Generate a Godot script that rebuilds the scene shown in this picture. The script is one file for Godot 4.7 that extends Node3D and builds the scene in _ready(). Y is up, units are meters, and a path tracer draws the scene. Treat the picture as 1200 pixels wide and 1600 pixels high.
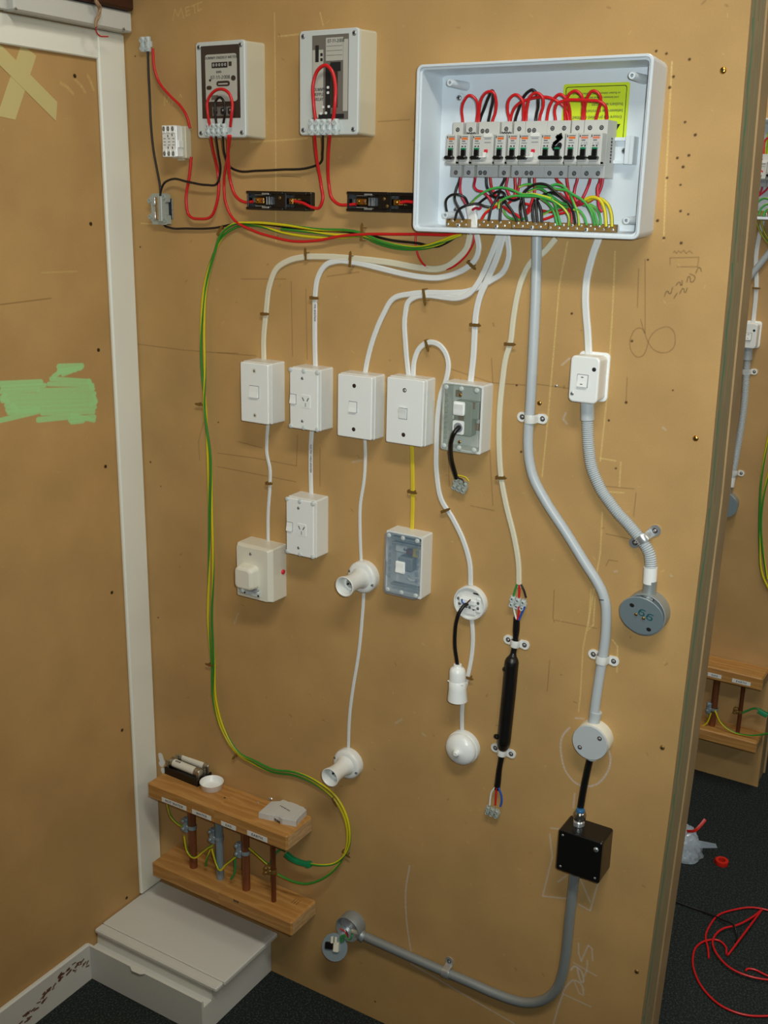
extends Node3D
# An electrical training bay: one MDF partition with switchboard, meters and wiring, a side panel at its left, the next bay behind.
# Metres, y up. Partition face z = 0, side panel face x = 0, carpet y = 0.

class Surf:
	var m: Material
	var v := PackedVector3Array()
	var n := PackedVector3Array()
	var uv := PackedVector2Array()

class MB:
	# Collects triangles with their own normals into one mesh of one or more surfaces (one per material).
	var surf: Array = []
	var cur: Surf
	var xf := Transform3D()
	func use(m: Material) -> MB:
		for s in surf:
			if s.m == m:
				cur = s
				return self
		cur = Surf.new()
		cur.m = m
		surf.append(cur)
		return self
	func tri(a: Vector3, b: Vector3, c: Vector3, na: Vector3, nb: Vector3, nc: Vector3, ua := Vector2.ZERO, ub := Vector2.ZERO, uc := Vector2.ZERO) -> void:
		var k := (b - a).cross(c - a)
		if k.length_squared() < 1e-20:
			return
		var flip := k.dot(na + nb + nc) > 0.0
		cur.v.append(xf * a)
		cur.n.append((xf.basis * na).normalized())
		cur.uv.append(ua)
		if flip:
			cur.v.append(xf * c)
			cur.n.append((xf.basis * nc).normalized())
			cur.uv.append(uc)
			cur.v.append(xf * b)
			cur.n.append((xf.basis * nb).normalized())
			cur.uv.append(ub)
		else:
			cur.v.append(xf * b)
			cur.n.append((xf.basis * nb).normalized())
			cur.uv.append(ub)
			cur.v.append(xf * c)
			cur.n.append((xf.basis * nc).normalized())
			cur.uv.append(uc)
	func quad(a: Vector3, b: Vector3, c: Vector3, d: Vector3, n: Vector3) -> void:
		tri(a, b, c, n, n, n, Vector2(0, 0), Vector2(1, 0), Vector2(1, 1))
		tri(a, c, d, n, n, n, Vector2(0, 0), Vector2(1, 1), Vector2(0, 1))
	func quadn(a: Vector3, b: Vector3, c: Vector3, d: Vector3, na: Vector3, nb: Vector3, nc: Vector3, nd: Vector3, u0 := Vector2.ZERO, u1 := Vector2.ZERO, u2 := Vector2.ZERO, u3 := Vector2.ZERO) -> void:
		tri(a, b, c, na, nb, nc, u0, u1, u2)
		tri(a, c, d, na, nc, nd, u0, u2, u3)
	func box(c: Vector3, s: Vector3, ch := 0.0) -> MB:
		# A box with chamfered edges.
		var h := s * 0.5
		ch = minf(ch, minf(h.x, minf(h.y, h.z)) * 0.9)
		var i := h - Vector3.ONE * ch
		var ax := [Vector3.RIGHT, Vector3.UP, Vector3.BACK]
		for k in 3:
			var u: Vector3 = ax[(k + 1) % 3]
			var w: Vector3 = ax[(k + 2) % 3]
			for sg in [-1.0, 1.0]:
				var n: Vector3 = ax[k] * sg
				var o: Vector3 = c + n * h[k]
				var du: Vector3 = u * i[(k + 1) % 3]
				var dw: Vector3 = w * i[(k + 2) % 3]
				quad(o - du - dw, o + du - dw, o + du + dw, o - du + dw, n)
		if ch > 0.0:
			for k in 3:
				var e: Vector3 = ax[k] * i[k]
				var u: Vector3 = ax[(k + 1) % 3]
				var w: Vector3 = ax[(k + 2) % 3]
				for su in [-1.0, 1.0]:
					for sw in [-1.0, 1.0]:
						var p: Vector3 = c + u * su * h[(k + 1) % 3] + w * sw * i[(k + 2) % 3]
						var q: Vector3 = c + u * su * i[(k + 1) % 3] + w * sw * h[(k + 2) % 3]
						quad(p - e, p + e, q + e, q - e, (u * su + w * sw).normalized())
			for sx in [-1.0, 1.0]:
				for sy in [-1.0, 1.0]:
					for sz in [-1.0, 1.0]:
						var n := Vector3(sx, sy, sz).normalized()
						tri(c + Vector3(sx * h.x, sy * i.y, sz * i.z), c + Vector3(sx * i.x, sy * h.y, sz * i.z), c + Vector3(sx * i.x, sy * i.y, sz * h.z), n, n, n)
		return self
	static func loop_rect(w: float, h: float, r: float, seg := 4) -> PackedVector2Array:
		var out := PackedVector2Array()
		r = minf(r, minf(w, h) * 0.499)
		for q in 4:
			var cx: float = (w * 0.5 - r) * [1, -1, -1, 1][q]
			var cy: float = (h * 0.5 - r) * [1, 1, -1, -1][q]
			for k in seg + 1:
				var a := PI * 0.5 * (q + float(k) / seg)
				out.append(Vector2(cx + cos(a) * r, cy + sin(a) * r))
		return out
	func loft(loops: Array, zs: Array, cap0 := true, cap1 := true, off := Vector3.ZERO) -> MB:
		# Joins 2D loops of equal count standing at the given z, with flat facets along the loft and smoothed turns around it.
		for l in loops.size() - 1:
			var A: PackedVector2Array = loops[l]
			var B: PackedVector2Array = loops[l + 1]
			var n := A.size()
			var nr := []
			for k in n:
				var t: Vector2 = A[(k + 1) % n] - A[(k - 1 + n) % n] + B[(k + 1) % n] - B[(k - 1 + n) % n]
				var o := Vector2(t.y, -t.x).normalized()
				var slope: float = (B[k] - A[k]).dot(o)
				var dz: float = zs[l + 1] - zs[l]
				nr.append(Vector3(o.x * dz, o.y * dz, -slope).normalized() if absf(dz) > 1e-7 else Vector3(0, 0, -signf(slope)))
			for k in n:
				var j := (k + 1) % n
				var p := Vector3(A[k].x, A[k].y, zs[l]) + off
				var q := Vector3(A[j].x, A[j].y, zs[l]) + off
				var r := Vector3(B[j].x, B[j].y, zs[l + 1]) + off
				var s := Vector3(B[k].x, B[k].y, zs[l + 1]) + off
				var nk: Vector3 = nr[k]
				var nj: Vector3 = nr[j]
				if nk.dot(nj) < 0.8:
					var f := (q - p).cross(s - p).normalized()
					if f.dot(nk) < 0.0:
						f = -f
					nk = f
					nj = f
				quadn(p, q, r, s, nk, nj, nj, nk)
		if cap0:
			cap(loops[0], zs[0], -1.0 if zs[-1] >= zs[0] else 1.0, off)
		if cap1:
			cap(loops[-1], zs[-1], 1.0 if zs[-1] >= zs[0] else -1.0, off)
		return self
	func cap(l: PackedVector2Array, z: float, sg: float, off := Vector3.ZERO) -> void:
		var ix := Geometry2D.triangulate_polygon(l)
		var n := Vector3(0, 0, sg)
		for k in range(0, ix.size(), 3):
			tri(Vector3(l[ix[k]].x, l[ix[k]].y, z) + off, Vector3(l[ix[k + 1]].x, l[ix[k + 1]].y, z) + off, Vector3(l[ix[k + 2]].x, l[ix[k + 2]].y, z) + off, n, n, n)
	func plate(w: float, h: float, r: float, z0: float, z1: float, ch := 0.001, off := Vector3.ZERO) -> MB:
		# A rounded plate standing along z with a chamfered front edge.
		return loft([loop_rect(w, h, r), loop_rect(w, h, r), loop_rect(w - 2 * ch, h - 2 * ch, maxf(r - ch, 0.0002))], [z0, z1 - ch, z1], true, true, off)
	func prism(poly: PackedVector2Array, z0: float, z1: float) -> MB:
		var n := poly.size()
		var area := 0.0
		for k in n:
			area += poly[k].cross(poly[(k + 1) % n])
		for k in n:
			var a := poly[k]
			var b := poly[(k + 1) % n]
			var nn := Vector2((b - a).y, -(b - a).x).normalized() * signf(area)
			quad(Vector3(a.x, a.y, z0), Vector3(b.x, b.y, z0), Vector3(b.x, b.y, z1), Vector3(a.x, a.y, z1), Vector3(nn.x, nn.y, 0))
		cap(poly, z0, -1.0)
		cap(poly, z1, 1.0)
		return self
	func lathe(prof: Array, seg := 24, off := Vector3.ZERO, smooth := 0.6) -> MB:
		# Turns (radius, height) points about local z.
		var m := prof.size()
		var ns := []
		for k in m - 1:
			var d: Vector2 = prof[k + 1] - prof[k]
			ns.append(Vector2(d.y, -d.x).normalized())
		for k in m - 1:
			var n0: Vector2 = ns[k]
			var n1: Vector2 = ns[k]
			if k > 0 and ns[k - 1].dot(ns[k]) > smooth:
				n0 = (ns[k - 1] + ns[k]).normalized()
			if k < m - 2 and ns[k + 1].dot(ns[k]) > smooth:
				n1 = (ns[k + 1] + ns[k]).normalized()
			var a: Vector2 = prof[k]
			var b: Vector2 = prof[k + 1]
			for s in seg:
				var c0 := Vector2.from_angle(TAU * s / seg)
				var c1 := Vector2.from_angle(TAU * (s + 1) / seg)
				quadn(Vector3(c0.x * a.x, c0.y * a.x, a.y) + off, Vector3(c1.x * a.x, c1.y * a.x, a.y) + off, Vector3(c1.x * b.x, c1.y * b.x, b.y) + off, Vector3(c0.x * b.x, c0.y * b.x, b.y) + off,
					Vector3(c0.x * n0.x, c0.y * n0.x, n0.y), Vector3(c1.x * n0.x, c1.y * n0.x, n0.y), Vector3(c1.x * n1.x, c1.y * n1.x, n1.y), Vector3(c0.x * n1.x, c0.y * n1.x, n1.y))
		return self
	static func curve(pts: Array, sub := 5) -> PackedVector3Array:
		var n := pts.size()
		var tan: Array = []
		for k in n:
			if k == 0:
				tan.append((pts[1] - pts[0]).normalized())
			elif k == n - 1:
				tan.append((pts[k] - pts[k - 1]).normalized())
			else:
				var a: Vector3 = pts[k] - pts[k - 1]
				var b: Vector3 = pts[k + 1] - pts[k]
				var t: Vector3 = a.normalized() / maxf(a.length(), 1e-5) + b.normalized() / maxf(b.length(), 1e-5)
				tan.append(t.normalized())
		var out := PackedVector3Array()
		for k in n - 1:
			var p: Vector3 = pts[k]
			var q: Vector3 = pts[k + 1]
			var l := p.distance_to(q)
			for s in sub:
				var t := float(s) / sub
				var t2 := t * t
				var t3 := t2 * t
				out.append(p * (2 * t3 - 3 * t2 + 1) + tan[k] * l * (t3 - 2 * t2 + t) + q * (-2 * t3 + 3 * t2) + tan[k + 1] * l * (t3 - t2))
		out.append(pts[n - 1])
		return out
	func sweep(path: PackedVector3Array, prof: PackedVector2Array, up := Vector3.ZERO, radii := PackedFloat32Array(), twist := 0.0, smooth := true) -> MB:
		# Sweeps a closed profile along a path. With up given, the profile's y stays towards it; else the frame is carried along.
		var n := path.size()
		var m := prof.size()
		var rings: Array = []
		var norms: Array = []
		var side := Vector3.ZERO
		var run := 0.0
		var runs := PackedFloat32Array()
		for k in n:
			var t := (path[mini(k + 1, n - 1)] - path[maxi(k - 1, 0)]).normalized()
			var v: Vector3
			if up != Vector3.ZERO:
				side = t.cross(up).normalized()
			elif k == 0:
				side = t.cross(Vector3(0.13, 0.21, 1.0)).normalized()
			else:
				side = (side - t * side.dot(t)).normalized()
			v = side.cross(t).normalized()
			if k > 0:
				run += path[k].distance_to(path[k - 1])
			runs.append(run)
			var f := radii[k] if radii.size() == n else 1.0
			var ring := PackedVector3Array()
			var nn := PackedVector3Array()
			for j in m:
				ring.append(path[k] + (side * prof[j].x + v * prof[j].y) * f)
				var d: Vector2 = prof[(j + 1) % m] - prof[(j - 1 + m) % m]
				nn.append((side * d.y - v * d.x).normalized())
			rings.append(ring)
			norms.append(nn)
		var area := 0.0
		for j in m:
			area += prof[j].cross(prof[(j + 1) % m])
		var sg := signf(area)
		for k in n - 1:
			for j in m:
				var i := (j + 1) % m
				var u0 := float(j) / m
				var u1 := float(j + 1) / m
				var w0 := twist * runs[k]
				var w1 := twist * runs[k + 1]
				var na: Vector3 = norms[k][j] * sg
				var nb: Vector3 = norms[k][i] * sg
				var nc: Vector3 = norms[k + 1][i] * sg
				var nd: Vector3 = norms[k + 1][j] * sg
				if radii.size() == n and not smooth:
					var along := (path[k + 1] - path[k]).normalized()
					var dr := (radii[k + 1] - radii[k]) / maxf(path[k].distance_to(path[k + 1]), 1e-6) * absf(prof[0].length())
					na = (na - along * dr).normalized()
					nb = (nb - along * dr).normalized()
					nc = (nc - along * dr).normalized()
					nd = (nd - along * dr).normalized()
				quadn(rings[k][j], rings[k][i], rings[k + 1][i], rings[k + 1][j], na, nb, nc, nd, Vector2(u0 + w0, runs[k]), Vector2(u1 + w0, runs[k]), Vector2(u1 + w1, runs[k + 1]), Vector2(u0 + w1, runs[k + 1]))
		for e in [0, n - 1]:
			var nn := (path[1] - path[0]).normalized() * -1.0 if e == 0 else (path[n - 1] - path[n - 2]).normalized()
			var mid := Vector3.ZERO
			for p in rings[e]:
				mid += p / m
			for j in m:
				tri(mid, rings[e][j], rings[e][(j + 1) % m], nn, nn, nn)
		return self
	static func circle(r: float, seg := 9) -> PackedVector2Array:
		var out := PackedVector2Array()
		for k in seg:
			out.append(Vector2.from_angle(TAU * k / seg) * r)
		return out
	func tube(pts: Array, r: float, seg := 9, sub := 5, twist := 0.0) -> MB:
		return sweep(curve(pts, sub), circle(r, seg), Vector3.ZERO, PackedFloat32Array(), twist)
	func mesh() -> ArrayMesh:
		var out := ArrayMesh.new()
		for s in surf:
			if s.v.size() == 0:
				continue
			var a := []
			a.resize(Mesh.ARRAY_MAX)
			a[Mesh.ARRAY_VERTEX] = s.v
			a[Mesh.ARRAY_NORMAL] = s.n
			a[Mesh.ARRAY_TEX_UV] = s.uv
			out.add_surface_from_arrays(Mesh.PRIMITIVE_TRIANGLES, a)
			out.surface_set_material(out.get_surface_count() - 1, s.m)
		return out

var M := {}
var taken := {}
var font: SystemFont

func mat(key: String, c: Color, rough := 0.5, metal := 0.0, spec := 0.5) -> StandardMaterial3D:
	var m := StandardMaterial3D.new()
	m.resource_name = key
	m.albedo_color = c
	m.roughness = rough
	m.metallic = metal
	m.metallic_specular = spec
	M[key] = m
	return m

func c8(r: int, g: int, b: int, a := 255) -> Color:
	return Color8(r, g, b, a)

func numbered(called: String) -> String:
	if not taken.has(called):
		taken[called] = 0
		return called
	taken[called] += 1
	return "%s_%03d" % [called, taken[called]]

func tag(o: Node3D, label: String, category: String, group := "") -> void:
	o.set_meta("label", label)
	o.set_meta("category", category)
	if group:
		o.set_meta("group", group)

func thing(called: String, label: String, category: String, at: Vector3, group := "", turn := 0.0) -> Node3D:
	var o := Node3D.new()
	o.name = numbered(called)
	o.position = at
	o.rotation.z = turn
	add_child(o, true)
	tag(o, label, category, group)
	return o

func part(parent: Node3D, called: String, mb: MB, label := "") -> MeshInstance3D:
	var o := MeshInstance3D.new()
	var n := 0
	for ch in parent.get_children():
		if String(ch.name) == called or String(ch.name).begins_with(called + "_0"):
			n += 1
	o.name = called if n == 0 else "%s_%03d" % [called, n]
	o.mesh = mb.mesh()
	parent.add_child(o, true)
	if label:
		o.set_meta("label", label)
	return o

func same(parent: Node3D, called: String, mesh: Mesh, at: Vector3, turn := Vector3.ZERO) -> MeshInstance3D:
	var o := MeshInstance3D.new()
	var n := 0
	for ch in parent.get_children():
		if String(ch.name) == called or String(ch.name).begins_with(called + "_0"):
			n += 1
	o.name = called if n == 0 else "%s_%03d" % [called, n]
	o.mesh = mesh
	o.position = at
	o.rotation = turn
	parent.add_child(o, true)
	return o

func solo(called: String, mesh: Mesh, at: Vector3, label: String, category: String, group := "") -> MeshInstance3D:
	var o := MeshInstance3D.new()
	o.name = numbered(called)
	o.mesh = mesh
	o.position = at
	add_child(o, true)
	tag(o, label, category, group)
	return o

func struct(called: String, mb: MB, parent: Node3D = null) -> MeshInstance3D:
	var o := MeshInstance3D.new()
	o.name = called if parent else numbered(called)
	o.mesh = mb.mesh()
	if parent:
		parent.add_child(o, true)
	else:
		add_child(o, true)
		o.set_meta("kind", "structure")
	return o

func B(m: Material, at := Vector3.ZERO) -> MB:
	var b := MB.new()
	b.use(m)
	b.xf = Transform3D(Basis(), at)
	return b

func letters(parent: Node3D, said: String, cap: float, at: Vector3, m: Material, turn := Vector3.ZERO, wide := 1.0, bold := false) -> MeshInstance3D:
	var t := TextMesh.new()
	t.text = said
	t.font = font
	t.font_size = 32
	t.pixel_size = cap / 23.0
	t.depth = 0.0004
	t.curve_step = 4.0
	t.material = m
	var o := same(parent, "lettering", t, at, turn)
	o.scale = Vector3(wide, 1, 1)
	return o

func rel(pts: Array) -> Array:
	var o: Vector3 = pts[0]
	return pts.map(func(p): return p - o)

func wire(called: String, label: String, pts: Array, r: float, m: Material, group := "", cat := "wire", twist := 0.0, seg := 9) -> MeshInstance3D:
	var b := B(m)
	b.tube(rel(pts), r, seg, 5, twist)
	return solo(called, b.mesh(), pts[0], label, cat, group)

func flat_cable(label: String, pts: Array, w: float, t: float, m: Material, twist_edge := 0.0) -> MeshInstance3D:
	# Flat sheathed cable: two or three cores side by side, faint ridges between them.
	var prof := PackedVector2Array()
	for k in 8:
		var a := -PI / 2 + PI * k / 7.0
		prof.append(Vector2(w / 2 - t / 2 + cos(a) * t / 2, sin(a) * t / 2))
	prof.append(Vector2(w * 0.17, t * 0.42))
	prof.append(Vector2(0, t / 2))
	prof.append(Vector2(-w * 0.17, t * 0.42))
	for k in 8:
		var a := PI / 2 + PI * k / 7.0
		prof.append(Vector2(-w / 2 + t / 2 + cos(a) * t / 2, sin(a) * t / 2))
	var b := B(m)
	b.sweep(MB.curve(rel(pts), 6), prof, Vector3(0, 0, 1))
	return solo("sheathed_cable", b.mesh(), pts[0], label, "cable")

func stroke(img: Image, pts: Array, s: float, tall: float, wid: float, col: Color, alpha := 0.7, rough := 0.0, salt := 0) -> void:
	# A drawn line on a board: points in metres from the board's lower left, width in metres.
	var w := img.get_width()
	var h := img.get_height()
	for k in pts.size() - 1:
		var a := Vector2(pts[k].x * s, (tall - pts[k].y) * s)
		var b := Vector2(pts[k + 1].x * s, (tall - pts[k + 1].y) * s)
		var r := wid * s * 0.5
		var d := b - a
		var l2 := maxf(d.length_squared(), 1e-6)
		for y in range(maxi(0, int(minf(a.y, b.y) - r - 1)), mini(h, int(maxf(a.y, b.y) + r + 2))):
			for x in range(maxi(0, int(minf(a.x, b.x) - r - 1)), mini(w, int(maxf(a.x, b.x) + r + 2))):
				var p := Vector2(x + 0.5, y + 0.5)
				var t := clampf((p - a).dot(d) / l2, 0, 1)
				if k > 0 and t <= 0.0:
					continue
				var e := p.distance_to(a + d * t)
				var c := clampf(r + 0.5 - e, 0, 1) * minf(1.0, wid * s)
				if c > 0.0:
					if rough > 0.0:
						c *= 1.0 - rough * float(hash(Vector3i(x, y, salt)) % 1000) / 1000.0
					img.set_pixel(x, y, img.get_pixel(x, y).lerp(col, c * alpha))

func smooth2(pts: Array) -> Array:
	var out := []
	for p in MB.curve(pts.map(func(q): return Vector3(q.x, q.y, 0)), 5):
		out.append(Vector2(p.x, p.y))
	return out

func board_image(w: int, h: int, base: Color, seed_: int) -> Image:
	# Plain MDF: even brown with soft blotches and fine fibre.
	var n := FastNoiseLite.new()
	n.seed = seed_
	n.frequency = 0.006
	n.fractal_octaves = 4
	var big := n.get_image(w, h).get_data()
	n.seed = seed_ + 1
	n.frequency = 0.45
	n.fractal_octaves = 2
	var fine := n.get_image(w, h).get_data()
	var out := PackedByteArray()
	out.resize(w * h * 3)
	var r := base.r * 255.0
	var g := base.g * 255.0
	var b := base.b * 255.0
	for k in w * h:
		var f := 0.94 + 0.09 * big[k] / 255.0 + 0.05 * (fine[k] / 255.0 - 0.5)
		out[k * 3] = mini(255, int(r * f))
		out[k * 3 + 1] = mini(255, int(g * f))
		out[k * 3 + 2] = mini(255, int(b * f))
	return Image.create_from_data(w, h, false, Image.FORMAT_RGB8, out)

func panel_marks(im: Image) -> void:
	var s := 1024 / 1.2
	var t := 2.4
	var pencil := c8(84, 58, 34)
	var glue := c8(232, 206, 132)
	var chalk := c8(206, 196, 196)
	var ink := c8(48, 34, 24)
	for l in [[Vector2(-0.0011, 1.4074), Vector2(0.1336, 1.406), Vector2(0.3174, 1.4111)], [Vector2(0.2218, 1.4087), Vector2(0.2734, 1.4121)], [Vector2(0.2155, 1.2038), Vector2(0.3139, 1.207), Vector2(0.4125, 1.2057)], [Vector2(0.2146, 1.1754), Vector2(0.4123, 1.1735)], [Vector2(0.4157, 1.2672), Vector2(0.4125, 1.2057)], [Vector2(0.2845, 1.5549), Vector2(0.3903, 1.5606)], [Vector2(0.4823, 1.5702), Vector2(0.5511, 1.5817)],
		[Vector2(0.4021, 1.5566), Vector2(0.4043, 1.419)], [Vector2(0.4354, 1.5446), Vector2(0.4383, 1.4149)], [Vector2(0.7368, 1.4282), Vector2(0.8213, 1.4113), Vector2(0.885, 1.4137)], [Vector2(0.8848, 1.418), Vector2(0.9622, 1.4166)], [Vector2(0.8191, 1.4525), Vector2(0.8238, 1.4094)], [Vector2(0.9599, 1.0647), Vector2(0.9611, 1.0139), Vector2(0.964, 1.0062)], [Vector2(0.965, 1.01), Vector2(1.0408, 1.0121)], [Vector2(0.9607, 0.9325), Vector2(0.9599, 0.8729)],
		[Vector2(1.0373, 1.2625), Vector2(1.0846, 1.2657)], [Vector2(1.0883, 1.2598), Vector2(1.0876, 1.2197)], [Vector2(1.0439, 1.1822), Vector2(1.0835, 1.1806)], [Vector2(1.0485, 1.1269), Vector2(1.052, 1.1378), Vector2(1.0675, 1.1386)], [Vector2(1.0572, 1.4441), Vector2(1.0587, 1.4032)], [Vector2(1.0607, 1.6127), Vector2(1.0639, 1.5546)], [Vector2(1.1078, 1.6311), Vector2(1.151, 1.634), Vector2(1.1506, 1.62), Vector2(1.1198, 1.6185)], [Vector2(1.1078, 1.6311), Vector2(1.1088, 1.6208)],
		[Vector2(0.8237, 1.2978), Vector2(0.8354, 1.196)], [Vector2(0.8383, 1.1872), Vector2(0.7918, 1.1887)], [Vector2(0.2692, 1.2349), Vector2(0.3302, 1.2302)], [Vector2(0.3816, 1.7436), Vector2(0.4243, 1.7417)], [Vector2(0.5844, 1.8334), Vector2(0.6471, 1.8354)], [Vector2(0.7423, 1.2983), Vector2(0.7483, 1.2172)], [Vector2(0.4681, 1.2491), Vector2(0.4684, 1.1733)], [Vector2(0.1804, 1.2631), Vector2(0.1653, 1.221), Vector2(0.1672, 1.1807)],
		[Vector2(1.0695, 1.6275), Vector2(1.0797, 1.5164)], [Vector2(0.5676, 1.3351), Vector2(0.6091, 1.3281)], [Vector2(1.112, 1.6388), Vector2(1.1136, 1.6417), Vector2(1.1169, 1.6381), Vector2(1.1194, 1.6419), Vector2(1.1236, 1.6393), Vector2(1.1271, 1.6432), Vector2(1.1314, 1.6387), Vector2(1.1358, 1.6426), Vector2(1.141, 1.6391)]]:
		stroke(im, l, s, t, 0.0012, pencil, 0.4)
	for l in [[Vector2(1.0707, 1.5365), Vector2(1.0747, 1.5259), Vector2(1.0799, 1.5145), Vector2(1.0861, 1.5021), Vector2(1.0952, 1.492), Vector2(1.1067, 1.4881), Vector2(1.1186, 1.4901), Vector2(1.1267, 1.4987), Vector2(1.1274, 1.5115), Vector2(1.1233, 1.5229), Vector2(1.1149, 1.528), Vector2(1.1031, 1.5252), Vector2(1.0928, 1.5175), Vector2(1.0867, 1.5061), Vector2(1.084, 1.492), Vector2(1.0789, 1.4806), Vector2(1.0709, 1.4778), Vector2(1.062, 1.484), Vector2(1.0568, 1.4966), Vector2(1.0586, 1.5108), Vector2(1.0649, 1.5212), Vector2(1.073, 1.5228), Vector2(1.0798, 1.5155)]]:
		stroke(im, smooth2(l), s, t, 0.0011, pencil, 0.42)
	# handwriting running uphill right of the board: short joined loops
	var k := 0
	for l in [[Vector2(1.1045, 1.5738), Vector2(1.1087, 1.5817), Vector2(1.112, 1.5781), Vector2(1.116, 1.5879)], [Vector2(1.1206, 1.591), Vector2(1.1259, 1.5961), Vector2(1.1284, 1.5915), Vector2(1.1295, 1.5991)], [Vector2(1.1366, 1.5967), Vector2(1.1396, 1.6054), Vector2(1.1433, 1.5971), Vector2(1.1483, 1.6049), Vector2(1.1402, 1.6092)], [Vector2(1.1487, 1.6105), Vector2(1.1535, 1.6192), Vector2(1.157, 1.6138)], [Vector2(1.1195, 1.5719), Vector2(1.1237, 1.5798)], [Vector2(1.1276, 1.5791), Vector2(1.1327, 1.587), Vector2(1.1352, 1.5814), Vector2(1.1384, 1.5883)]]:
		stroke(im, smooth2(l), s, t, 0.0012, ink, 0.42)
	for l in [[Vector2(0.9418, 1.6484), Vector2(0.9326, 1.5812), Vector2(0.9306, 1.4827), Vector2(0.927, 1.3383), Vector2(0.9241, 1.2616)], [Vector2(1.0208, 1.6369), Vector2(1.0232, 1.5844), Vector2(1.0248, 1.5281), Vector2(1.0267, 1.4162), Vector2(1.024, 1.3038)], [Vector2(1.0236, 1.3081), Vector2(1.0498, 1.3075)], [Vector2(1.0344, 1.2171), Vector2(1.0367, 1.1472), Vector2(1.0273, 1.0383), Vector2(1.0198, 0.9715), Vector2(1.0218, 0.8834), Vector2(1.0208, 0.8498)], [Vector2(1.0262, 1.0811), Vector2(1.026, 1.011)], [Vector2(1.034, 1.0689), Vector2(1.0347, 1.0166), Vector2(1.0242, 1.0047)],
		[Vector2(1.0838, 1.9066), Vector2(1.0867, 1.8386), Vector2(1.0913, 1.7309), Vector2(1.0955, 1.6569)], [Vector2(0.3686, 2.0161), Vector2(0.3689, 1.9118), Vector2(0.3688, 1.7712), Vector2(0.3673, 1.6268)], [Vector2(0.3123, 1.8024), Vector2(0.3821, 1.8052), Vector2(0.4384, 1.8079)], [Vector2(0.3766, 1.9775), Vector2(0.4262, 1.979)], [Vector2(0.0313, 1.6503), Vector2(0.0656, 1.6501)], [Vector2(1.0705, 0.998), Vector2(1.0803, 0.9886), Vector2(1.0831, 0.942)], [Vector2(1.0585, 1.3067), Vector2(1.0598, 1.2661)], [Vector2(1.0358, 1.2536), Vector2(1.0682, 1.2566)], [Vector2(0.4651, 2.0102), Vector2(0.4718, 1.9897)]]:
		stroke(im, l, s, t, 0.0026, glue, 0.68, 0.65, 5)
	for l in [[Vector2(1.0067, 0.8145), Vector2(0.9948, 0.7945), Vector2(0.9951, 0.7563), Vector2(1.0098, 0.7223), Vector2(1.0291, 0.7091), Vector2(1.0564, 0.7142), Vector2(1.0801, 0.7448), Vector2(1.0857, 0.7755), Vector2(1.0791, 0.7985)], [Vector2(0.6916, 0.4119), Vector2(0.6844, 0.3502), Vector2(0.6879, 0.2855), Vector2(0.701, 0.2097)], [Vector2(0.7019, 0.1801), Vector2(0.7326, 0.1763), Vector2(0.8488, 0.1574), Vector2(0.9387, 0.1444)],
		[Vector2(1.0203, 0.184), Vector2(1.0316, 0.2475), Vector2(1.0409, 0.2811), Vector2(1.0562, 0.2998), Vector2(1.068, 0.2965), Vector2(1.0745, 0.2777)], [Vector2(1.0459, 0.3182), Vector2(1.0527, 0.3299), Vector2(1.0644, 0.3265), Vector2(1.0703, 0.3162), Vector2(1.0701, 0.3018), Vector2(1.0615, 0.3151), Vector2(1.0578, 0.3293)]]:
		stroke(im, smooth2(l), s, t, 0.0036, chalk, 0.7, 0.45, 6)
	for l in [[Vector2(0.9859, 0.6034), Vector2(0.9995, 0.6069)], [Vector2(0.9843, 0.5907), Vector2(0.9925, 0.5448), Vector2(0.9794, 0.4553), Vector2(1.0259, 0.4682)], [Vector2(1.0074, 0.4969), Vector2(1.0224, 0.5164)], [Vector2(1.0497, 0.5188), Vector2(1.0713, 0.4795)], [Vector2(1.0835, 0.5265), Vector2(1.0728, 0.4608), Vector2(1.05, 0.4654)], [Vector2(1.0347, 0.2592), Vector2(1.0902, 0.256)], [Vector2(1.0553, 0.295), Vector2(1.0658, 0.2751), Vector2(1.0735, 0.2744)],
		[Vector2(1.0496, 0.3371), Vector2(1.0958, 0.3278)], [Vector2(1.0763, 0.3532), Vector2(1.0767, 0.332), Vector2(1.0727, 0.3173)], [Vector2(1.0563, 0.3828), Vector2(1.0579, 0.3622), Vector2(1.0642, 0.3464), Vector2(1.0749, 0.3865), Vector2(1.0827, 0.3829), Vector2(1.086, 0.3575)], [Vector2(1.0159, 0.8359), Vector2(1.0312, 0.8391)], [Vector2(1.0258, 0.6886), Vector2(1.0255, 0.6597)], [Vector2(0.9461, 1.4538), Vector2(0.9586, 1.4654)], [Vector2(0.9585, 1.3758), Vector2(0.9548, 1.3646), Vector2(0.962, 1.3579)]]:
		stroke(im, l, s, t, 0.0034, chalk, 0.65, 0.45, 7)
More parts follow.
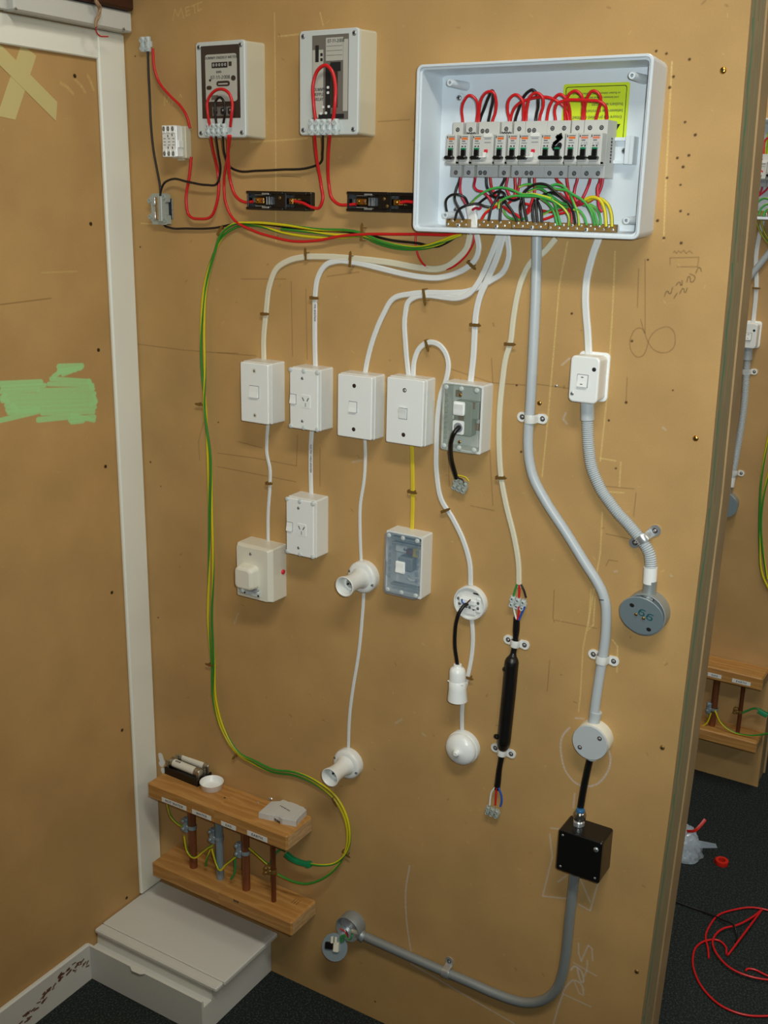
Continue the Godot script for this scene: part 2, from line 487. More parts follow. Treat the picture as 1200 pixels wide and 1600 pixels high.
	for l in [[Vector2(0.1333, 2.0175), Vector2(0.1389, 2.0357), Vector2(0.1462, 2.0244), Vector2(0.1545, 2.0369), Vector2(0.16, 2.0203)], [Vector2(0.1757, 2.0258), Vector2(0.1663, 2.0232), Vector2(0.1654, 2.0373), Vector2(0.1747, 2.0388)], [Vector2(0.1666, 2.0307), Vector2(0.1744, 2.0324)], [Vector2(0.1793, 2.0385), Vector2(0.1916, 2.042)], [Vector2(0.1854, 2.0403), Vector2(0.188, 2.0272)], [Vector2(0.2034, 2.0327), Vector2(0.1942, 2.0301), Vector2(0.1947, 2.0429), Vector2(0.2053, 2.0443)], [Vector2(0.1054, 1.8698), Vector2(0.1062, 1.8869), Vector2(0.1122, 1.8765), Vector2(0.1175, 1.8866), Vector2(0.1185, 1.8741)], [Vector2(0.1221, 1.8808), Vector2(0.1249, 1.8716), Vector2(0.1301, 1.8818)], [Vector2(0.1431, 1.8848), Vector2(0.1464, 1.8892), Vector2(0.1494, 1.8835)]]:
		stroke(im, l, s, t, 0.0018, glue, 0.55, 0.4, 8)
	for l in [[Vector2(0.0223, 0.4548), Vector2(0.0239, 0.4469), Vector2(0.0276, 0.4414), Vector2(0.0232, 0.4334)], [Vector2(0.0284, 0.4183), Vector2(0.0302, 0.4155)]]:
		stroke(im, l, s, t, 0.015, c8(226, 226, 224), 0.95)
	for l in [[Vector2(0.7107, 0.7158), Vector2(0.7179, 0.7124)], [Vector2(0.65, 0.7202), Vector2(0.6642, 0.7326)], [Vector2(0.2496, 0.8372), Vector2(0.2606, 0.8643)], [Vector2(1.0635, 1.1197), Vector2(1.0679, 1.1206)], [Vector2(1.1219, 1.3717), Vector2(1.1263, 1.3682)], [Vector2(0.5425, 1.2322), Vector2(0.5637, 1.2389)], [Vector2(1.1575, 1.1321), Vector2(1.1596, 1.1315)]]:
		stroke(im, l, s, t, 0.004, chalk, 0.45, 0.5, 9)
	var r := RandomNumberGenerator.new()
	r.seed = 77
	for q in [Vector2(0.0349, 1.9601), Vector2(0.2191, 1.2679), Vector2(0.0297, 1.1582), Vector2(0.0562, 1.1086), Vector2(0.0268, 1.604), Vector2(0.0327, 0.8023), Vector2(1.0587, 1.9223), Vector2(1.0742, 1.9182), Vector2(1.0877, 1.8866), Vector2(1.0834, 1.872), Vector2(1.1087, 1.909), Vector2(1.1108, 1.8241), Vector2(1.1276, 1.8063), Vector2(1.1211, 1.778), Vector2(1.1044, 1.7744), Vector2(1.1142, 1.7619), Vector2(1.0918, 1.7464), Vector2(1.1129, 1.7366), Vector2(1.0953, 1.6597), Vector2(1.0736, 1.6267), Vector2(0.8676, 1.4118), Vector2(0.6169, 0.0453), Vector2(1.1681, 0.3702), Vector2(1.1729, 0.8269), Vector2(1.0586, 1.4043), Vector2(1.0509, 1.2949), Vector2(1.0325, 1.372), Vector2(1.1166, 1.6993), Vector2(1.1286, 1.695), Vector2(1.0831, 1.6846), Vector2(1.1222, 1.6533), Vector2(1.0594, 1.5019), Vector2(0.9566, 1.5372), Vector2(0.8828, 1.2992), Vector2(-0.0081, 0.6563), Vector2(1.1313, 1.4317), Vector2(0.2844, 1.3375)]:
		stroke(im, [q, q + Vector2(0.0006, 0.0003)], s, t, r.randf_range(0.0022, 0.004), c8(62, 40, 22), 0.8)
	for i in 240:
		var q := Vector2(r.randf_range(0.05, 1.17), r.randf_range(0.1, 2.0))
		stroke(im, [q, q + Vector2(r.randf_range(-0.006, 0.006), r.randf_range(-0.005, 0.005))], s, t, r.randf_range(0.0012, 0.003), glue if i % 3 else pencil, 0.22)

func side_marks(im: Image) -> void:
	# The side panel, seen with the room to its left: metres from its rear lower corner (nearest the partition), x running towards the room.
	var s := 1024 / 1.2
	var t := 2.4
	var green := c8(168, 220, 148)
	var r := RandomNumberGenerator.new()
	r.seed = 12
	var spans := [[Vector2(0.2073, 1.3842), Vector2(0.1487, 1.3785)], [Vector2(0.2081, 1.3756), Vector2(0.1523, 1.3751)], [Vector2(0.199, 1.3683), Vector2(0.1759, 1.3717)], [Vector2(0.2283, 1.3633), Vector2(0.1309, 1.3456)], [Vector2(0.3481, 1.3695), Vector2(0.2536, 1.3605)], [Vector2(0.3431, 1.3618), Vector2(0.2449, 1.3532)], [Vector2(0.2354, 1.3544), Vector2(0.123, 1.3368)], [Vector2(0.3467, 1.3552), Vector2(0.261, 1.3468)], [Vector2(0.2611, 1.3456), Vector2(0.1219, 1.3289)], [Vector2(0.3418, 1.3462), Vector2(0.1191, 1.3194)], [Vector2(0.3455, 1.3384), Vector2(0.1215, 1.3106)], [Vector2(0.3377, 1.3289), Vector2(0.1188, 1.3011)], [Vector2(0.3356, 1.3202), Vector2(0.1212, 1.2923)], [Vector2(0.2558, 1.3016), Vector2(0.1253, 1.2837)], [Vector2(0.3548, 1.3029), Vector2(0.2648, 1.3055)], [Vector2(0.2662, 1.2897), Vector2(0.1699, 1.2817)], [Vector2(0.187, 1.2767), Vector2(0.1245, 1.2718)], [Vector2(0.1841, 1.2711), Vector2(0.154, 1.2687)], [Vector2(0.3333, 1.3139), Vector2(0.2644, 1.3092)], [Vector2(0.3234, 1.3255), Vector2(0.3155, 1.3147)], [Vector2(0.2216, 1.3674), Vector2(0.2017, 1.3748), Vector2(0.1658, 1.3729)], [Vector2(0.1829, 1.2863), Vector2(0.125, 1.2653)], [Vector2(0.3387, 1.3481), Vector2(0.3478, 1.3435), Vector2(0.3341, 1.3355)], [Vector2(0.1326, 1.3458), Vector2(0.1251, 1.3319)], [Vector2(0.1228, 1.316), Vector2(0.1168, 1.3034), Vector2(0.1293, 1.2987)]]
	var n := 0
	for l in spans:
		n += 1
		stroke(im, l, s, t, r.randf_range(0.009, 0.0125), green, 0.95, 0.15, n)
	var glue := c8(224, 202, 128)
	for l in [[Vector2(0.1588, 1.8985), Vector2(0.1438, 1.8932), Vector2(0.1307, 1.8833)], [Vector2(0.1239, 1.9083), Vector2(0.1089, 1.8986), Vector2(0.1002, 1.8882)], [Vector2(0.0914, 1.9181), Vector2(0.0842, 1.9076), Vector2(0.0787, 1.8946)]]:
		stroke(im, l, s, t, 0.006, glue, 0.4, 0.5, 3)
	stroke(im, [Vector2(0.2338, 1.5629), Vector2(0.1473, 1.5613)], s, t, 0.003, glue, 0.4, 0.5, 4)
	stroke(im, [Vector2(0.3339, 1.5112), Vector2(0.215, 1.5148)], s, t, 0.0016, c8(80, 58, 32), 0.45)
	for q in [Vector2(0.1235, 1.9139), Vector2(0.1041, 1.6491), Vector2(0.1022, 1.405), Vector2(0.1005, 1.1643), Vector2(0.1021, 0.8866), Vector2(0.0942, 0.5561), Vector2(0.1088, 0.1276)]:
		stroke(im, [q, q + Vector2(0.0006, 0.0004)], s, t, 0.007, c8(40, 26, 14), 0.9)
	for i in 60:
		var q := Vector2(r.randf_range(0.1, 0.8), r.randf_range(0.1, 1.9))
		stroke(im, [q, q + Vector2(r.randf_range(-0.008, 0.008), r.randf_range(-0.004, 0.004))], s, t, 0.002, glue, 0.15)

func grain_image(dark: Color, light: Color, seed_: int, upright := false) -> Image:
	var n := FastNoiseLite.new()
	n.seed = seed_
	n.frequency = 0.01
	n.fractal_octaves = 3
	var w := 512
	var h := 256
	var im := Image.create(w, h, false, Image.FORMAT_RGB8)
	for y in h:
		for x in w:
			var warp := n.get_noise_2d(x * 0.35, y * 1.5) * 22.0
			var ring := 0.5 + 0.5 * sin((y + warp) * 0.21)
			var fib := n.get_noise_2d(x * 1.2, y * 38.0)
			im.set_pixel(x, y, dark.lerp(light, clampf(0.25 + 0.55 * ring * ring + 0.45 * fib, 0, 1)))
	if upright:
		im.rotate_90(CLOCKWISE)
	return im

func tri_mat(key: String, im: Image, per_metre: Vector3, rough: float, bump := 0.0) -> StandardMaterial3D:
	var m := mat(key, Color.WHITE, rough)
	m.albedo_texture = ImageTexture.create_from_image(im)
	m.uv1_triplanar = true
	m.uv1_scale = per_metre
	if bump > 0.0:
		m.heightmap_enabled = true
		m.heightmap_texture = m.albedo_texture
		m.heightmap_scale = bump
	return m

func make_materials() -> void:
	font = SystemFont.new()
	font.font_names = PackedStringArray(["Droid Sans"])
	mat("white_plastic", c8(230, 230, 224), 0.32)
	mat("bright_plastic", c8(240, 241, 237), 0.3)
	mat("ivory_plastic", c8(226, 221, 203), 0.34)
	mat("grey_box", c8(205, 209, 205), 0.4)
	mat("beige_box", c8(204, 197, 172), 0.45)
	mat("board_plastic", c8(217, 224, 229), 0.35)
	mat("breaker_grey", c8(201, 200, 194), 0.42)
	mat("breaker_low", c8(178, 180, 180), 0.45)
	mat("conduit_grey", c8(188, 194, 196), 0.38)
	mat("dark_gap", c8(26, 24, 24), 0.7)
	mat("black_plastic", c8(18, 17, 17), 0.28)
	mat("black_rubber", c8(16, 15, 15), 0.38)
	mat("black_wire", c8(27, 23, 24), 0.36)
	mat("red_wire", c8(206, 30, 34), 0.34)
	mat("crimson_wire", c8(190, 32, 56), 0.34)
	mat("blue_wire", c8(40, 86, 176), 0.36)
	mat("green_wire", c8(46, 140, 70), 0.36)
	mat("white_wire", c8(228, 226, 218), 0.36)
	mat("brown_wire", c8(92, 50, 30), 0.36)
	mat("white_cable", c8(226, 226, 222), 0.36)
	mat("cream_cable", c8(222, 214, 188), 0.36)
	mat("yellow_cable", c8(218, 192, 52), 0.36)
	mat("steel", c8(206, 208, 208), 0.28, 0.7)
	mat("dull_steel", c8(168, 170, 170), 0.4, 0.6)
	mat("galvanised", c8(156, 162, 162), 0.42, 0.45)
	mat("zinc", c8(140, 155, 161), 0.45, 0.25)
	mat("chrome", c8(150, 146, 136), 0.16, 0.9)
	mat("blue_seal", c8(40, 96, 140), 0.35)
	mat("brass", c8(196, 150, 70), 0.3, 1.0)
	mat("brass_bar", c8(164, 128, 70), 0.42, 0.5)
	mat("old_brass", c8(140, 108, 56), 0.42, 0.5)
	mat("copper", c8(150, 94, 62), 0.42, 0.6)
	mat("copper_rod", c8(132, 78, 48), 0.5, 0.7)
	mat("orange_print", c8(226, 112, 44), 0.5)
	mat("pink_print", c8(222, 126, 96), 0.5)
	mat("green_flag", c8(24, 128, 84), 0.4)
	mat("red_button", c8(214, 42, 58), 0.35)
	mat("print", c8(60, 60, 64), 0.6)
	mat("pale_print", c8(140, 142, 148), 0.6)
	mat("ink", c8(16, 13, 16), 0.6)
	mat("teal_ink", c8(16, 92, 96), 0.5)
	mat("sticker_yellow", c8(206, 226, 40), 0.5)
	mat("label_white", c8(228, 228, 222), 0.5)
	mat("green_sleeve", c8(14, 128, 78), 0.4)
	mat("fuse_white", c8(226, 222, 206), 0.45)
	mat("tin", c8(176, 170, 152), 0.35, 0.85)
	mat("silver_card", c8(186, 184, 172), 0.38, 0.0)
	mat("dark_card", c8(56, 42, 36), 0.3)
	mat("mid_card", c8(112, 106, 98), 0.4)
	mat("milky", c8(214, 222, 220, 190), 0.3).transparency = BaseMaterial3D.TRANSPARENCY_ALPHA
	mat("milky_grey", c8(176, 182, 172, 225), 0.35).transparency = BaseMaterial3D.TRANSPARENCY_ALPHA
	mat("clear_green", c8(168, 182, 164, 44), 0.1).transparency = BaseMaterial3D.TRANSPARENCY_ALPHA
	mat("clear_blue", c8(140, 172, 200, 46), 0.08).transparency = BaseMaterial3D.TRANSPARENCY_ALPHA
	mat("window_pane", c8(210, 214, 214, 26), 0.08).transparency = BaseMaterial3D.TRANSPARENCY_ALPHA
	mat("bag_film", c8(200, 212, 226, 150), 0.2).transparency = BaseMaterial3D.TRANSPARENCY_ALPHA
	mat("inner_grey", c8(150, 158, 152), 0.5)
	mat("trim_paint", c8(240, 240, 226), 0.45)
	mat("step_paint", c8(214, 214, 206), 0.5)
	mat("duct_paint", c8(206, 206, 198), 0.42)
	mat("brown_paint", c8(62, 32, 18), 0.4)
	mat("tape_yellow", c8(206, 190, 128), 0.6)
	mat("string_beige", c8(172, 140, 108), 0.85)
	mat("ceiling_paint", c8(226, 226, 222), 0.8)
	mat("room_paint", c8(104, 102, 96), 0.8)
	mat("red_tape", c8(206, 40, 26), 0.35)
	# earth wire: green sheath with a broad yellow stripe
	var e := Image.create(32, 4, false, Image.FORMAT_RGB8)
	for x in 32:
		for y in 4:
			e.set_pixel(x, y, c8(214, 196, 30) if x % 32 < 15 else c8(52, 132, 46))
	var em := mat("earth_wire", Color.WHITE, 0.36)
	em.albedo_texture = ImageTexture.create_from_image(e)
	var e2 := Image.create(32, 4, false, Image.FORMAT_RGB8)
	for x in 32:
		for y in 4:
			e2.set_pixel(x, y, c8(206, 204, 60) if x % 32 < 7 else c8(64, 164, 72))
	var em2 := mat("earth_green", Color.WHITE, 0.36)
	em2.albedo_texture = ImageTexture.create_from_image(e2)
	# boards
	var base := c8(191, 152, 97)
	var face := board_image(1024, 2048, base, 3)
	panel_marks(face)
	var pm := mat("mdf_marked", Color.WHITE, 0.62, 0.0, 0.35)
	pm.albedo_texture = ImageTexture.create_from_image(face)
	var side := board_image(1024, 2048, base, 9)
	side_marks(side)
	var sm := mat("mdf_side", Color.WHITE, 0.62, 0.0, 0.35)
	sm.albedo_texture = ImageTexture.create_from_image(side)
	var plain_board := board_image(512, 512, base, 21)
	tri_mat("mdf", plain_board, Vector3(1.3, 1.3, 1.3), 0.62)
	tri_mat("mdf_edge", board_image(256, 256, c8(172, 142, 100), 33), Vector3(4, 4, 4), 0.8)
	tri_mat("pine", grain_image(c8(168, 117, 58), c8(199, 150, 86), 5), Vector3(2.2, 6, 6), 0.5)
	tri_mat("pine_end", grain_image(c8(176, 140, 96), c8(206, 172, 124), 6), Vector3(9, 9, 9), 0.6)
	var green_pine := grain_image(c8(146, 126, 88), c8(180, 158, 116), 7, true)
	tri_mat("treated_pine", green_pine, Vector3(8, 1.6, 8), 0.7)
	# the sawn end stud: grain along its length, a blue-green preservative streak and old dirt along the joint
	var si := grain_image(c8(146, 128, 92), c8(182, 162, 122), 17)
	var sn := FastNoiseLite.new()
	sn.seed = 5
	sn.frequency = 0.02
	for x in si.get_width():
		for y in si.get_height():
			var v := float(y) / si.get_height()
			var c := si.get_pixel(x, y)
			var k := clampf(1.0 - absf(v - 0.2 - 0.1 * sn.get_noise_2d(x * 0.4, 3.0)) / 0.09, 0, 1) * clampf(0.75 + 0.9 * sn.get_noise_2d(x * 0.6, y * 0.3), 0, 1)
			c = c.lerp(c8(92, 146, 106), minf(0.9, k * 1.4))
			c = c.lerp(c8(52, 44, 34), clampf(1.0 - v / 0.05, 0, 1) * clampf(0.1 + 1.4 * sn.get_noise_2d(x * 0.9, 40.0), 0, 1))
			si.set_pixel(x, y, c)
	mat("stud_wood", Color.WHITE, 0.75).albedo_texture = ImageTexture.create_from_image(si)
	# carpet: dark loop pile with paler flecks
	var n := FastNoiseLite.new()
	n.seed = 4
	n.frequency = 0.2
	n.fractal_octaves = 2
	var ci := n.get_image(512, 512)
	var co := Image.create(512, 512, false, Image.FORMAT_RGB8)
	for y in 512:
		for x in 512:
			var f := ci.get_pixel(x, y).r
			co.set_pixel(x, y, c8(13, 19, 18).lerp(c8(50, 63, 59), clampf((f - 0.46) * 3.4, 0, 1)))
	var cm := tri_mat("carpet", co, Vector3(1.7, 1.7, 1.7), 0.95, 0.3)
	cm.uv1_world_triplanar = true
	# skirting with chipped paint
	var bi := Image.create(1024, 96, false, Image.FORMAT_RGB8)
	bi.fill(c8(210, 208, 200))
	var r := RandomNumberGenerator.new()
	r.seed = 8
	for i in 64:
		var u := r.randf_range(0.0, 0.33)
		var q := Vector2(u, 0.05 + 0.02 * sin(u * 22.0) + r.randf_range(-0.012, 0.012))
		stroke(bi, [q, q + Vector2(r.randf_range(0.002, 0.014), r.randf_range(-0.006, 0.004))], 1024 / 1.0, 96.0 / 1024.0, r.randf_range(0.002, 0.006), c8(92, 52, 34), 0.9)
	mat("skirting_paint", Color.WHITE, 0.5).albedo_texture = ImageTexture.create_from_image(bi)

func ceiling_lamp(at: Vector3, along: float, energy: float, where: String) -> void:
	var t := thing("ceiling_light", "white fluorescent ceiling fitting with lit diffuser, " + where, "light", at)
	t.rotation.y = along
	part(t, "housing", B(M.ceiling_paint).box(Vector3(0, 0.02, 0), Vector3(1.28, 0.04, 0.38), 0.004))
	part(t, "diffuser", B(M.lamp_glow).box(Vector3(0, -0.012, 0), Vector3(1.2, 0.02, 0.3), 0.004))
	var l := AreaLight3D.new()
	l.name = "lamp_light"
	l.area_size = Vector2(1.2, 0.3)
	l.light_energy = energy
	l.light_color = Color(1.0, 0.985, 0.93)
	l.area_range = 12.0
	l.area_attenuation = 2.0
	l.shadow_enabled = true
	l.position = Vector3(0, -0.03, 0)
	l.rotation_degrees = Vector3(-90, 0, 0)
	t.add_child(l, true)

func bowed(mb: MB, edge: Array, x0: float, z: float, mirror: bool, w: float, h: float) -> void:
	# One face of the partition sheet, its free edge warped a few millimetres, with the marks laid on in metres.
	for k in edge.size() - 1:
		var a: Vector2 = edge[k]
		var b: Vector2 = edge[k + 1]
		var n := Vector3(0, 0, -1.0 if mirror else 1.0)
		var p := [Vector3(x0, a.y, z), Vector3(a.x, a.y, z), Vector3(b.x, b.y, z), Vector3(x0, b.y, z)]
		var uv := p.map(func(q): return Vector2(q.x / w, 1.0 - q.y / h))
		mb.quadn(p[0], p[1], p[2], p[3], n, n, n, n, uv[0], uv[1], uv[2], uv[3])

func _ready() -> void:
	# --- camera, sky, exposure, lamps
	var cam := Camera3D.new()
	cam.name = "camera"
	cam.position = Vector3(1.596, 1.71, 1.64)
	cam.rotation_order = EULER_ORDER_YXZ
	cam.rotation_degrees = Vector3(-16.4225, 30.9267, 1.2111)
	cam.fov = 51.27
	cam.near = 0.05
	cam.far = 40.0
	add_child(cam)
	cam.current = true
	var env := Environment.new()
	env.background_mode = Environment.BG_COLOR
	env.background_color = Color(0.5, 0.52, 0.55)
	env.background_energy_multiplier = 0.4
	env.tonemap_mode = Environment.TONE_MAPPER_LINEAR
	env.tonemap_exposure = 1.05
	env.sdfgi_enabled = true
	env.ssao_enabled = true
	env.ssil_enabled = true
	var we := WorldEnvironment.new()
	we.environment = env
	add_child(we)
	var glow := mat("lamp_glow", c8(240, 240, 236), 0.5)
	glow.emission_enabled = true
	glow.emission = Color(1.0, 0.97, 0.92)
	glow.emission_energy_multiplier = 2.0
	make_materials()
	ceiling_lamp(Vector3(1.75, 3.16, 1.45), 0.0, 3.2, "over the open side of the bay")
	ceiling_lamp(Vector3(4.1, 3.16, 0.3), PI / 2, 2.2, "at the right side of the room")
	ceiling_lamp(Vector3(1.3, 3.16, -0.45), PI / 2, 1.9, "over the bay behind")
	# the camera's own flash, just right of and above the lens
	var flash := SpotLight3D.new()
	flash.name = "camera_flash"
	flash.position = cam.position + cam.basis * Vector3(0.05, 0.035, 0.0)
	flash.light_energy = 1.6
	flash.light_color = Color(0.94, 0.99, 1.0)
	flash.light_size = 0.02
	flash.spot_angle = 45.0
	flash.spot_angle_attenuation = 1.0
	flash.spot_range = 12.0
	flash.spot_attenuation = 2.0
	flash.shadow_enabled = true
	add_child(flash)
	flash.look_at_from_position(flash.position, Vector3(0.9491, 1.4436, 0), Vector3.UP)
	build_setting()
	build_meters()
	build_board()
	build_board_wires()
	build_outlets()
	build_fittings()
	build_conduits()
	build_shelves()
	build_next_bay()

func build_setting() -> void:
	struct("floor", B(M.carpet).box(Vector3(1.25, -0.05, 0.25), Vector3(8.5, 0.1, 9.5)))
	struct("ceiling", B(M.ceiling_paint).box(Vector3(1.25, 3.25, 0.25), Vector3(8.5, 0.1, 9.5)))
	struct("wall_rear", B(M.room_paint).box(Vector3(1.25, 1.6, -4.55), Vector3(8.5, 3.2, 0.1)))
	struct("wall_front", B(M.room_paint).box(Vector3(1.25, 1.6, 5.05), Vector3(8.5, 3.2, 0.1)))
	struct("wall_outer_left", B(M.room_paint).box(Vector3(-3.05, 1.6, 0.25), Vector3(0.1, 3.2, 9.5)))
	struct("wall_outer_right", B(M.room_paint).box(Vector3(5.55, 1.6, 0.25), Vector3(0.1, 3.2, 9.5)))
	# partition with all the equipment
	var edge := [Vector2(1.18, 0), Vector2(1.186, 0.263), Vector2(1.197, 0.733), Vector2(1.203, 1.247), Vector2(1.197, 1.627), Vector2(1.188, 1.962), Vector2(1.176, 2.4)]
	var b := B(M.mdf_marked)
	bowed(b, edge, -0.09, 0.0, false, 1.2, 2.4)
	b.use(M.mdf_edge)
	bowed(b, edge, -0.09, -0.012, true, 1.2, 2.4)
	for k in edge.size() - 1:
		var p: Vector2 = edge[k]
		var q: Vector2 = edge[k + 1]
		b.quad(Vector3(p.x, p.y, 0), Vector3(q.x, q.y, 0), Vector3(q.x, q.y, -0.012), Vector3(p.x, p.y, -0.012), Vector3(1, 0, 0))
	b.quad(Vector3(-0.09, 2.4, 0), Vector3(1.176, 2.4, 0), Vector3(1.176, 2.4, -0.012), Vector3(-0.09, 2.4, -0.012), Vector3(0, 1, 0))
	var wall := struct("wall_back", b)
	var st := B(M.stud_wood)
	var rear := B(M.mdf_edge)
	var batten := B(M.treated_pine)
	for k in edge.size() - 1:
		var p: Vector2 = edge[k]
		var q: Vector2 = edge[k + 1]
		for s in [[st, 0.0012, -0.012, -0.09, 0.09], [batten, 0.003, -0.09, -0.1, 0.09], [rear, 0.0, -0.1, -0.15, 1.2]]:
			var m: MB = s[0]
			var pr: float = p.x - s[1]
			var qr: float = q.x - s[1]
			m.quad(Vector3(pr, p.y, s[2]), Vector3(qr, q.y, s[2]), Vector3(qr, q.y, s[3]), Vector3(pr, p.y, s[3]), Vector3(1, 0, 0))
			m.quad(Vector3(pr, p.y, s[2]), Vector3(qr, q.y, s[2]), Vector3(qr - s[4], q.y, s[2]), Vector3(pr - s[4], p.y, s[2]), Vector3(0, 0, 1))
			m.quad(Vector3(pr, p.y, s[3]), Vector3(qr, q.y, s[3]), Vector3(qr - s[4], q.y, s[3]), Vector3(pr - s[4], p.y, s[3]), Vector3(0, 0, -1))
	struct("end_stud", st, wall)
	struct("end_batten", batten, wall)
	struct("rear_sheet", rear, wall)
	# side panel and its trim
	var l := B(M.mdf_side)
	l.quadn(Vector3(0, 0, 0), Vector3(0, 0, 1.2), Vector3(0, 2.4, 1.2), Vector3(0, 2.4, 0), Vector3.RIGHT, Vector3.RIGHT, Vector3.RIGHT, Vector3.RIGHT, Vector2(0, 1), Vector2(1, 1), Vector2(1, 0), Vector2(0, 0))
	l.use(M.mdf_edge)
	l.box(Vector3(-0.0455, 1.2, 0.6), Vector3(0.09, 2.4, 1.2))
	struct("wall_left", l)
	struct("trim_1", B(M.trim_paint).box(Vector3(0.005, 1.058, 0.035), Vector3(0.01, 1.884, 0.07), 0.003))
	struct("trim_2", B(M.trim_paint).box(Vector3(0.004, 1.974, 0.6), Vector3(0.008, 0.05, 1.2), 0.002))
	var sk := B(M.skirting_paint)
	sk.quadn(Vector3(0.012, 0, 0.238), Vector3(0.012, 0, 1.2), Vector3(0.012, 0.088, 1.2), Vector3(0.012, 0.088, 0.238), Vector3.RIGHT, Vector3.RIGHT, Vector3.RIGHT, Vector3.RIGHT, Vector2(0, 1), Vector2(1, 1), Vector2(1, 0), Vector2(0, 0))
	sk.use(M.step_paint)
	sk.box(Vector3(0.0058, 0.046, 0.719), Vector3(0.0115, 0.092, 0.962), 0.003)
	struct("baseboard_left", sk)
	# capping duct with the dark rail above it
	var duct := thing("cable_duct", "white painted cable duct along the top of the side panel", "duct", Vector3(0, 2.001, 0))
	part(duct, "cover", B(M.duct_paint).box(Vector3(0.017, 0.018, 0.143), Vector3(0.034, 0.036, 0.28), 0.003))
	part(duct, "channel", B(M.duct_paint).box(Vector3(0.008, 0.02, 0.74), Vector3(0.016, 0.038, 0.92), 0.002))
	for p in [Vector3(0.034, 2.0032, 0.2811), Vector3(0.034, 2.0042, 0.0268)]:
		var sc := B(M.dull_steel)
		sc.lathe([Vector2(0.0036, 0), Vector2(0.0036, 0.0006), Vector2(0.0018, 0.0012), Vector2(0, 0.0012)], 12)
		sc.use(M.dark_gap)
		sc.box(Vector3(0, 0, 0.0012), Vector3(0.005, 0.001, 0.0006))
		same(duct, "screw", sc.mesh(), Vector3(0.034, p.y - 2.001, p.z), Vector3(0, PI / 2, 0))
	var rail := thing("top_rail", "dark brown rail along the top of the side panel above the duct", "rail", Vector3(0, 2.038, 0))
	part(rail, "board", B(M.brown_paint).box(Vector3(0.022, 0.06, 0.118), Vector3(0.044, 0.12, 0.226), 0.004))
	part(rail, "bolt_head", B(M.brown_paint).box(Vector3(0.046, 0.004, 0.105), Vector3(0.012, 0.008, 0.014), 0.002))
	var cord := thing("frayed_string", "frayed beige string with a red end hanging over the cable duct", "string", Vector3(0.05, 2.0479, 0.1092))
	var o := cord.position
	var sp := [Vector3(0.05, 2.0479, 0.1092), Vector3(0.05, 2.0375, 0.1084), Vector3(0.046, 2.0309, 0.0972), Vector3(0.042, 2.0183, 0.0974), Vector3(0.04, 2.0069, 0.1026), Vector3(0.04, 1.9983, 0.1032)].map(func(p): return p - o)
	var sb := B(M.string_beige)
	for k in 3:
		sb.sweep(MB.curve(sp.map(func(p): return p + Vector3(0.002 * sin(k * 2.1 + p.y * 120.0), 0, 0.003 * cos(k * 2.1 + p.y * 140.0))), 5), MB.circle(0.0022, 6))
	part(cord, "strand", sb)
	part(cord, "red_end", B(M.red_wire).tube([Vector3(0.04, 1.9993, 0.1032), Vector3(0.039, 1.9899, 0.1013), Vector3(0.038, 1.9846, 0.0928), Vector3(0.038, 1.9849, 0.0815), Vector3(0.039, 1.9859, 0.0728)].map(func(p): return p - o), 0.0012, 6), "red end of the string")
	# masking tape cross
	var tp := thing("tape_cross", "pale cross of two old tape strips at the top of the side panel", "tape", Vector3(0, 1.9104, 0.2555))
	o = tp.position
	for q in [[Vector3(0, 1.9468, 0.2281), Vector3(0, 1.8236, 0.2917), 0.0352, 0.0006], [Vector3(0, 1.9417, 0.307), Vector3(0, 1.845, 0.1679), 0.03, 0.001]]:
		var a: Vector3 = q[0] - o
		var d: Vector3 = q[1] - q[0]
		var sd: Vector3 = d.cross(Vector3.RIGHT).normalized() * q[2] * 0.5
		var up := Vector3(q[3], 0, 0)
		var m := B(M.tape_yellow)
		var c := [a - sd, a + sd, a + d + sd * 1.05, a + d - sd - d.normalized() * 0.014]
		m.quad(c[0] + up, c[1] + up, c[2] + up, c[3] + up, Vector3.RIGHT)
		for k in 4:
			var e: Vector3 = c[(k + 1) % 4] - c[k]
			m.quad(c[k], c[(k + 1) % 4], c[(k + 1) % 4] + up, c[k] + up, Vector3.RIGHT.cross(e).normalized())
		part(tp, "strip", m)
	build_step()

func build_step() -> void:
	var t := thing("step_box", "low white painted step box with a lid, on the carpet in the corner", "box", Vector3(0, 0, 0))
	var p := PackedVector2Array([Vector2(0.001, 0.001), Vector2(0.24, 0.001), Vector2(0.24, 0.088), Vector2(0.235, 0.0885), Vector2(0.2335, 0.07), Vector2(0.208, 0.07), Vector2(0.205, 0.1), Vector2(0.001, 0.1)])
	var b := B(M.step_paint)
	b.xf = Transform3D(Basis(Vector3(0, 0, 1), Vector3(0, 1, 0), Vector3(-1, 0, 0)), Vector3(0.338, 0, 0))
	b.prism(p, 0.0, 0.336)
	part(t, "body", b)
	var l := B(M.step_paint)
	l.box(Vector3(0.18, 0.1065, 0.095), Vector3(0.356, 0.011, 0.186), 0.002)
	part(t, "lid", l)
	part(t, "lid_edge", B(M.step_paint).box(Vector3(0.179, 0.1062, 0.2015), Vector3(0.354, 0.0115, 0.025), 0.003))
	# lifted flake of paint on the front lip
	var f := B(M.tape_yellow)
	f.use(M.trim_paint)
	f.prism(PackedVector2Array([Vector2(-0.02, 0.0), Vector2(-0.016, 0.006), Vector2(0.018, 0.007), Vector2(0.021, -0.002), Vector2(0.012, -0.006), Vector2(-0.012, -0.007)]), 0.0, 0.0012)
	same(t, "paint_flake", f.mesh(), Vector3(0.157, 0.0905, 0.2412), Vector3(-0.5, 0, 0))

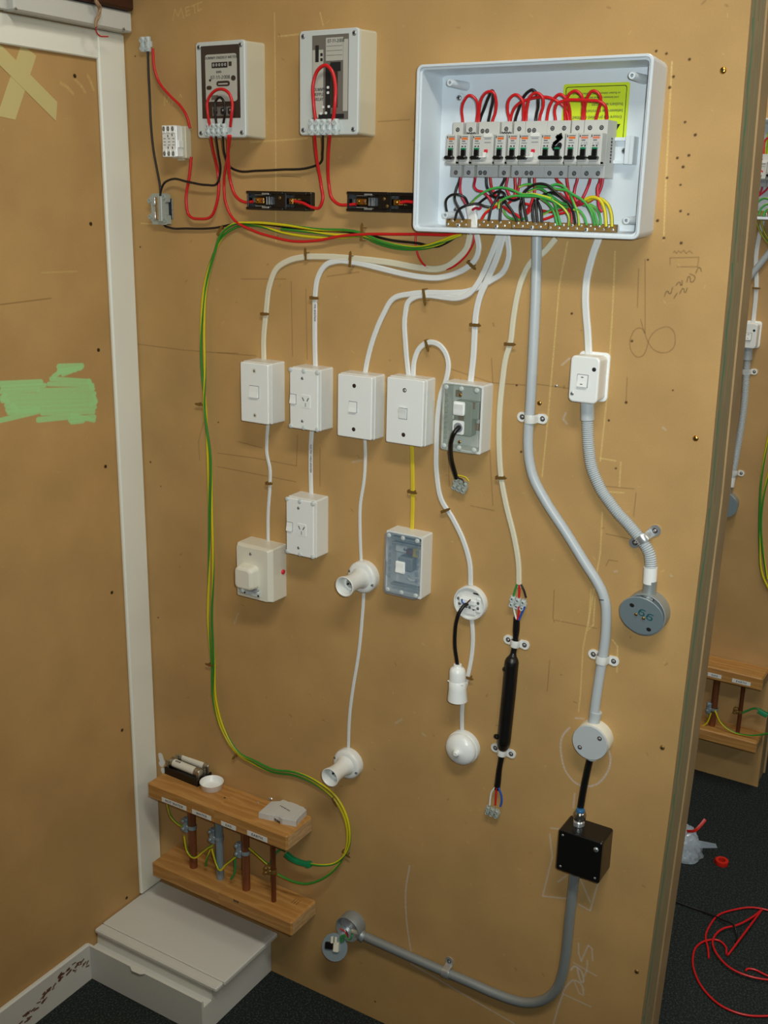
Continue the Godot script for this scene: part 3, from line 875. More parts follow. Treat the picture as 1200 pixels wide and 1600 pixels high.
func screw_mesh(r: float, m: Material, cross := true) -> ArrayMesh:
	var sc := B(m)
	sc.lathe([Vector2(r, 0), Vector2(r, r * 0.25), Vector2(r * 0.8, r * 0.5), Vector2(0, r * 0.62)], 14)
	sc.use(M.dark_gap)
	sc.box(Vector3(0, 0, r * 0.6), Vector3(r * 1.3, r * 0.3, r * 0.16))
	if cross:
		sc.box(Vector3(0, 0, r * 0.6), Vector3(r * 0.3, r * 1.3, r * 0.16))
	return sc.mesh()

func hole_screw_mesh(r: float) -> ArrayMesh:
	# A terminal screw at the bottom of a round well.
	var b := B(M.dark_gap)
	b.lathe([Vector2(r * 1.15, 0), Vector2(r, 0.0006), Vector2(r * 0.8, 0.0001)], 14)
	b.use(M.steel)
	b.lathe([Vector2(r * 0.8, 0.0001), Vector2(r * 0.7, 0.0008), Vector2(0, 0.0009)], 12)
	b.use(M.dark_gap)
	b.box(Vector3(0, 0, 0.0009), Vector3(r * 1.2, r * 0.28, 0.0006))
	return b.mesh()

func connector(label: String, at: Vector3, ways: int, pitch: float, long: float, turn := 0.0, m: Material = null, group := "") -> Node3D:
	# Moulded strip connector: a pair of barrels per way, with two clamp screws on each.
	if m == null:
		m = M.milky
	var t := thing("strip_connector", label, "connector", at, group, turn)
	var b := B(m)
	b.box(Vector3(0, 0, 0.003), Vector3(pitch * ways, long * 0.42, 0.006), 0.001)
	for k in ways:
		var x := (k - (ways - 1) * 0.5) * pitch
		var q := B(m)
		b.xf = Transform3D(Basis(Vector3(1, 0, 0), Vector3(0, 0, 1), Vector3(0, -1, 0)), Vector3(x, long * 0.5, 0.006))
		b.lathe([Vector2(pitch * 0.2, 0), Vector2(pitch * 0.42, 0), Vector2(pitch * 0.46, 0.001), Vector2(pitch * 0.46, long - 0.001), Vector2(pitch * 0.42, long), Vector2(pitch * 0.2, long)], 12)
		b.xf = Transform3D()
		for s in [-1.0, 1.0]:
			b.lathe([Vector2(pitch * 0.34, 0.006), Vector2(pitch * 0.34, 0.0125), Vector2(pitch * 0.24, 0.0125), Vector2(pitch * 0.22, 0.009)], 12, Vector3(x, s * long * 0.26, 0))
	part(t, "housing", b)
	for k in ways:
		var x := (k - (ways - 1) * 0.5) * pitch
		for s in [-1.0, 1.0]:
			var sc := B(M.steel)
			sc.lathe([Vector2(pitch * 0.22, 0), Vector2(pitch * 0.2, 0.0006), Vector2(0, 0.0008)], 10)
			sc.use(M.dark_gap)
			sc.box(Vector3(0, 0, 0.0009), Vector3(pitch * 0.34, pitch * 0.08, 0.0004))
			same(t, "clamp_screw", sc.mesh(), Vector3(x, s * long * 0.26, 0.0102), Vector3(0, 0, 0.6 * k + s))
	return t

func enclosure(called: String, label: String, cat: String, cx: float, cy: float, w: float, h: float, deep: float, side: Material, front: Material) -> Node3D:
	var t := thing(called, label, cat, Vector3(cx, cy, 0))
	var b := B(side)
	b.loft([MB.loop_rect(w + 0.002, h + 0.002, 0.005), MB.loop_rect(w - 0.002, h - 0.002, 0.004)], [0.0, deep - 0.007])
	part(t, "body", b)
	var l := B(front)
	l.plate(w, h, 0.006, deep - 0.007, deep, 0.0016)
	part(t, "lid", l)
	var sm := screw_mesh(0.0042, M.dull_steel)
	var well := B(M.dark_gap)
	for sx in [-1.0, 1.0]:
		for sy in [-1.0, 1.0]:
			same(t, "screw", sm, Vector3(sx * (w * 0.5 - 0.0085), sy * (h * 0.5 - 0.0085), deep - 0.0006), Vector3(0, 0, sx * 0.7 + sy * 0.3))
	return t

func slab(t: Node3D, called: String, m: Material, x: float, y: float, w: float, h: float, z: float, thick := 0.0006, r := 0.0006, turn := 0.0) -> MeshInstance3D:
	var b := B(m)
	b.loft([MB.loop_rect(w, h, r, 3), MB.loop_rect(w, h, r, 3)], [0.0, thick], false, true)
	return same(t, called, b.mesh(), Vector3(x, y, z), Vector3(0, 0, turn))

func stretch(t: Node3D, from: Vector2, to: Vector2, by: Vector2) -> void:
	# Fits the picture behind a meter's window to its pane.
	for c in t.get_children():
		var nm := String(c.name)
		if nm.begins_with("body") or nm.begins_with("lid") or nm.begins_with("screw"):
			continue
		c.position.x = to.x + (c.position.x - from.x) * by.x
		c.position.y = to.y + (c.position.y - from.y) * by.y
		c.scale = Vector3(c.scale.x * by.x, c.scale.y * by.y, 1)

func build_meters() -> void:
	# --- dummy energy meter (left)
	var z := 0.056
	var t := enclosure("energy_meter", "left grey meter box with a dummy energy meter dial behind its window", "meter", 0.2895, 1.8875, 0.111, 0.161, z, M.beige_box, M.grey_box)
	slab(t, "window_surround", M.dark_card, -0.003, 0.0175, 0.066, 0.108, z, 0.0006)
	slab(t, "dial_plate", M.silver_card, -0.0015, 0.0235, 0.054, 0.07, z + 0.0006, 0.0006, 0.004)
	slab(t, "terminal_cover", M.mid_card, 0.0, -0.026, 0.036, 0.014, z + 0.0006, 0.0006)
	for x in [-0.0125, 0.0, 0.0125]:
		slab(t, "terminal_picture", M.dark_gap, x, -0.026, 0.007, 0.01, z + 0.0012, 0.0004, 0.003)
		slab(t, "terminal_spot", M.silver_card, x + 0.001, -0.0245, 0.003, 0.003, z + 0.0016, 0.0004, 0.0015)
	slab(t, "register", M.dark_card, -0.0035, 0.0425, 0.027, 0.0085, z + 0.0012, 0.0006, 0.0006)
	for k in 5:
		slab(t, "digit_drum", M.dark_gap, -0.0134 + k * 0.005, 0.0425, 0.0038, 0.0066, z + 0.0018, 0.0004, 0.0004)
		letters(t, "0", 0.004, Vector3(-0.0134 + k * 0.005, 0.0425, z + 0.0023), M.label_white)
	slab(t, "register", M.dark_card, 0.0145, 0.0435, 0.005, 0.0065, z + 0.0012, 0.0006, 0.0006)
	slab(t, "disc_slot", M.dark_card, 0.002, 0.015, 0.023, 0.008, z + 0.0012, 0.0006, 0.0038)
	slab(t, "disc_edge", M.silver_card, 0.002, 0.0145, 0.016, 0.0018, z + 0.0018, 0.0004, 0.0006)
	slab(t, "window_spot", M.dark_card, 0.0195, 0.0225, 0.008, 0.008, z + 0.0012, 0.0004, 0.0039)
	slab(t, "window_spot", M.dark_card, -0.0225, 0.0095, 0.009, 0.006, z + 0.0012, 0.0004, 0.0028)
	slab(t, "window_spot", M.dark_card, -0.0205, 0.0205, 0.0038, 0.0038, z + 0.0012, 0.0004, 0.0018)
	slab(t, "rating_plate", M.mid_card, -0.013, -0.005, 0.012, 0.007, z + 0.0012, 0.0004, 0.0006)
	letters(t, "DUMMY ENERGY METER", 0.0036, Vector3(-0.0015, 0.0532, z + 0.0014), M.ink, Vector3.ZERO, 1.05)
	letters(t, "kWh", 0.0034, Vector3(-0.005, 0.0322, z + 0.0014), M.ink)
	letters(t, "07-11-2008", 0.0048, Vector3(-0.003, 0.0243, z + 0.0014), M.ink, Vector3.ZERO, 1.0)
	stretch(t, Vector2(-0.003, 0.0175), Vector2(0.001, 0.013), Vector2(1.32, 1.12))
	# --- dummy ripple relay (right)
	t = enclosure("ripple_relay", "right grey meter box with a dummy ripple relay behind its window", "meter", 0.5195, 1.892, 0.119, 0.165, 0.054, M.beige_box, M.grey_box)
	z = 0.054
	slab(t, "window_surround", M.mid_card, -0.0025, 0.018, 0.064, 0.112, z, 0.0006)
	slab(t, "label_plate", M.silver_card, -0.024, 0.01, 0.019, 0.09, z + 0.0006, 0.0004)
	slab(t, "rating_card", M.silver_card, 0.005, 0.055, 0.03, 0.03, z + 0.0006, 0.0004)
	for k in 3:
		slab(t, "card_line", M.mid_card, 0.005, 0.047 + k * 0.006, 0.028, 0.0006, z + 0.001, 0.0002, 0.0002)
	slab(t, "dark_block", M.dark_gap, -0.0255, 0.05, 0.006, 0.022, z + 0.001, 0.0004)
	slab(t, "dark_block", M.dark_gap, -0.0175, 0.042, 0.004, 0.004, z + 0.001, 0.0004)
	slab(t, "dark_block", M.dark_gap, -0.0175, 0.0485, 0.004, 0.004, z + 0.001, 0.0004)
	slab(t, "dark_block", M.dark_gap, -0.006, 0.0, 0.009, 0.07, z + 0.0006, 0.0005)
	slab(t, "dark_block", M.dark_gap, 0.007, 0.032, 0.018, 0.012, z + 0.0006, 0.0005)
	slab(t, "dark_block", M.dark_card, 0.005, 0.003, 0.012, 0.05, z + 0.0006, 0.0004)
	slab(t, "pale_column", M.silver_card, 0.0245, 0.02, 0.008, 0.094, z + 0.0006, 0.0004)
	slab(t, "dark_block", M.dark_gap, 0.0, -0.0335, 0.045, 0.006, z + 0.001, 0.0004)
	for p in [Vector2(-0.014, -0.021), Vector2(-0.004, -0.0205), Vector2(-0.018, -0.0295), Vector2(-0.009, -0.029), Vector2(-0.0055, 0.005), Vector2(-0.0055, -0.002)]:
		slab(t, "terminal_spot", M.label_white, p.x, p.y, 0.0042, 0.0034, z + 0.0015, 0.0004, 0.001)
	letters(t, "07-11-2008", 0.0042, Vector3(0.0075, 0.0655, z + 0.0012), M.ink)
	letters(t, "DUMMY", 0.004, Vector3(-0.0215, 0.0025, z + 0.0012), M.ink, Vector3.ZERO, 0.95)
	letters(t, "RIPPLE", 0.004, Vector3(-0.0215, -0.004, z + 0.0012), M.ink, Vector3.ZERO, 0.95)
	letters(t, "RELAY", 0.004, Vector3(-0.0215, -0.0105, z + 0.0012), M.ink, Vector3.ZERO, 0.95)
	stretch(t, Vector2(-0.0025, 0.018), Vector2(0.004, 0.008), Vector2(1.14, 1.18))
	# --- connectors
	connector("clear two-way strip connector at the upper left, feeding a black and a red wire", Vector3(0.0689, 1.9789, 0), 2, 0.0125, 0.026)
	connector("clear four-way strip connector screwed to the front of the left meter box", Vector3(0.2833, 1.8198, 0.057), 4, 0.0115, 0.0215)
	connector("clear five-way strip connector screwed to the front of the right meter box", Vector3(0.5155, 1.8217, 0.055), 5, 0.0122, 0.0255)
	# --- main isolator module
	t = thing("relay_module", "white three-column terminal module clipped to a beige carrier, left of the meters", "relay", Vector3(0.1474, 1.8024, 0))
	t.scale = Vector3(0.76, 0.94, 0.68)
	var o := t.position
	var b := B(M.beige_box)
	b.box(Vector3(0.006, 0, 0.012), Vector3(0.048, 0.062, 0.024), 0.002)
	b.box(Vector3(0.001, -0.032, 0.006), Vector3(0.02, 0.006, 0.01), 0.001)
	part(t, "carrier", b)
	b = B(M.bright_plastic)
	b.box(Vector3(-0.004, 0.001, 0.036), Vector3(0.048, 0.06, 0.026), 0.002)
	for k in 3:
		for s in [-1.0, 1.0]:
			b.box(Vector3(-0.019 + k * 0.0145, s * 0.0225 + 0.001, 0.05), Vector3(0.0125, 0.015, 0.004), 0.001)
	b.box(Vector3(0.0215, -0.004, 0.035), Vector3(0.004, 0.014, 0.02), 0.001)
	part(t, "terminal_block", b)
	var hs := hole_screw_mesh(0.0038)
	for k in 3:
		for s in [-1.0, 1.0]:
			same(t, "terminal_screw", hs, Vector3(-0.019 + k * 0.0145, s * 0.0235 + 0.001, 0.0521), Vector3(0, 0, 0.9 * k + s))
	for p in [Vector2(-0.008, 0.011), Vector2(0.006, 0.013), Vector2(-0.008, -0.011), Vector2(0.006, -0.0115)]:
		slab(t, "slot", M.dark_gap, p.x, p.y, 0.0026, 0.0048, 0.0492, 0.0004, 0.0006)
	for k in 3:
		for j in 3:
			slab(t, "print", M.pale_print, -0.019 + k * 0.0145, 0.006 - j * 0.006, 0.0075, 0.0016, 0.0492, 0.0003, 0.0003)
	# --- neutral link
	t = thing("neutral_link", "grey neutral link with two bright screws at the left, joining three black wires", "link", Vector3(0.0908, 1.68, 0))
	t.scale = Vector3(1.12, 1.08, 1.0)
	b = B(M.milky_grey)
	var out := PackedVector2Array([Vector2(-0.014, -0.028), Vector2(0.016, -0.028), Vector2(0.021, -0.026), Vector2(0.021, -0.012), Vector2(0.016, -0.01), Vector2(0.016, 0.01), Vector2(0.02, 0.012), Vector2(0.021, 0.024), Vector2(0.016, 0.027), Vector2(-0.013, 0.026), Vector2(-0.016, 0.022), Vector2(-0.021, 0.018), Vector2(-0.021, 0.008), Vector2(-0.016, 0.006), Vector2(-0.016, -0.008), Vector2(-0.021, -0.011), Vector2(-0.021, -0.02), Vector2(-0.016, -0.022)])
	b.prism(out, 0.002, 0.013)
	for p in [Vector2(-0.0185, 0.013), Vector2(-0.0185, -0.015), Vector2(0.015, 0.02), Vector2(0.015, -0.02)]:
		b.lathe([Vector2(0.0042, 0.013), Vector2(0.004, 0.0155), Vector2(0.0024, 0.0155), Vector2(0.0022, 0.0135), Vector2(0, 0.0135)], 12, Vector3(p.x, p.y, 0))
	b.box(Vector3(0.009, 0.0, 0.016), Vector3(0.009, 0.044, 0.007), 0.001)
	part(t, "housing", b)
	part(t, "backing", B(M.black_plastic).box(Vector3(0.003, 0, 0.001), Vector3(0.042, 0.036, 0.002), 0.0005))
	part(t, "link_bar", B(M.old_brass).box(Vector3(-0.001, 0, 0.0145), Vector3(0.0046, 0.04, 0.004), 0.0006))
	for y in [0.0125, -0.0125]:
		var sc := B(M.steel)
		sc.xf = Transform3D(Basis(Vector3(0, 0, 1), Vector3(1, 0, 0), Vector3(0, 1, 0)), Vector3(-0.006, y - 0.006, 0.0145))
		sc.lathe([Vector2(0, 0), Vector2(0.0032, 0), Vector2(0.0034, 0.001), Vector2(0.0034, 0.011), Vector2(0.003, 0.012), Vector2(0, 0.012)], 12)
		part(t, "screw", sc)
	# --- open service fuse bases
	fuse_base("black open fuse base below the left meter, red wires at both ends", 0.3881, 1.7002, 0.1345, 0.0329, 1)
	fuse_base("black open fuse base touching the left side of the white switchboard", 0.6079, 1.7023, 0.1348, 0.0329, 2)
	meter_wires()

func fuse_base(label: String, cx: float, cy: float, w: float, h: float, screws: int) -> void:
	var t := thing("service_fuse_holder", label, "fuse holder", Vector3(cx, cy, 0))
	var b := B(M.black_plastic)
	b.plate(w, h, 0.003, 0.0, 0.012, 0.001)
	for s in [-1.0, 1.0]:
		b.box(Vector3(-w * 0.18, s * (h * 0.5 - 0.0025), 0.02), Vector3(w * 0.62, 0.005, 0.02), 0.0012)
		b.box(Vector3(w * 0.32, s * (h * 0.5 - 0.0028), 0.018), Vector3(w * 0.34, 0.0056, 0.016), 0.0012)
	b.box(Vector3(-w * 0.49, 0, 0.018), Vector3(0.003, h * 0.96, 0.014), 0.001)
	b.box(Vector3(w * 0.06, 0, 0.018), Vector3(w * 0.2, h * 0.9, 0.014), 0.0015)
	part(t, "base", b)
	var m := B(M.brass)
	m.box(Vector3(-w * 0.29, 0, 0.0185), Vector3(0.02, 0.0105, 0.012), 0.001)
	part(t, "terminal", m)
	part(t, "terminal", B(M.brass).box(Vector3(w * 0.235, 0, 0.0185), Vector3(0.009 + 0.004 * (screws - 1), 0.0105, 0.012), 0.001))
	var sm := screw_mesh(0.0034, M.brass, false)
	same(t, "screw", sm, Vector3(-w * 0.33, 0, 0.0245))
	same(t, "screw", screw_mesh(0.0034, M.copper, false), Vector3(-w * 0.24, 0, 0.0245), Vector3(0, 0, 0.5))
	same(t, "screw", sm, Vector3(w * 0.235, 0, 0.0245), Vector3(0, 0, 1.0))
	for s in [-1.0, 1.0]:
		part(t, "contact_blade", B(M.dull_steel).box(Vector3(-w * 0.16, s * h * 0.36, 0.0265), Vector3(0.016, 0.0032, 0.008), 0.0006))
		part(t, "contact_blade", B(M.dull_steel).box(Vector3(-w * 0.3, s * h * 0.3, 0.02), Vector3(0.018, 0.0016, 0.008), 0.0004))
	for k in screws:
		same(t, "fixing_screw", screw_mesh(0.0028, M.old_brass, false), Vector3(w * (0.06 + 0.045 * k), h * (0.16 - 0.36 * k), 0.025))
	for k in 2:
		part(t, "contact_spring", B(M.dull_steel).box(Vector3(-w * (0.185 - 0.045 * k), 0, 0.017), Vector3(0.0014, h * 0.42, 0.01), 0.0003))
	part(t, "end_slot", B(M.mid_card).box(Vector3(-w * 0.44, 0, 0.0135), Vector3(0.004, 0.0085, 0.004), 0.0005))

func meter_wires() -> void:
	var r := 0.0028
	var red: Material = M.red_wire
	var blk: Material = M.black_wire
	wire("wire", "long black wire from the upper left connector down to the grey neutral link", [Vector3(0.076, 1.9709, 0.008), Vector3(0.0754, 1.9326, 0.008), Vector3(0.0761, 1.8871, 0.008), Vector3(0.0765, 1.8352, 0.008), Vector3(0.0806, 1.7884, 0.008), Vector3(0.0884, 1.7494, 0.008), Vector3(0.0937, 1.7233, 0.008), Vector3(0.0943, 1.7017, 0.008)], 0.0022, blk)
	wire("wire", "red wire curving from the upper left connector to the white terminal module", [Vector3(0.0889, 1.9703, 0.008), Vector3(0.0903, 1.9377, 0.008), Vector3(0.1018, 1.9102, 0.008), Vector3(0.1279, 1.8857, 0.008), Vector3(0.1541, 1.8658, 0.008), Vector3(0.1676, 1.8486, 0.008), Vector3(0.1746, 1.828, 0.008)], 0.0026, red)
	wire("wire", "red wire hanging in a deep loop from the white terminal module to the left meter", [Vector3(0.1792, 1.7764, 0.012), Vector3(0.173, 1.7416, 0.012), Vector3(0.163, 1.6946, 0.012), Vector3(0.17, 1.6687, 0.012), Vector3(0.197, 1.6635, 0.012), Vector3(0.2241, 1.6689, 0.012), Vector3(0.2373, 1.6902, 0.012), Vector3(0.2444, 1.7216, 0.012), Vector3(0.2423, 1.7513, 0.012), Vector3(0.2477, 1.7868, 0.03), Vector3(0.2694, 1.8105, 0.062)], r, red)
	wire("wire", "black wire from the left meter bending left to the grey neutral link", [Vector3(0.2813, 1.8103, 0.062), Vector3(0.263, 1.781, 0.034), Vector3(0.2516, 1.7478, 0.016), Vector3(0.2434, 1.7284, 0.016), Vector3(0.2184, 1.7258, 0.016), Vector3(0.173, 1.731, 0.018), Vector3(0.1312, 1.7353, 0.016), Vector3(0.1112, 1.7269, 0.016), Vector3(0.1021, 1.7113, 0.016), Vector3(0.0998, 1.6994, 0.016)], 0.0022, blk)
	wire("wire", "black wire running level from the left meter to the right meter", [Vector3(0.2975, 1.8102, 0.062), Vector3(0.2761, 1.7756, 0.03), Vector3(0.2714, 1.7583, 0.01), Vector3(0.2893, 1.7516, 0.01), Vector3(0.331, 1.7519, 0.01), Vector3(0.3891, 1.7544, 0.01), Vector3(0.4537, 1.759, 0.01), Vector3(0.4729, 1.7655, 0.01), Vector3(0.492, 1.7828, 0.03), Vector3(0.5117, 1.8124, 0.058)], 0.0022, blk)
	wire("wire", "red wire from the left meter down to the fuse base below it", [Vector3(0.3106, 1.81, 0.062), Vector3(0.2867, 1.7699, 0.034), Vector3(0.2802, 1.7287, 0.02), Vector3(0.2918, 1.7061, 0.02), Vector3(0.3126, 1.6963, 0.02), Vector3(0.3304, 1.6978, 0.02)], r, red)
	wire("wire", "long red wire from the left meter sweeping right into the switchboard underside", [Vector3(0.315, 1.81, 0.062), Vector3(0.2805, 1.77, 0.03), Vector3(0.257, 1.7309, 0.012), Vector3(0.2606, 1.693, 0.012), Vector3(0.2752, 1.6679, 0.012), Vector3(0.3188, 1.6473, 0.012), Vector3(0.3676, 1.6363, 0.012), Vector3(0.4155, 1.63, 0.012), Vector3(0.4679, 1.6331, 0.012), Vector3(0.5188, 1.6427, 0.012), Vector3(0.5722, 1.6478, 0.012), Vector3(0.6345, 1.6499, 0.012), Vector3(0.6848, 1.6516, 0.012), Vector3(0.7385, 1.6534, 0.012), Vector3(0.7575, 1.6572, 0.012)], 0.0026, red)
	wire("wire", "black wire from the grey neutral link along the wall into the switchboard underside", [Vector3(0.0953, 1.6607, 0.006), Vector3(0.0997, 1.6487, 0.006), Vector3(0.1145, 1.6443, 0.006), Vector3(0.154, 1.6443, 0.006), Vector3(0.2294, 1.6479, 0.006), Vector3(0.2762, 1.6563, 0.006), Vector3(0.3263, 1.6589, 0.006), Vector3(0.3853, 1.655, 0.006), Vector3(0.4426, 1.6511, 0.006), Vector3(0.5256, 1.6505, 0.006), Vector3(0.5658, 1.6475, 0.006), Vector3(0.6261, 1.6388, 0.006), Vector3(0.6732, 1.6363, 0.006), Vector3(0.7118, 1.6325, 0.006), Vector3(0.731, 1.6406, 0.006), Vector3(0.7522, 1.6538, 0.006)], 0.0022, blk)
	wire("wire", "red wire from the right meter looping under into the left fuse base", [Vector3(0.4939, 1.8146, 0.058), Vector3(0.4834, 1.771, 0.035), Vector3(0.4827, 1.7277, 0.02), Vector3(0.4856, 1.7018, 0.02), Vector3(0.4774, 1.6897, 0.02), Vector3(0.4636, 1.6905, 0.02), Vector3(0.4427, 1.6977, 0.02), Vector3(0.4216, 1.7006, 0.02)], r, red)
	wire("wire", "red wire from the right meter down to the second fuse base", [Vector3(0.5267, 1.8142, 0.058), Vector3(0.5075, 1.771, 0.035), Vector3(0.499, 1.7301, 0.02), Vector3(0.5059, 1.7065, 0.02), Vector3(0.5195, 1.6971, 0.02), Vector3(0.5382, 1.6964, 0.02), Vector3(0.5554, 1.6978, 0.02)], r, red)
	wire("wire", "short red wire from the second fuse base into the side of the switchboard", [Vector3(0.6453, 1.7017, 0.022), Vector3(0.6577, 1.704, 0.022), Vector3(0.6714, 1.7033, 0.022), Vector3(0.6984, 1.7018, 0.022)], r, red)
	wire("wire", "red hairpin loop in front of the left meter dial", [Vector3(0.2701, 1.8255, 0.064), Vector3(0.2708, 1.8499, 0.07), Vector3(0.2706, 1.866, 0.07), Vector3(0.2814, 1.8806, 0.07), Vector3(0.302, 1.8874, 0.07), Vector3(0.3205, 1.8795, 0.07), Vector3(0.3272, 1.8625, 0.07), Vector3(0.3253, 1.8457, 0.07), Vector3(0.317, 1.8249, 0.064)], 0.0027, red)
	wire("wire", "black hairpin loop inside the red one on the left meter", [Vector3(0.2863, 1.8253, 0.064), Vector3(0.2878, 1.8528, 0.07), Vector3(0.2905, 1.8687, 0.07), Vector3(0.2994, 1.8738, 0.07), Vector3(0.3079, 1.8672, 0.07), Vector3(0.3104, 1.8523, 0.07), Vector3(0.2996, 1.8251, 0.064)], 0.0022, blk)
	wire("wire", "tall red hairpin loop in front of the right meter window", [Vector3(0.5006, 1.8266, 0.062), Vector3(0.4995, 1.8606, 0.068), Vector3(0.4994, 1.8927, 0.068), Vector3(0.5097, 1.9121, 0.068), Vector3(0.5238, 1.9175, 0.068), Vector3(0.5353, 1.9092, 0.068), Vector3(0.5432, 1.8853, 0.068), Vector3(0.5428, 1.8596, 0.068), Vector3(0.5345, 1.8261, 0.062)], 0.003, red)
	# earth conductors
	var e: Material = M.earth_wire
	wire("earth_wire", "left earth wire of the long pair, from switchboard to the EARTH rod clamp", [Vector3(0.7498, 1.6537, 0.006), Vector3(0.719, 1.637, 0.006), Vector3(0.676, 1.6269, 0.006), Vector3(0.6316, 1.6261, 0.006), Vector3(0.5925, 1.6332, 0.006), Vector3(0.5632, 1.643, 0.006), Vector3(0.5189, 1.6404, 0.006), Vector3(0.4482, 1.639, 0.006), Vector3(0.3852, 1.6447, 0.006), Vector3(0.3307, 1.6545, 0.006), Vector3(0.2838, 1.6519, 0.006), Vector3(0.2446, 1.6306, 0.006), Vector3(0.2214, 1.5952, 0.006), Vector3(0.1968, 1.5332, 0.006), Vector3(0.1869, 1.4618, 0.006), Vector3(0.1857, 1.36, 0.006), Vector3(0.192, 1.3023, 0.006), Vector3(0.1939, 1.2126, 0.006), Vector3(0.1944, 1.0766, 0.006), Vector3(0.1887, 0.9344, 0.006), Vector3(0.1828, 0.837, 0.006), Vector3(0.19, 0.7328, 0.006), Vector3(0.1925, 0.6418, 0.006), Vector3(0.2141, 0.5797, 0.006), Vector3(0.2559, 0.5344, 0.006), Vector3(0.2998, 0.5246, 0.006), Vector3(0.3483, 0.5197, 0.006), Vector3(0.411, 0.5305, 0.006), Vector3(0.4621, 0.5273, 0.006), Vector3(0.5123, 0.5062, 0.006), Vector3(0.5366, 0.4736, 0.006), Vector3(0.545, 0.4386, 0.006), Vector3(0.5389, 0.3868, 0.008), Vector3(0.5134, 0.3391, 0.02), Vector3(0.4892, 0.3169, 0.03), Vector3(0.4567, 0.3011, 0.038), Vector3(0.4238, 0.3027, 0.046), Vector3(0.3962, 0.3088, 0.05)], 0.0026, e, "", "wire", 3.0)
	wire("earth_wire", "right earth wire of the long pair, from switchboard to the green sleeve", [Vector3(0.7547, 1.656, 0.011), Vector3(0.7215, 1.6424, 0.011), Vector3(0.6787, 1.6303, 0.011), Vector3(0.6408, 1.6309, 0.011), Vector3(0.6007, 1.6369, 0.011), Vector3(0.5663, 1.6486, 0.011), Vector3(0.4615, 1.6529, 0.011), Vector3(0.389, 1.6585, 0.011), Vector3(0.3182, 1.6599, 0.011), Vector3(0.2741, 1.6551, 0.011), Vector3(0.2457, 1.6355, 0.011), Vector3(0.2289, 1.6005, 0.011), Vector3(0.206, 1.5341, 0.011), Vector3(0.1986, 1.4632, 0.011), Vector3(0.1967, 1.3617, 0.011), Vector3(0.1929, 1.3031, 0.011), Vector3(0.206, 1.1952, 0.011), Vector3(0.2056, 1.0797, 0.011), Vector3(0.2044, 0.9391, 0.011), Vector3(0.1978, 0.8421, 0.011), Vector3(0.2015, 0.7376, 0.011), Vector3(0.204, 0.6471, 0.011), Vector3(0.2255, 0.5853, 0.011), Vector3(0.2654, 0.5412, 0.011), Vector3(0.3074, 0.5356, 0.011), Vector3(0.3556, 0.5306, 0.011), Vector3(0.4163, 0.5423, 0.011), Vector3(0.4672, 0.539, 0.011), Vector3(0.5204, 0.5174, 0.011), Vector3(0.5445, 0.4836, 0.011), Vector3(0.5537, 0.4475, 0.011), Vector3(0.5456, 0.3957, 0.011), Vector3(0.5181, 0.3627, 0.02), Vector3(0.4924, 0.3557, 0.03), Vector3(0.4596, 0.351, 0.035)], 0.0026, e, "", "wire", 2.5)
	wire("earth_wire", "third earth wire bunched under the switchboard's lower left corner", [Vector3(0.7585, 1.6541, 0.009), Vector3(0.7325, 1.6438, 0.009), Vector3(0.6937, 1.6329, 0.009), Vector3(0.6587, 1.6294, 0.009), Vector3(0.6073, 1.6349, 0.009), Vector3(0.5651, 1.6453, 0.009), Vector3(0.514, 1.6447, 0.009), Vector3(0.4447, 1.6479, 0.009), Vector3(0.3874, 1.6505, 0.009)], 0.0024, e, "", "wire", 4.0)

func cable_clip(label: String, at: Vector3, dir: float, w: float, tall: float) -> void:
	# A folded tinned-brass buckle clip: a band over the cable and a tail bent back under its slot.
	var t := thing("cable_clip", label, "clip", at, "", dir)
	var b := B(M.old_brass)
	b.box(Vector3(0, 0, tall + 0.0006), Vector3(w, 0.0052, 0.0009), 0.0003)
	for s in [-1.0, 1.0]:
		b.box(Vector3(s * w * 0.5, 0, tall * 0.5), Vector3(0.0009, 0.0052, tall + 0.001), 0.0002)
	part(t, "band", b)
	var tail := B(M.old_brass)
	tail.prism(PackedVector2Array([Vector2(w * 0.1, -0.003), Vector2(w * 0.5 + 0.006, -0.0022), Vector2(w * 0.5 + 0.009, 0.0), Vector2(w * 0.5 + 0.006, 0.0022), Vector2(w * 0.1, 0.003)]), tall + 0.001, tall + 0.0018)
	part(t, "tail", tail)

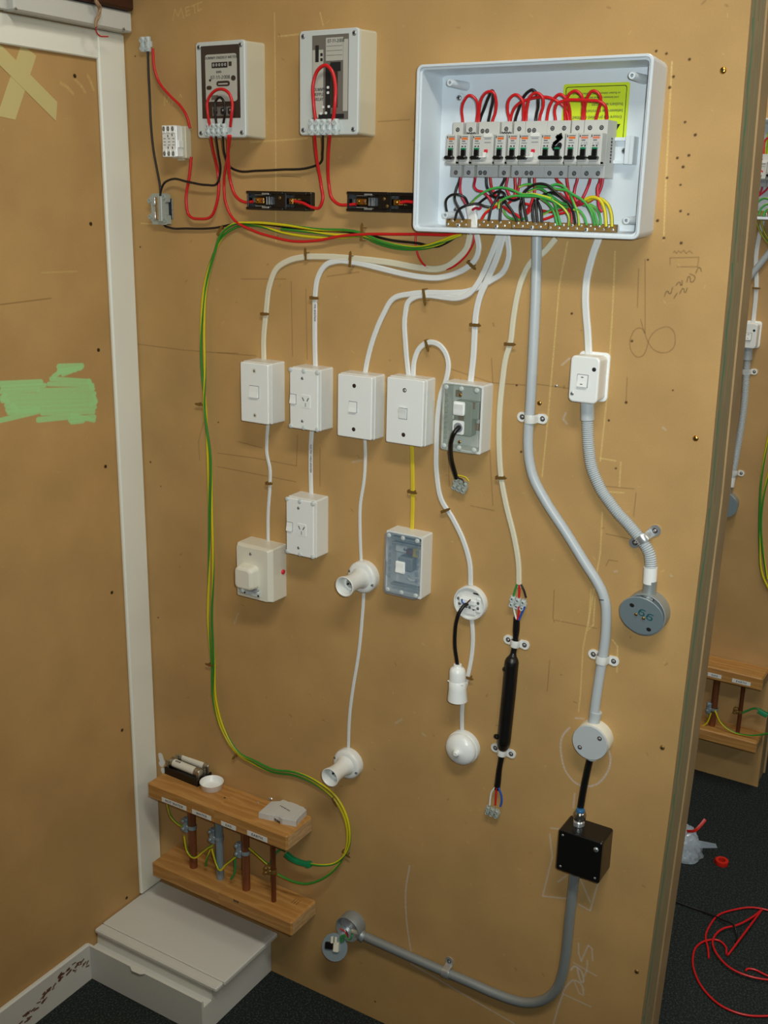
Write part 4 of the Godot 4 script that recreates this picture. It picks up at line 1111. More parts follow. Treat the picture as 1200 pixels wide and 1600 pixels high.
func board_enclosure(label: String, at: Vector3) -> Node3D:
	var w := 0.381
	var h := 0.253
	var t := thing("switchboard", label, "switchboard", at)
	var b := B(M.board_plastic)
	var o := MB.loop_rect(w - 0.004, h - 0.004, 0.012)
	var o1 := MB.loop_rect(w, h, 0.01)
	b.loft([o, o1, MB.loop_rect(w - 0.002, h - 0.002, 0.0095), MB.loop_rect(w - 0.007, h - 0.007, 0.008), MB.loop_rect(w - 0.009, h - 0.009, 0.007), MB.loop_rect(w - 0.009, h - 0.009, 0.007), MB.loop_rect(w - 0.015, h - 0.015, 0.006), MB.loop_rect(w - 0.02, h - 0.02, 0.006)], [0.0, 0.0705, 0.072, 0.072, 0.071, 0.066, 0.066, 0.003], true, true)
	part(t, "enclosure", b)
	for p in [Vector2(-0.1365, 0.0995), Vector2(0.157, 0.0995), Vector2(-0.1365, -0.1), Vector2(0.166, -0.1)]:
		var q := B(M.board_plastic, Vector3(p.x, p.y, 0))
		q.lathe([Vector2(0.007, 0.003), Vector2(0.0052, 0.06), Vector2(0.0048, 0.061), Vector2(0.0026, 0.061), Vector2(0.0024, 0.05), Vector2(0, 0.05)], 18)
		part(t, "lid_post", q)
	var sm := screw_mesh(0.0044, M.dull_steel)
	for p in [Vector2(-0.148, 0.082), Vector2(-0.146, -0.092)]:
		var q := B(M.board_plastic, Vector3(p.x, p.y, 0))
		q.lathe([Vector2(0.009, 0.003), Vector2(0.0085, 0.0055), Vector2(0, 0.0055)], 18)
		part(t, "boss", q)
		same(t, "screw", sm, Vector3(p.x, p.y, 0.0054))
	# rail for the breakers
	var r := B(M.board_plastic)
	r.box(Vector3(0.0, 0.0, 0.006), Vector3(0.29, 0.03, 0.004), 0.0005)
	for s in [-1.0, 1.0]:
		r.box(Vector3(0.0, s * 0.0145, 0.011), Vector3(0.29, 0.0012, 0.012), 0.0003)
		r.box(Vector3(0.0, s * 0.0165, 0.0165), Vector3(0.29, 0.0045, 0.0012), 0.0003)
	part(t, "mounting_rail", r)
	var stop := B(M.board_plastic)
	stop.box(Vector3(0.149, 0, 0.014), Vector3(0.014, 0.04, 0.022), 0.001)
	stop.box(Vector3(0.153, 0, 0.0255), Vector3(0.006, 0.04, 0.003), 0.0006)
	part(t, "rail_end", stop)
	same(t, "screw", sm, Vector3(0.1365, 0.0, 0.008))
	# sticker, fixed upside down
	var st := B(M.sticker_yellow)
	st.loft([MB.loop_rect(0.105, 0.088, 0.003), MB.loop_rect(0.105, 0.088, 0.003)], [0, 0.0004], false, true)
	var sk := same(t, "warning_sticker", st.mesh(), Vector3(0.083, 0.053, 0.0034))
	sk.set_meta("label", "yellow warning sticker fixed upside down")
	var line := B(M.ink)
	var out := MB.loop_rect(0.097, 0.08, 0.004)
	var inn := MB.loop_rect(0.095, 0.078, 0.0034)
	line.loft([inn, out], [0.0007, 0.0007], false, false)
	part(sk, "border", line)
	var tri := B(M.ink)
	tri.prism(PackedVector2Array([Vector2(0.0425, -0.0145), Vector2(0.0255, -0.0145), Vector2(0.034, -0.0285)]), 0.0004, 0.0008)
	part(sk, "warning_triangle", tri)
	letters(sk, "!", 0.007, Vector3(0.034, -0.0195, 0.0009), M.sticker_yellow, Vector3(0, 0, PI), 1.2)
	letters(sk, "ATTENTION", 0.0085, Vector3(-0.008, -0.0195, 0.0006), M.ink, Vector3(0, 0, PI), 1.1)
	var y := -0.0045
	for l in ["Ensure the provided are fitted", "between the terminals of", "busbars with a gap"]:
		var m := letters(sk, l, 0.0042, Vector3(0.0, y, 0.0006), M.print, Vector3(0, 0, PI), 1.0)
		m.position.x = 0.042 - l.length() * 0.00126
		y += 0.009
	letters(sk, "Link between Neutral Bar & Neutral", 0.0028, Vector3(0.004, 0.0235, 0.0006), M.print, Vector3(0, 0, PI), 1.05)
	letters(sk, "on Busbars delivered to RCD protected circuits", 0.0028, Vector3(0.0, 0.0295, 0.0006), M.print, Vector3(0, 0, PI), 0.95)
	return t

func breaker(label: String, cx: float, cy: float, w: float, kind: String, stripe: String, dx := 0.0) -> Node3D:
	# Modular circuit breaker: shouldered body, raised nose with the toggle, a clamp screw above and below.
	var t := thing("circuit_breaker", label, "breaker", Vector3(cx, cy, 0))
	var hw := w * 0.5
	var b := B(M.breaker_grey)
	b.box(Vector3(dx, 0.0005, 0.032), Vector3(w, 0.082, 0.04), 0.0008)
	part(t, "body", b)
	b = B(M.breaker_grey)
	b.box(Vector3(0, -0.0005, 0.0615), Vector3(w, 0.0455, 0.021), 0.0012)
	b.box(Vector3(0, -0.0195, 0.066), Vector3(w, 0.006, 0.015), 0.0015)
	part(t, "nose", b)
	part(t, "lower_shoulder", B(M.breaker_low).box(Vector3(dx, -0.0325, 0.0525), Vector3(w * 0.985, 0.016, 0.0014), 0.0004))
	var poles := 2 if kind == "two_pole" else 1
	var xs: Array = [0.0]
	if kind == "two_pole":
		xs = [-w * 0.25, w * 0.25]
	elif kind == "residual":
		xs = [-w * 0.25]
	for x in xs:
		var lv := B(M.black_plastic)
		lv.box(Vector3(x, -0.0055, 0.074), Vector3(0.0076, 0.0105, 0.006), 0.001)
		lv.box(Vector3(x, -0.0125, 0.0775), Vector3(0.0148 if poles == 1 else 0.0172, 0.0058, 0.012), 0.002)
		var l := part(t, "toggle", lv)
		part(l, "on_flag", B(M.green_flag).box(Vector3(x, 0.0008, 0.0737), Vector3(0.0078, 0.0028, 0.0058), 0.0006))
	if kind == "two_pole":
		part(t, "toggle_bar", B(M.black_plastic).box(Vector3(0, -0.0125, 0.0775), Vector3(w * 0.72, 0.0055, 0.0112), 0.0018))
	var hs := hole_screw_mesh(0.003)
	if kind == "residual":
		for s in [0.028, -0.034]:
			for x in [-hw + 0.007, -hw + 0.015]:
				same(t, "clamp_screw", hs, Vector3(x + dx, s, 0.0533 if s < 0 else 0.0521), Vector3(0, 0, x * 90.0))
		part(t, "test_button", B(M.red_button).box(Vector3(w * 0.2, -0.0025, 0.0735), Vector3(0.0056, 0.0046, 0.0034), 0.0006), "red test button")
		part(t, "reset_lug", B(M.label_white).box(Vector3(w * 0.17, -0.0085, 0.0755), Vector3(0.0058, 0.008, 0.008), 0.001))
		part(t, "lug_arm", B(M.label_white).box(Vector3(w * 0.05, -0.0115, 0.077), Vector3(0.012, 0.0022, 0.006), 0.0006))
		part(t, "blank_tab", B(M.label_white).box(Vector3(w * 0.24, 0.0205, 0.0725), Vector3(0.0145, 0.0056, 0.0016), 0.0004))
		for k in 2:
			slab(t, "print", M.pale_print, w * 0.24, 0.0155 - k * 0.0055, 0.011, 0.0014, 0.0721, 0.0002, 0.0002)
	else:
		for k in poles:
			var x: float = xs[k]
			same(t, "clamp_screw", hs, Vector3(x + dx, 0.0305, 0.0521), Vector3(0, 0, 0.5 + x * 70.0))
			same(t, "clamp_screw", hs, Vector3(x + dx, -0.034, 0.0533), Vector3(0, 0, 0.9 + x * 60.0))
	var x0: float = xs[0]
	slab(t, "orange_strip", M[stripe], x0 + 0.0006, 0.0158, 0.0106, 0.0032, 0.0721, 0.0002, 0.0003)
	slab(t, "print", M.print, x0 + 0.001, 0.0187, 0.0105, 0.001, 0.0721, 0.0002, 0.0002)
	slab(t, "print", M.ink, x0 - 0.0064, 0.018, 0.0014, 0.0034, 0.0721, 0.0002, 0.0002)
	slab(t, "print", M.print, x0 - 0.001, 0.0122, 0.006, 0.0012, 0.0721, 0.0002, 0.0002)
	if kind == "C20" or kind == "C16":
		letters(t, kind, 0.0042, Vector3(x0 + 0.0005, 0.0075, 0.0722), M.pale_print)
	else:
		slab(t, "print", M.pale_print, x0, 0.0088, 0.009, 0.0016, 0.0721, 0.0002, 0.0002)
	slab(t, "print", M.print, x0 - 0.003, 0.0044, 0.0034, 0.0018, 0.0721, 0.0002, 0.0002)
	slab(t, "print", M.print, x0 + 0.002, 0.0044, 0.0024, 0.0026, 0.0721, 0.0002, 0.0009)
	slab(t, "print", M.pale_print, x0, 0.0018, 0.009, 0.001, 0.0721, 0.0002, 0.0002)
	return t

func brass_bar(label: String, cx: float, cy: float, w: float, h: float, z: float, back := 0.0) -> void:
	var t := thing("terminal_bar", label, "terminal bar", Vector3(cx, cy, back + z))
	part(t, "bar", B(M.brass_bar).box(Vector3(0, 0, 0.0), Vector3(w, h, 0.012), 0.0008))
	var foot := B(M.board_plastic)
	for s in [-1.0, 1.0]:
		foot.box(Vector3(s * w * 0.4, 0, -0.0065 - (z - 0.0105) * 0.5), Vector3(0.006, h * 0.5, z - 0.0095), 0.0005)
	part(t, "stand_off", foot)
	var n := maxi(4, int(w / 0.0072))
	var sm := screw_mesh(0.0021, M.steel, false)
	for k in n:
		same(t, "screw", sm, Vector3((k - (n - 1) * 0.5) * w / n, h * (0.2 if k % 2 else -0.2), 0.006), Vector3(0, 0, k * 1.3))
	same(t, "fixing_screw", screw_mesh(0.0034, M.steel), Vector3(w * 0.08, -h * 0.3, 0.006), Vector3(0, 0, 0.4))

func build_board() -> void:
	board_enclosure("white switchboard enclosure without its lid, full of breakers and wires", Vector3(0.8895, 1.7845, 0))
	var y := 1.7845
	breaker("breaker at the left end of the switchboard row, orange strip above black print", 0.7655, y, 0.0178, "one", "orange_print")
	breaker("second breaker from the left end, with black marker scrawl on its upper shoulder", 0.7883, y, 0.0178, "one", "orange_print")
	var rc := breaker("left double-width breaker with red test button, third from the left", 0.82, y, 0.0358, "residual", "orange_print")
	breaker("single breaker between the left double-width one and the pink-striped one, marker scrawl above", 0.8498, y, 0.0178, "one", "orange_print")
	breaker("single breaker with a faded pink strip, left of the right double-width red-button breaker", 0.8715, y, 0.0186, "one", "pink_print")
	breaker("right double-width breaker with red test button, in the middle of the row", 0.8989, y, 0.0352, "residual", "orange_print")
	var tp := breaker("two-pole breaker with a joined black toggle and a black ink scribble", 0.9355, y, 0.0376, "two_pole", "orange_print")
	breaker("single breaker just right of the ink-scribbled two-pole breaker", 0.966, y, 0.0194, "one", "orange_print")
	breaker("second breaker from the right end, marked C20", 0.9856, y, 0.0186, "C20", "pink_print")
	var last := breaker("breaker at the right end of the switchboard row, marked C16", 1.0036, y, 0.0186, "C16", "pink_print")
	# printed code down the exposed flank of the last breaker
	for k in 8:
		part(last, "flank_print", B(M.print).box(Vector3(0.0094, 0.016 - k * 0.0046, 0.03), Vector3(0.0003, 0.0028 + 0.001 * (k % 2), 0.006), 0.0001))
	# ink blot on the two-pole breaker
	var s := B(M.ink)
	var k := 0
	for l in [[Vector3(0.001, 0.004, 0), Vector3(0.006, 0.009, 0), Vector3(0.01, 0.014, 0), Vector3(0.014, 0.019, 0)], [Vector3(0.006, 0.019, 0), Vector3(0.01, 0.016, 0), Vector3(0.016, 0.0175, 0)], [Vector3(0.007, 0.014, 0), Vector3(0.012, 0.0195, 0), Vector3(0.015, 0.0205, 0)], [Vector3(0.003, 0.001, 0), Vector3(0.008, 0.003, 0), Vector3(0.013, 0.007, 0), Vector3(0.0125, 0.002, 0), Vector3(0.006, -0.002, 0)], [Vector3(0.001, 0.0045, 0), Vector3(0.005, -0.001, 0), Vector3(0.009, 0.0, 0)], [Vector3(0.004, 0.007, 0), Vector3(0.013, 0.0155, 0)], [Vector3(0.009, 0.017, 0), Vector3(0.015, 0.014, 0)], [Vector3(0.002, 0.007, 0), Vector3(0.008, 0.0115, 0)]]:
		s.sweep(MB.curve(l.map(func(p): return p + Vector3(0, 0, 0.0723)), 4), PackedVector2Array([Vector2(-0.0024, -0.0001), Vector2(0.0024, -0.0001), Vector2(0.0024, 0.0001), Vector2(-0.0024, 0.0001)]), Vector3(0, 0, 1))
		k += 1
	part(tp, "ink_scribble", s)
	for q in [[1, -0.0065], [3, -0.007]]:
		var br: Node3D = null
		for c in get_children():
			if c.name == "circuit_breaker_%03d" % q[0]:
				br = c
		var m := B(M.ink)
		for j in 4:
			var x: float = q[1] + j * 0.0042
			m.sweep(MB.curve([Vector3(x, 0.0232, 0.0526), Vector3(x + 0.0008, 0.0265, 0.0526), Vector3(x + 0.0024, 0.0238, 0.0526), Vector3(x + 0.0034, 0.026, 0.0526)], 3), PackedVector2Array([Vector2(-0.0005, -0.0001), Vector2(0.0005, -0.0001), Vector2(0.0005, 0.0001), Vector2(-0.0005, 0.0001)]), Vector3(0, 0, 1))
		part(br, "marker_scrawl", m)
	brass_bar("short brass terminal bar at the lower left inside the switchboard", 0.7673, 1.6729, 0.0403, 0.0124, 0.04)
	brass_bar("second brass terminal bar from the left inside the switchboard", 0.8336, 1.6733, 0.0592, 0.0125, 0.04)
	brass_bar("third brass terminal bar from the left, under the tangle of black wires", 0.8946, 1.6732, 0.0609, 0.0112, 0.04)
	brass_bar("longest brass terminal bar, at the lower right inside the switchboard, taking the earth wires", 0.9806, 1.6725, 0.1081, 0.0113, 0.04)

func build_board_wires() -> void:
	var red: Material = M.red_wire
	var crim: Material = M.crimson_wire
	var blk: Material = M.black_wire
	var r := 0.0024
	var n := 0
	# loops above the breakers
	for l in [
		[red, "red loop above the gap of the first two breakers, lowest loop at the left", [Vector3(0.7652, 1.8139, 0.034), Vector3(0.7644, 1.8302, 0.034), Vector3(0.7651, 1.845, 0.04), Vector3(0.7716, 1.8577, 0.046), Vector3(0.7845, 1.8654, 0.05), Vector3(0.7928, 1.859, 0.046), Vector3(0.7932, 1.8463, 0.04), Vector3(0.7894, 1.8298, 0.034), Vector3(0.7896, 1.8136, 0.034)]],
		[red, "red loop just right of it, over the left double-width breaker", [Vector3(0.7946, 1.8134, 0.036), Vector3(0.7938, 1.8296, 0.036), Vector3(0.7975, 1.848, 0.042), Vector3(0.8032, 1.8615, 0.047), Vector3(0.8151, 1.8695, 0.052), Vector3(0.8244, 1.8688, 0.052), Vector3(0.8275, 1.858, 0.047), Vector3(0.8241, 1.8401, 0.04), Vector3(0.8179, 1.8273, 0.036), Vector3(0.8181, 1.8131, 0.036)]],
		[blk, "black loop inside the red one over the left double-width breaker", [Vector3(0.7927, 1.8138, 0.03), Vector3(0.7926, 1.8281, 0.03), Vector3(0.8024, 1.8464, 0.036), Vector3(0.8132, 1.8644, 0.042), Vector3(0.8187, 1.8719, 0.044), Vector3(0.82, 1.8614, 0.042), Vector3(0.8133, 1.8406, 0.036), Vector3(0.8078, 1.8269, 0.03), Vector3(0.8079, 1.8136, 0.03)]],
		[red, "red loop over the fourth breaker", [Vector3(0.8489, 1.8127, 0.036), Vector3(0.8469, 1.8287, 0.036), Vector3(0.8455, 1.8441, 0.042), Vector3(0.8502, 1.8584, 0.047), Vector3(0.863, 1.8642, 0.05), Vector3(0.8723, 1.856, 0.047), Vector3(0.8718, 1.8382, 0.04), Vector3(0.8709, 1.8246, 0.036), Vector3(0.8717, 1.8125, 0.036)]],
		[red, "long red wire stretched level over the middle breakers to the two-pole breaker", [Vector3(0.8481, 1.813, 0.032), Vector3(0.8468, 1.8271, 0.032), Vector3(0.8502, 1.84, 0.034), Vector3(0.8614, 1.8513, 0.04), Vector3(0.8757, 1.8562, 0.044), Vector3(0.8922, 1.8597, 0.046), Vector3(0.9057, 1.8602, 0.046), Vector3(0.9172, 1.8586, 0.046), Vector3(0.9281, 1.8539, 0.044), Vector3(0.9372, 1.8468, 0.04), Vector3(0.9425, 1.8362, 0.036), Vector3(0.9437, 1.8119, 0.032)]],
		[blk, "tall black loop over the middle of the row", [Vector3(0.8538, 1.813, 0.03), Vector3(0.8539, 1.828, 0.03), Vector3(0.8616, 1.8442, 0.036), Vector3(0.8713, 1.861, 0.042), Vector3(0.8806, 1.8687, 0.045), Vector3(0.8873, 1.8707, 0.046), Vector3(0.8935, 1.8657, 0.044), Vector3(0.8955, 1.8496, 0.04), Vector3(0.8889, 1.8358, 0.03), Vector3(0.8883, 1.8126, 0.03)]],
		[red, "red loop beside the tall black loop, over the right double-width breaker", [Vector3(0.8769, 1.8123, 0.038), Vector3(0.8759, 1.8281, 0.038), Vector3(0.8798, 1.8497, 0.044), Vector3(0.8874, 1.8626, 0.05), Vector3(0.8986, 1.8653, 0.052), Vector3(0.9064, 1.8594, 0.05), Vector3(0.9065, 1.8489, 0.046), Vector3(0.8997, 1.8331, 0.04), Vector3(0.8982, 1.812, 0.038)]],
		[red, "thin-standing red loop left of the yellow sticker", [Vector3(0.9091, 1.8121, 0.034), Vector3(0.9085, 1.8287, 0.034), Vector3(0.914, 1.8465, 0.04), Vector3(0.9226, 1.8572, 0.045), Vector3(0.9332, 1.8629, 0.048), Vector3(0.9412, 1.8587, 0.047), Vector3(0.9462, 1.8465, 0.042), Vector3(0.9465, 1.8272, 0.034), Vector3(0.9476, 1.8117, 0.034)]],
		[red, "red wire lying level across the sticker to the last breaker", [Vector3(0.9273, 1.8116, 0.04), Vector3(0.9251, 1.828, 0.04), Vector3(0.9246, 1.8414, 0.044), Vector3(0.929, 1.8491, 0.048), Vector3(0.9408, 1.8536, 0.05), Vector3(0.9627, 1.8542, 0.052), Vector3(0.9828, 1.8528, 0.052), Vector3(0.9987, 1.8507, 0.052), Vector3(1.0052, 1.8463, 0.05), Vector3(1.0071, 1.8369, 0.045), Vector3(1.0062, 1.8258, 0.04), Vector3(1.0075, 1.8106, 0.04)]],
		[red, "red loop over the left edge of the yellow sticker", [Vector3(0.9412, 1.8117, 0.036), Vector3(0.9396, 1.8272, 0.036), Vector3(0.9404, 1.8421, 0.042), Vector3(0.9439, 1.855, 0.048), Vector3(0.9519, 1.8643, 0.052), Vector3(0.9592, 1.8666, 0.053), Vector3(0.9673, 1.8617, 0.051), Vector3(0.9699, 1.8527, 0.047), Vector3(0.968, 1.8354, 0.04), Vector3(0.9679, 1.8113, 0.036)]],
		[red, "red loop at the right, over the middle of the yellow sticker", [Vector3(0.9709, 1.8113, 0.036), Vector3(0.9697, 1.8267, 0.036), Vector3(0.9719, 1.8477, 0.042), Vector3(0.9778, 1.8595, 0.048), Vector3(0.9867, 1.8659, 0.052), Vector3(0.995, 1.8623, 0.051), Vector3(0.9977, 1.8529, 0.047), Vector3(0.993, 1.8392, 0.042), Vector3(0.9875, 1.8246, 0.036), Vector3(0.988, 1.8111, 0.036)]],
	]:
		wire("wire", l[1], l[2], r, l[0])
	# strands below the breakers
	r = 0.0021
	for l in [
		[blk, "black strand from the first breaker to the right end of the short brass bar", [Vector3(0.7656, 1.7525, 0.036), Vector3(0.7644, 1.7407, 0.036), Vector3(0.7613, 1.7237, 0.042), Vector3(0.7616, 1.7108, 0.046), Vector3(0.7715, 1.6941, 0.048), Vector3(0.7798, 1.6784, 0.047)]],
		[blk, "black strand arching over the left end of the short brass bar", [Vector3(0.7538, 1.6767, 0.044), Vector3(0.7486, 1.6956, 0.05), Vector3(0.7497, 1.7086, 0.052), Vector3(0.7581, 1.7157, 0.052), Vector3(0.7721, 1.7164, 0.05), Vector3(0.7795, 1.7126, 0.046), Vector3(0.7826, 1.7033, 0.04)]],
		[blk, "thin black strand from the short brass bar to the white cable stub", [Vector3(0.7626, 1.6769, 0.045), Vector3(0.7714, 1.6931, 0.05), Vector3(0.781, 1.6988, 0.05), Vector3(0.7926, 1.7025, 0.046), Vector3(0.8031, 1.7032, 0.042), Vector3(0.8126, 1.7, 0.04), Vector3(0.822, 1.6983, 0.036)]],
		[crim, "crimson strand from the first breaker bending to the white cable stub", [Vector3(0.7678, 1.7525, 0.038), Vector3(0.7671, 1.7407, 0.038), Vector3(0.7676, 1.7268, 0.04), Vector3(0.7711, 1.714, 0.04), Vector3(0.7772, 1.7023, 0.036)]],
		[crim, "kinked crimson strand from the second breaker", [Vector3(0.792, 1.7527, 0.036), Vector3(0.792, 1.7409, 0.036), Vector3(0.7938, 1.7301, 0.042), Vector3(0.8007, 1.7242, 0.046), Vector3(0.8131, 1.7215, 0.048), Vector3(0.8239, 1.7119, 0.046), Vector3(0.8283, 1.7013, 0.04)]],
		[blk, "black strand under the left double-width breaker", [Vector3(0.8097, 1.7528, 0.034), Vector3(0.8109, 1.7412, 0.034), Vector3(0.8132, 1.7285, 0.034), Vector3(0.8222, 1.7189, 0.034), Vector3(0.833, 1.7103, 0.032)]],
		[red, "red strand under the left double-width breaker", [Vector3(0.8174, 1.7528, 0.036), Vector3(0.8192, 1.7412, 0.036), Vector3(0.8221, 1.7286, 0.036), Vector3(0.8277, 1.7189, 0.036), Vector3(0.8374, 1.7045, 0.036)]],
		[blk, "black strand from the fourth breaker down to the second brass bar", [Vector3(0.8447, 1.753, 0.036), Vector3(0.8437, 1.7414, 0.036), Vector3(0.8382, 1.7307, 0.036), Vector3(0.8359, 1.7161, 0.04), Vector3(0.828, 1.6974, 0.046), Vector3(0.824, 1.6777, 0.046)]],
		[crim, "crimson strand from the fourth breaker into the tangle", [Vector3(0.8495, 1.7529, 0.038), Vector3(0.8496, 1.7414, 0.038), Vector3(0.8481, 1.7299, 0.038), Vector3(0.8519, 1.7212, 0.038), Vector3(0.858, 1.7107, 0.038)]],
		[red, "red strand under the pink-striped breaker, with a pale ferrule", [Vector3(0.8612, 1.7531, 0.036), Vector3(0.8619, 1.7416, 0.036), Vector3(0.8632, 1.7291, 0.036), Vector3(0.8614, 1.7137, 0.036), Vector3(0.8509, 1.7038, 0.036)]],
		[crim, "crimson strand left of the centre black strands", [Vector3(0.8699, 1.7531, 0.036), Vector3(0.8701, 1.7417, 0.036), Vector3(0.8682, 1.7273, 0.036), Vector3(0.8648, 1.7108, 0.036)]],
		[blk, "black strand from the right double-width breaker into the tangle", [Vector3(0.8853, 1.7533, 0.034), Vector3(0.8855, 1.7419, 0.034), Vector3(0.8856, 1.7314, 0.034), Vector3(0.8786, 1.7217, 0.034), Vector3(0.873, 1.7062, 0.034), Vector3(0.8777, 1.6946, 0.044), Vector3(0.8823, 1.6783, 0.046)]],
		[red, "red strand under the right double-width breaker", [Vector3(0.8942, 1.7533, 0.036), Vector3(0.895, 1.7419, 0.036), Vector3(0.8962, 1.7229, 0.036), Vector3(0.8914, 1.7055, 0.036), Vector3(0.8835, 1.6919, 0.036)]],
		[red, "red strand slanting from the two-pole breaker's left pole", [Vector3(0.9287, 1.7535, 0.036), Vector3(0.9316, 1.7422, 0.036), Vector3(0.9417, 1.733, 0.036), Vector3(0.95, 1.7199, 0.036), Vector3(0.9557, 1.7068, 0.036), Vector3(0.9551, 1.6926, 0.036)]],
		[red, "red strand from the two-pole breaker's right pole", [Vector3(0.947, 1.7536, 0.036), Vector3(0.9484, 1.7424, 0.036), Vector3(0.9515, 1.7284, 0.036), Vector3(0.9535, 1.7153, 0.036)]],
		[crim, "crimson strand under the breaker right of the ink scribble", [Vector3(0.9659, 1.7536, 0.038), Vector3(0.9662, 1.7425, 0.038), Vector3(0.9635, 1.7313, 0.038), Vector3(0.9636, 1.7154, 0.038), Vector3(0.9694, 1.708, 0.038), Vector3(0.9788, 1.7064, 0.038)]],
		[crim, "crimson strand curving left from under the C20 breaker", [Vector3(0.9871, 1.7537, 0.04), Vector3(0.9874, 1.7427, 0.04), Vector3(0.985, 1.7287, 0.044), Vector3(0.9782, 1.7137, 0.046), Vector3(0.9686, 1.7075, 0.044), Vector3(0.9543, 1.7115, 0.04), Vector3(0.9389, 1.7216, 0.04)]],
		[crim, "crimson strand hanging loose at the right, bare copper end", [Vector3(1.0034, 1.7537, 0.042), Vector3(1.0039, 1.7418, 0.042), Vector3(1.0022, 1.7307, 0.046), Vector3(1.0061, 1.7142, 0.05), Vector3(1.0105, 1.6996, 0.052), Vector3(1.0143, 1.6959, 0.052)]],
		[crim, "crimson strand crossing behind the loose one at the right", [Vector3(1.0052, 1.7539, 0.036), Vector3(1.0057, 1.742, 0.036), Vector3(1.0041, 1.7309, 0.036), Vector3(1.0003, 1.7217, 0.036), Vector3(0.9928, 1.7141, 0.036), Vector3(0.981, 1.7078, 0.036), Vector3(0.9658, 1.7042, 0.036)]],
		[red, "red run lying across the third and fourth brass bars", [Vector3(0.9076, 1.6953, 0.032), Vector3(0.9249, 1.6938, 0.032), Vector3(0.9396, 1.6966, 0.032), Vector3(0.9541, 1.6993, 0.032), Vector3(0.9578, 1.6918, 0.032), Vector3(0.9584, 1.6765, 0.032)]],
		[red, "red run crossing low in front of the long brass bar's left end", [Vector3(0.912, 1.681, 0.04), Vector3(0.9246, 1.6852, 0.04), Vector3(0.939, 1.6908, 0.04), Vector3(0.9535, 1.6945, 0.04), Vector3(0.9605, 1.6984, 0.04)]],
		[red, "red strand curling low beside the second brass bar", [Vector3(0.8451, 1.7007, 0.04), Vector3(0.8601, 1.6913, 0.04), Vector3(0.8703, 1.6877, 0.04), Vector3(0.8772, 1.682, 0.04)]],
		[red, "red strand dipping between the second and third brass bars", [Vector3(0.8763, 1.7062, 0.034), Vector3(0.8897, 1.7007, 0.034), Vector3(0.887, 1.6919, 0.034), Vector3(0.8807, 1.6879, 0.034)]],
		[red, "red strand entering the left end of the second brass bar", [Vector3(0.8089, 1.6762, 0.044), Vector3(0.8152, 1.6873, 0.044), Vector3(0.825, 1.6944, 0.044), Vector3(0.8359, 1.7005, 0.044)]],
		[blk, "big black arc over the centre of the tangle", [Vector3(0.8826, 1.7177, 0.052), Vector3(0.8886, 1.7254, 0.052), Vector3(0.8978, 1.7316, 0.052), Vector3(0.9116, 1.735, 0.056), Vector3(0.9238, 1.7333, 0.056), Vector3(0.9381, 1.7242, 0.055), Vector3(0.9529, 1.7123, 0.052), Vector3(0.9627, 1.705, 0.052), Vector3(0.9672, 1.6929, 0.048), Vector3(0.9701, 1.6751, 0.044)]],
		[blk, "lower black arc running right in the tangle", [Vector3(0.9021, 1.7076, 0.046), Vector3(0.9152, 1.7188, 0.046), Vector3(0.9277, 1.7223, 0.046), Vector3(0.9406, 1.7187, 0.046), Vector3(0.9549, 1.7086, 0.046), Vector3(0.9627, 1.7013, 0.046)]],
		[blk, "black strand to the third brass bar's left end", [Vector3(0.8811, 1.7149, 0.046), Vector3(0.8841, 1.7015, 0.046), Vector3(0.8905, 1.6785, 0.046)]],
		[blk, "first of the bunched black strands into the third brass bar", [Vector3(0.9014, 1.7124, 0.045), Vector3(0.8985, 1.698, 0.045), Vector3(0.9015, 1.6769, 0.045)]],
		[blk, "second of the bunched black strands into the third brass bar", [Vector3(0.9038, 1.7114, 0.048), Vector3(0.9065, 1.6943, 0.048), Vector3(0.9093, 1.6772, 0.048)]],
		[blk, "third of the bunched black strands into the third brass bar", [Vector3(0.9051, 1.7105, 0.046), Vector3(0.9124, 1.6983, 0.046), Vector3(0.9159, 1.6773, 0.046)]],
		[blk, "thick black strand into the middle of the second brass bar", [Vector3(0.8453, 1.7075, 0.046), Vector3(0.844, 1.6919, 0.046), Vector3(0.8443, 1.6772, 0.046)]],
		[blk, "black strand slanting to the right end of the second brass bar", [Vector3(0.8515, 1.7105, 0.05), Vector3(0.8574, 1.7033, 0.05), Vector3(0.8668, 1.6924, 0.05), Vector3(0.8754, 1.6782, 0.05)]],
		[blk, "short black strand curling in the left of the tangle", [Vector3(0.8293, 1.7189, 0.044), Vector3(0.838, 1.7229, 0.044), Vector3(0.8482, 1.7192, 0.044), Vector3(0.8488, 1.7085, 0.044), Vector3(0.8403, 1.7006, 0.044)]],
		[blk, "black strand humped in the left of the tangle", [Vector3(0.8021, 1.7037, 0.04), Vector3(0.8131, 1.7118, 0.04), Vector3(0.8219, 1.7159, 0.04), Vector3(0.8333, 1.7131, 0.04), Vector3(0.8488, 1.7144, 0.04), Vector3(0.8623, 1.7098, 0.04), Vector3(0.8731, 1.7129, 0.04)]],
	]:
		wire("wire", l[1], l[2], r, l[0])
	var g: Material = M.earth_green
	r = 0.0019
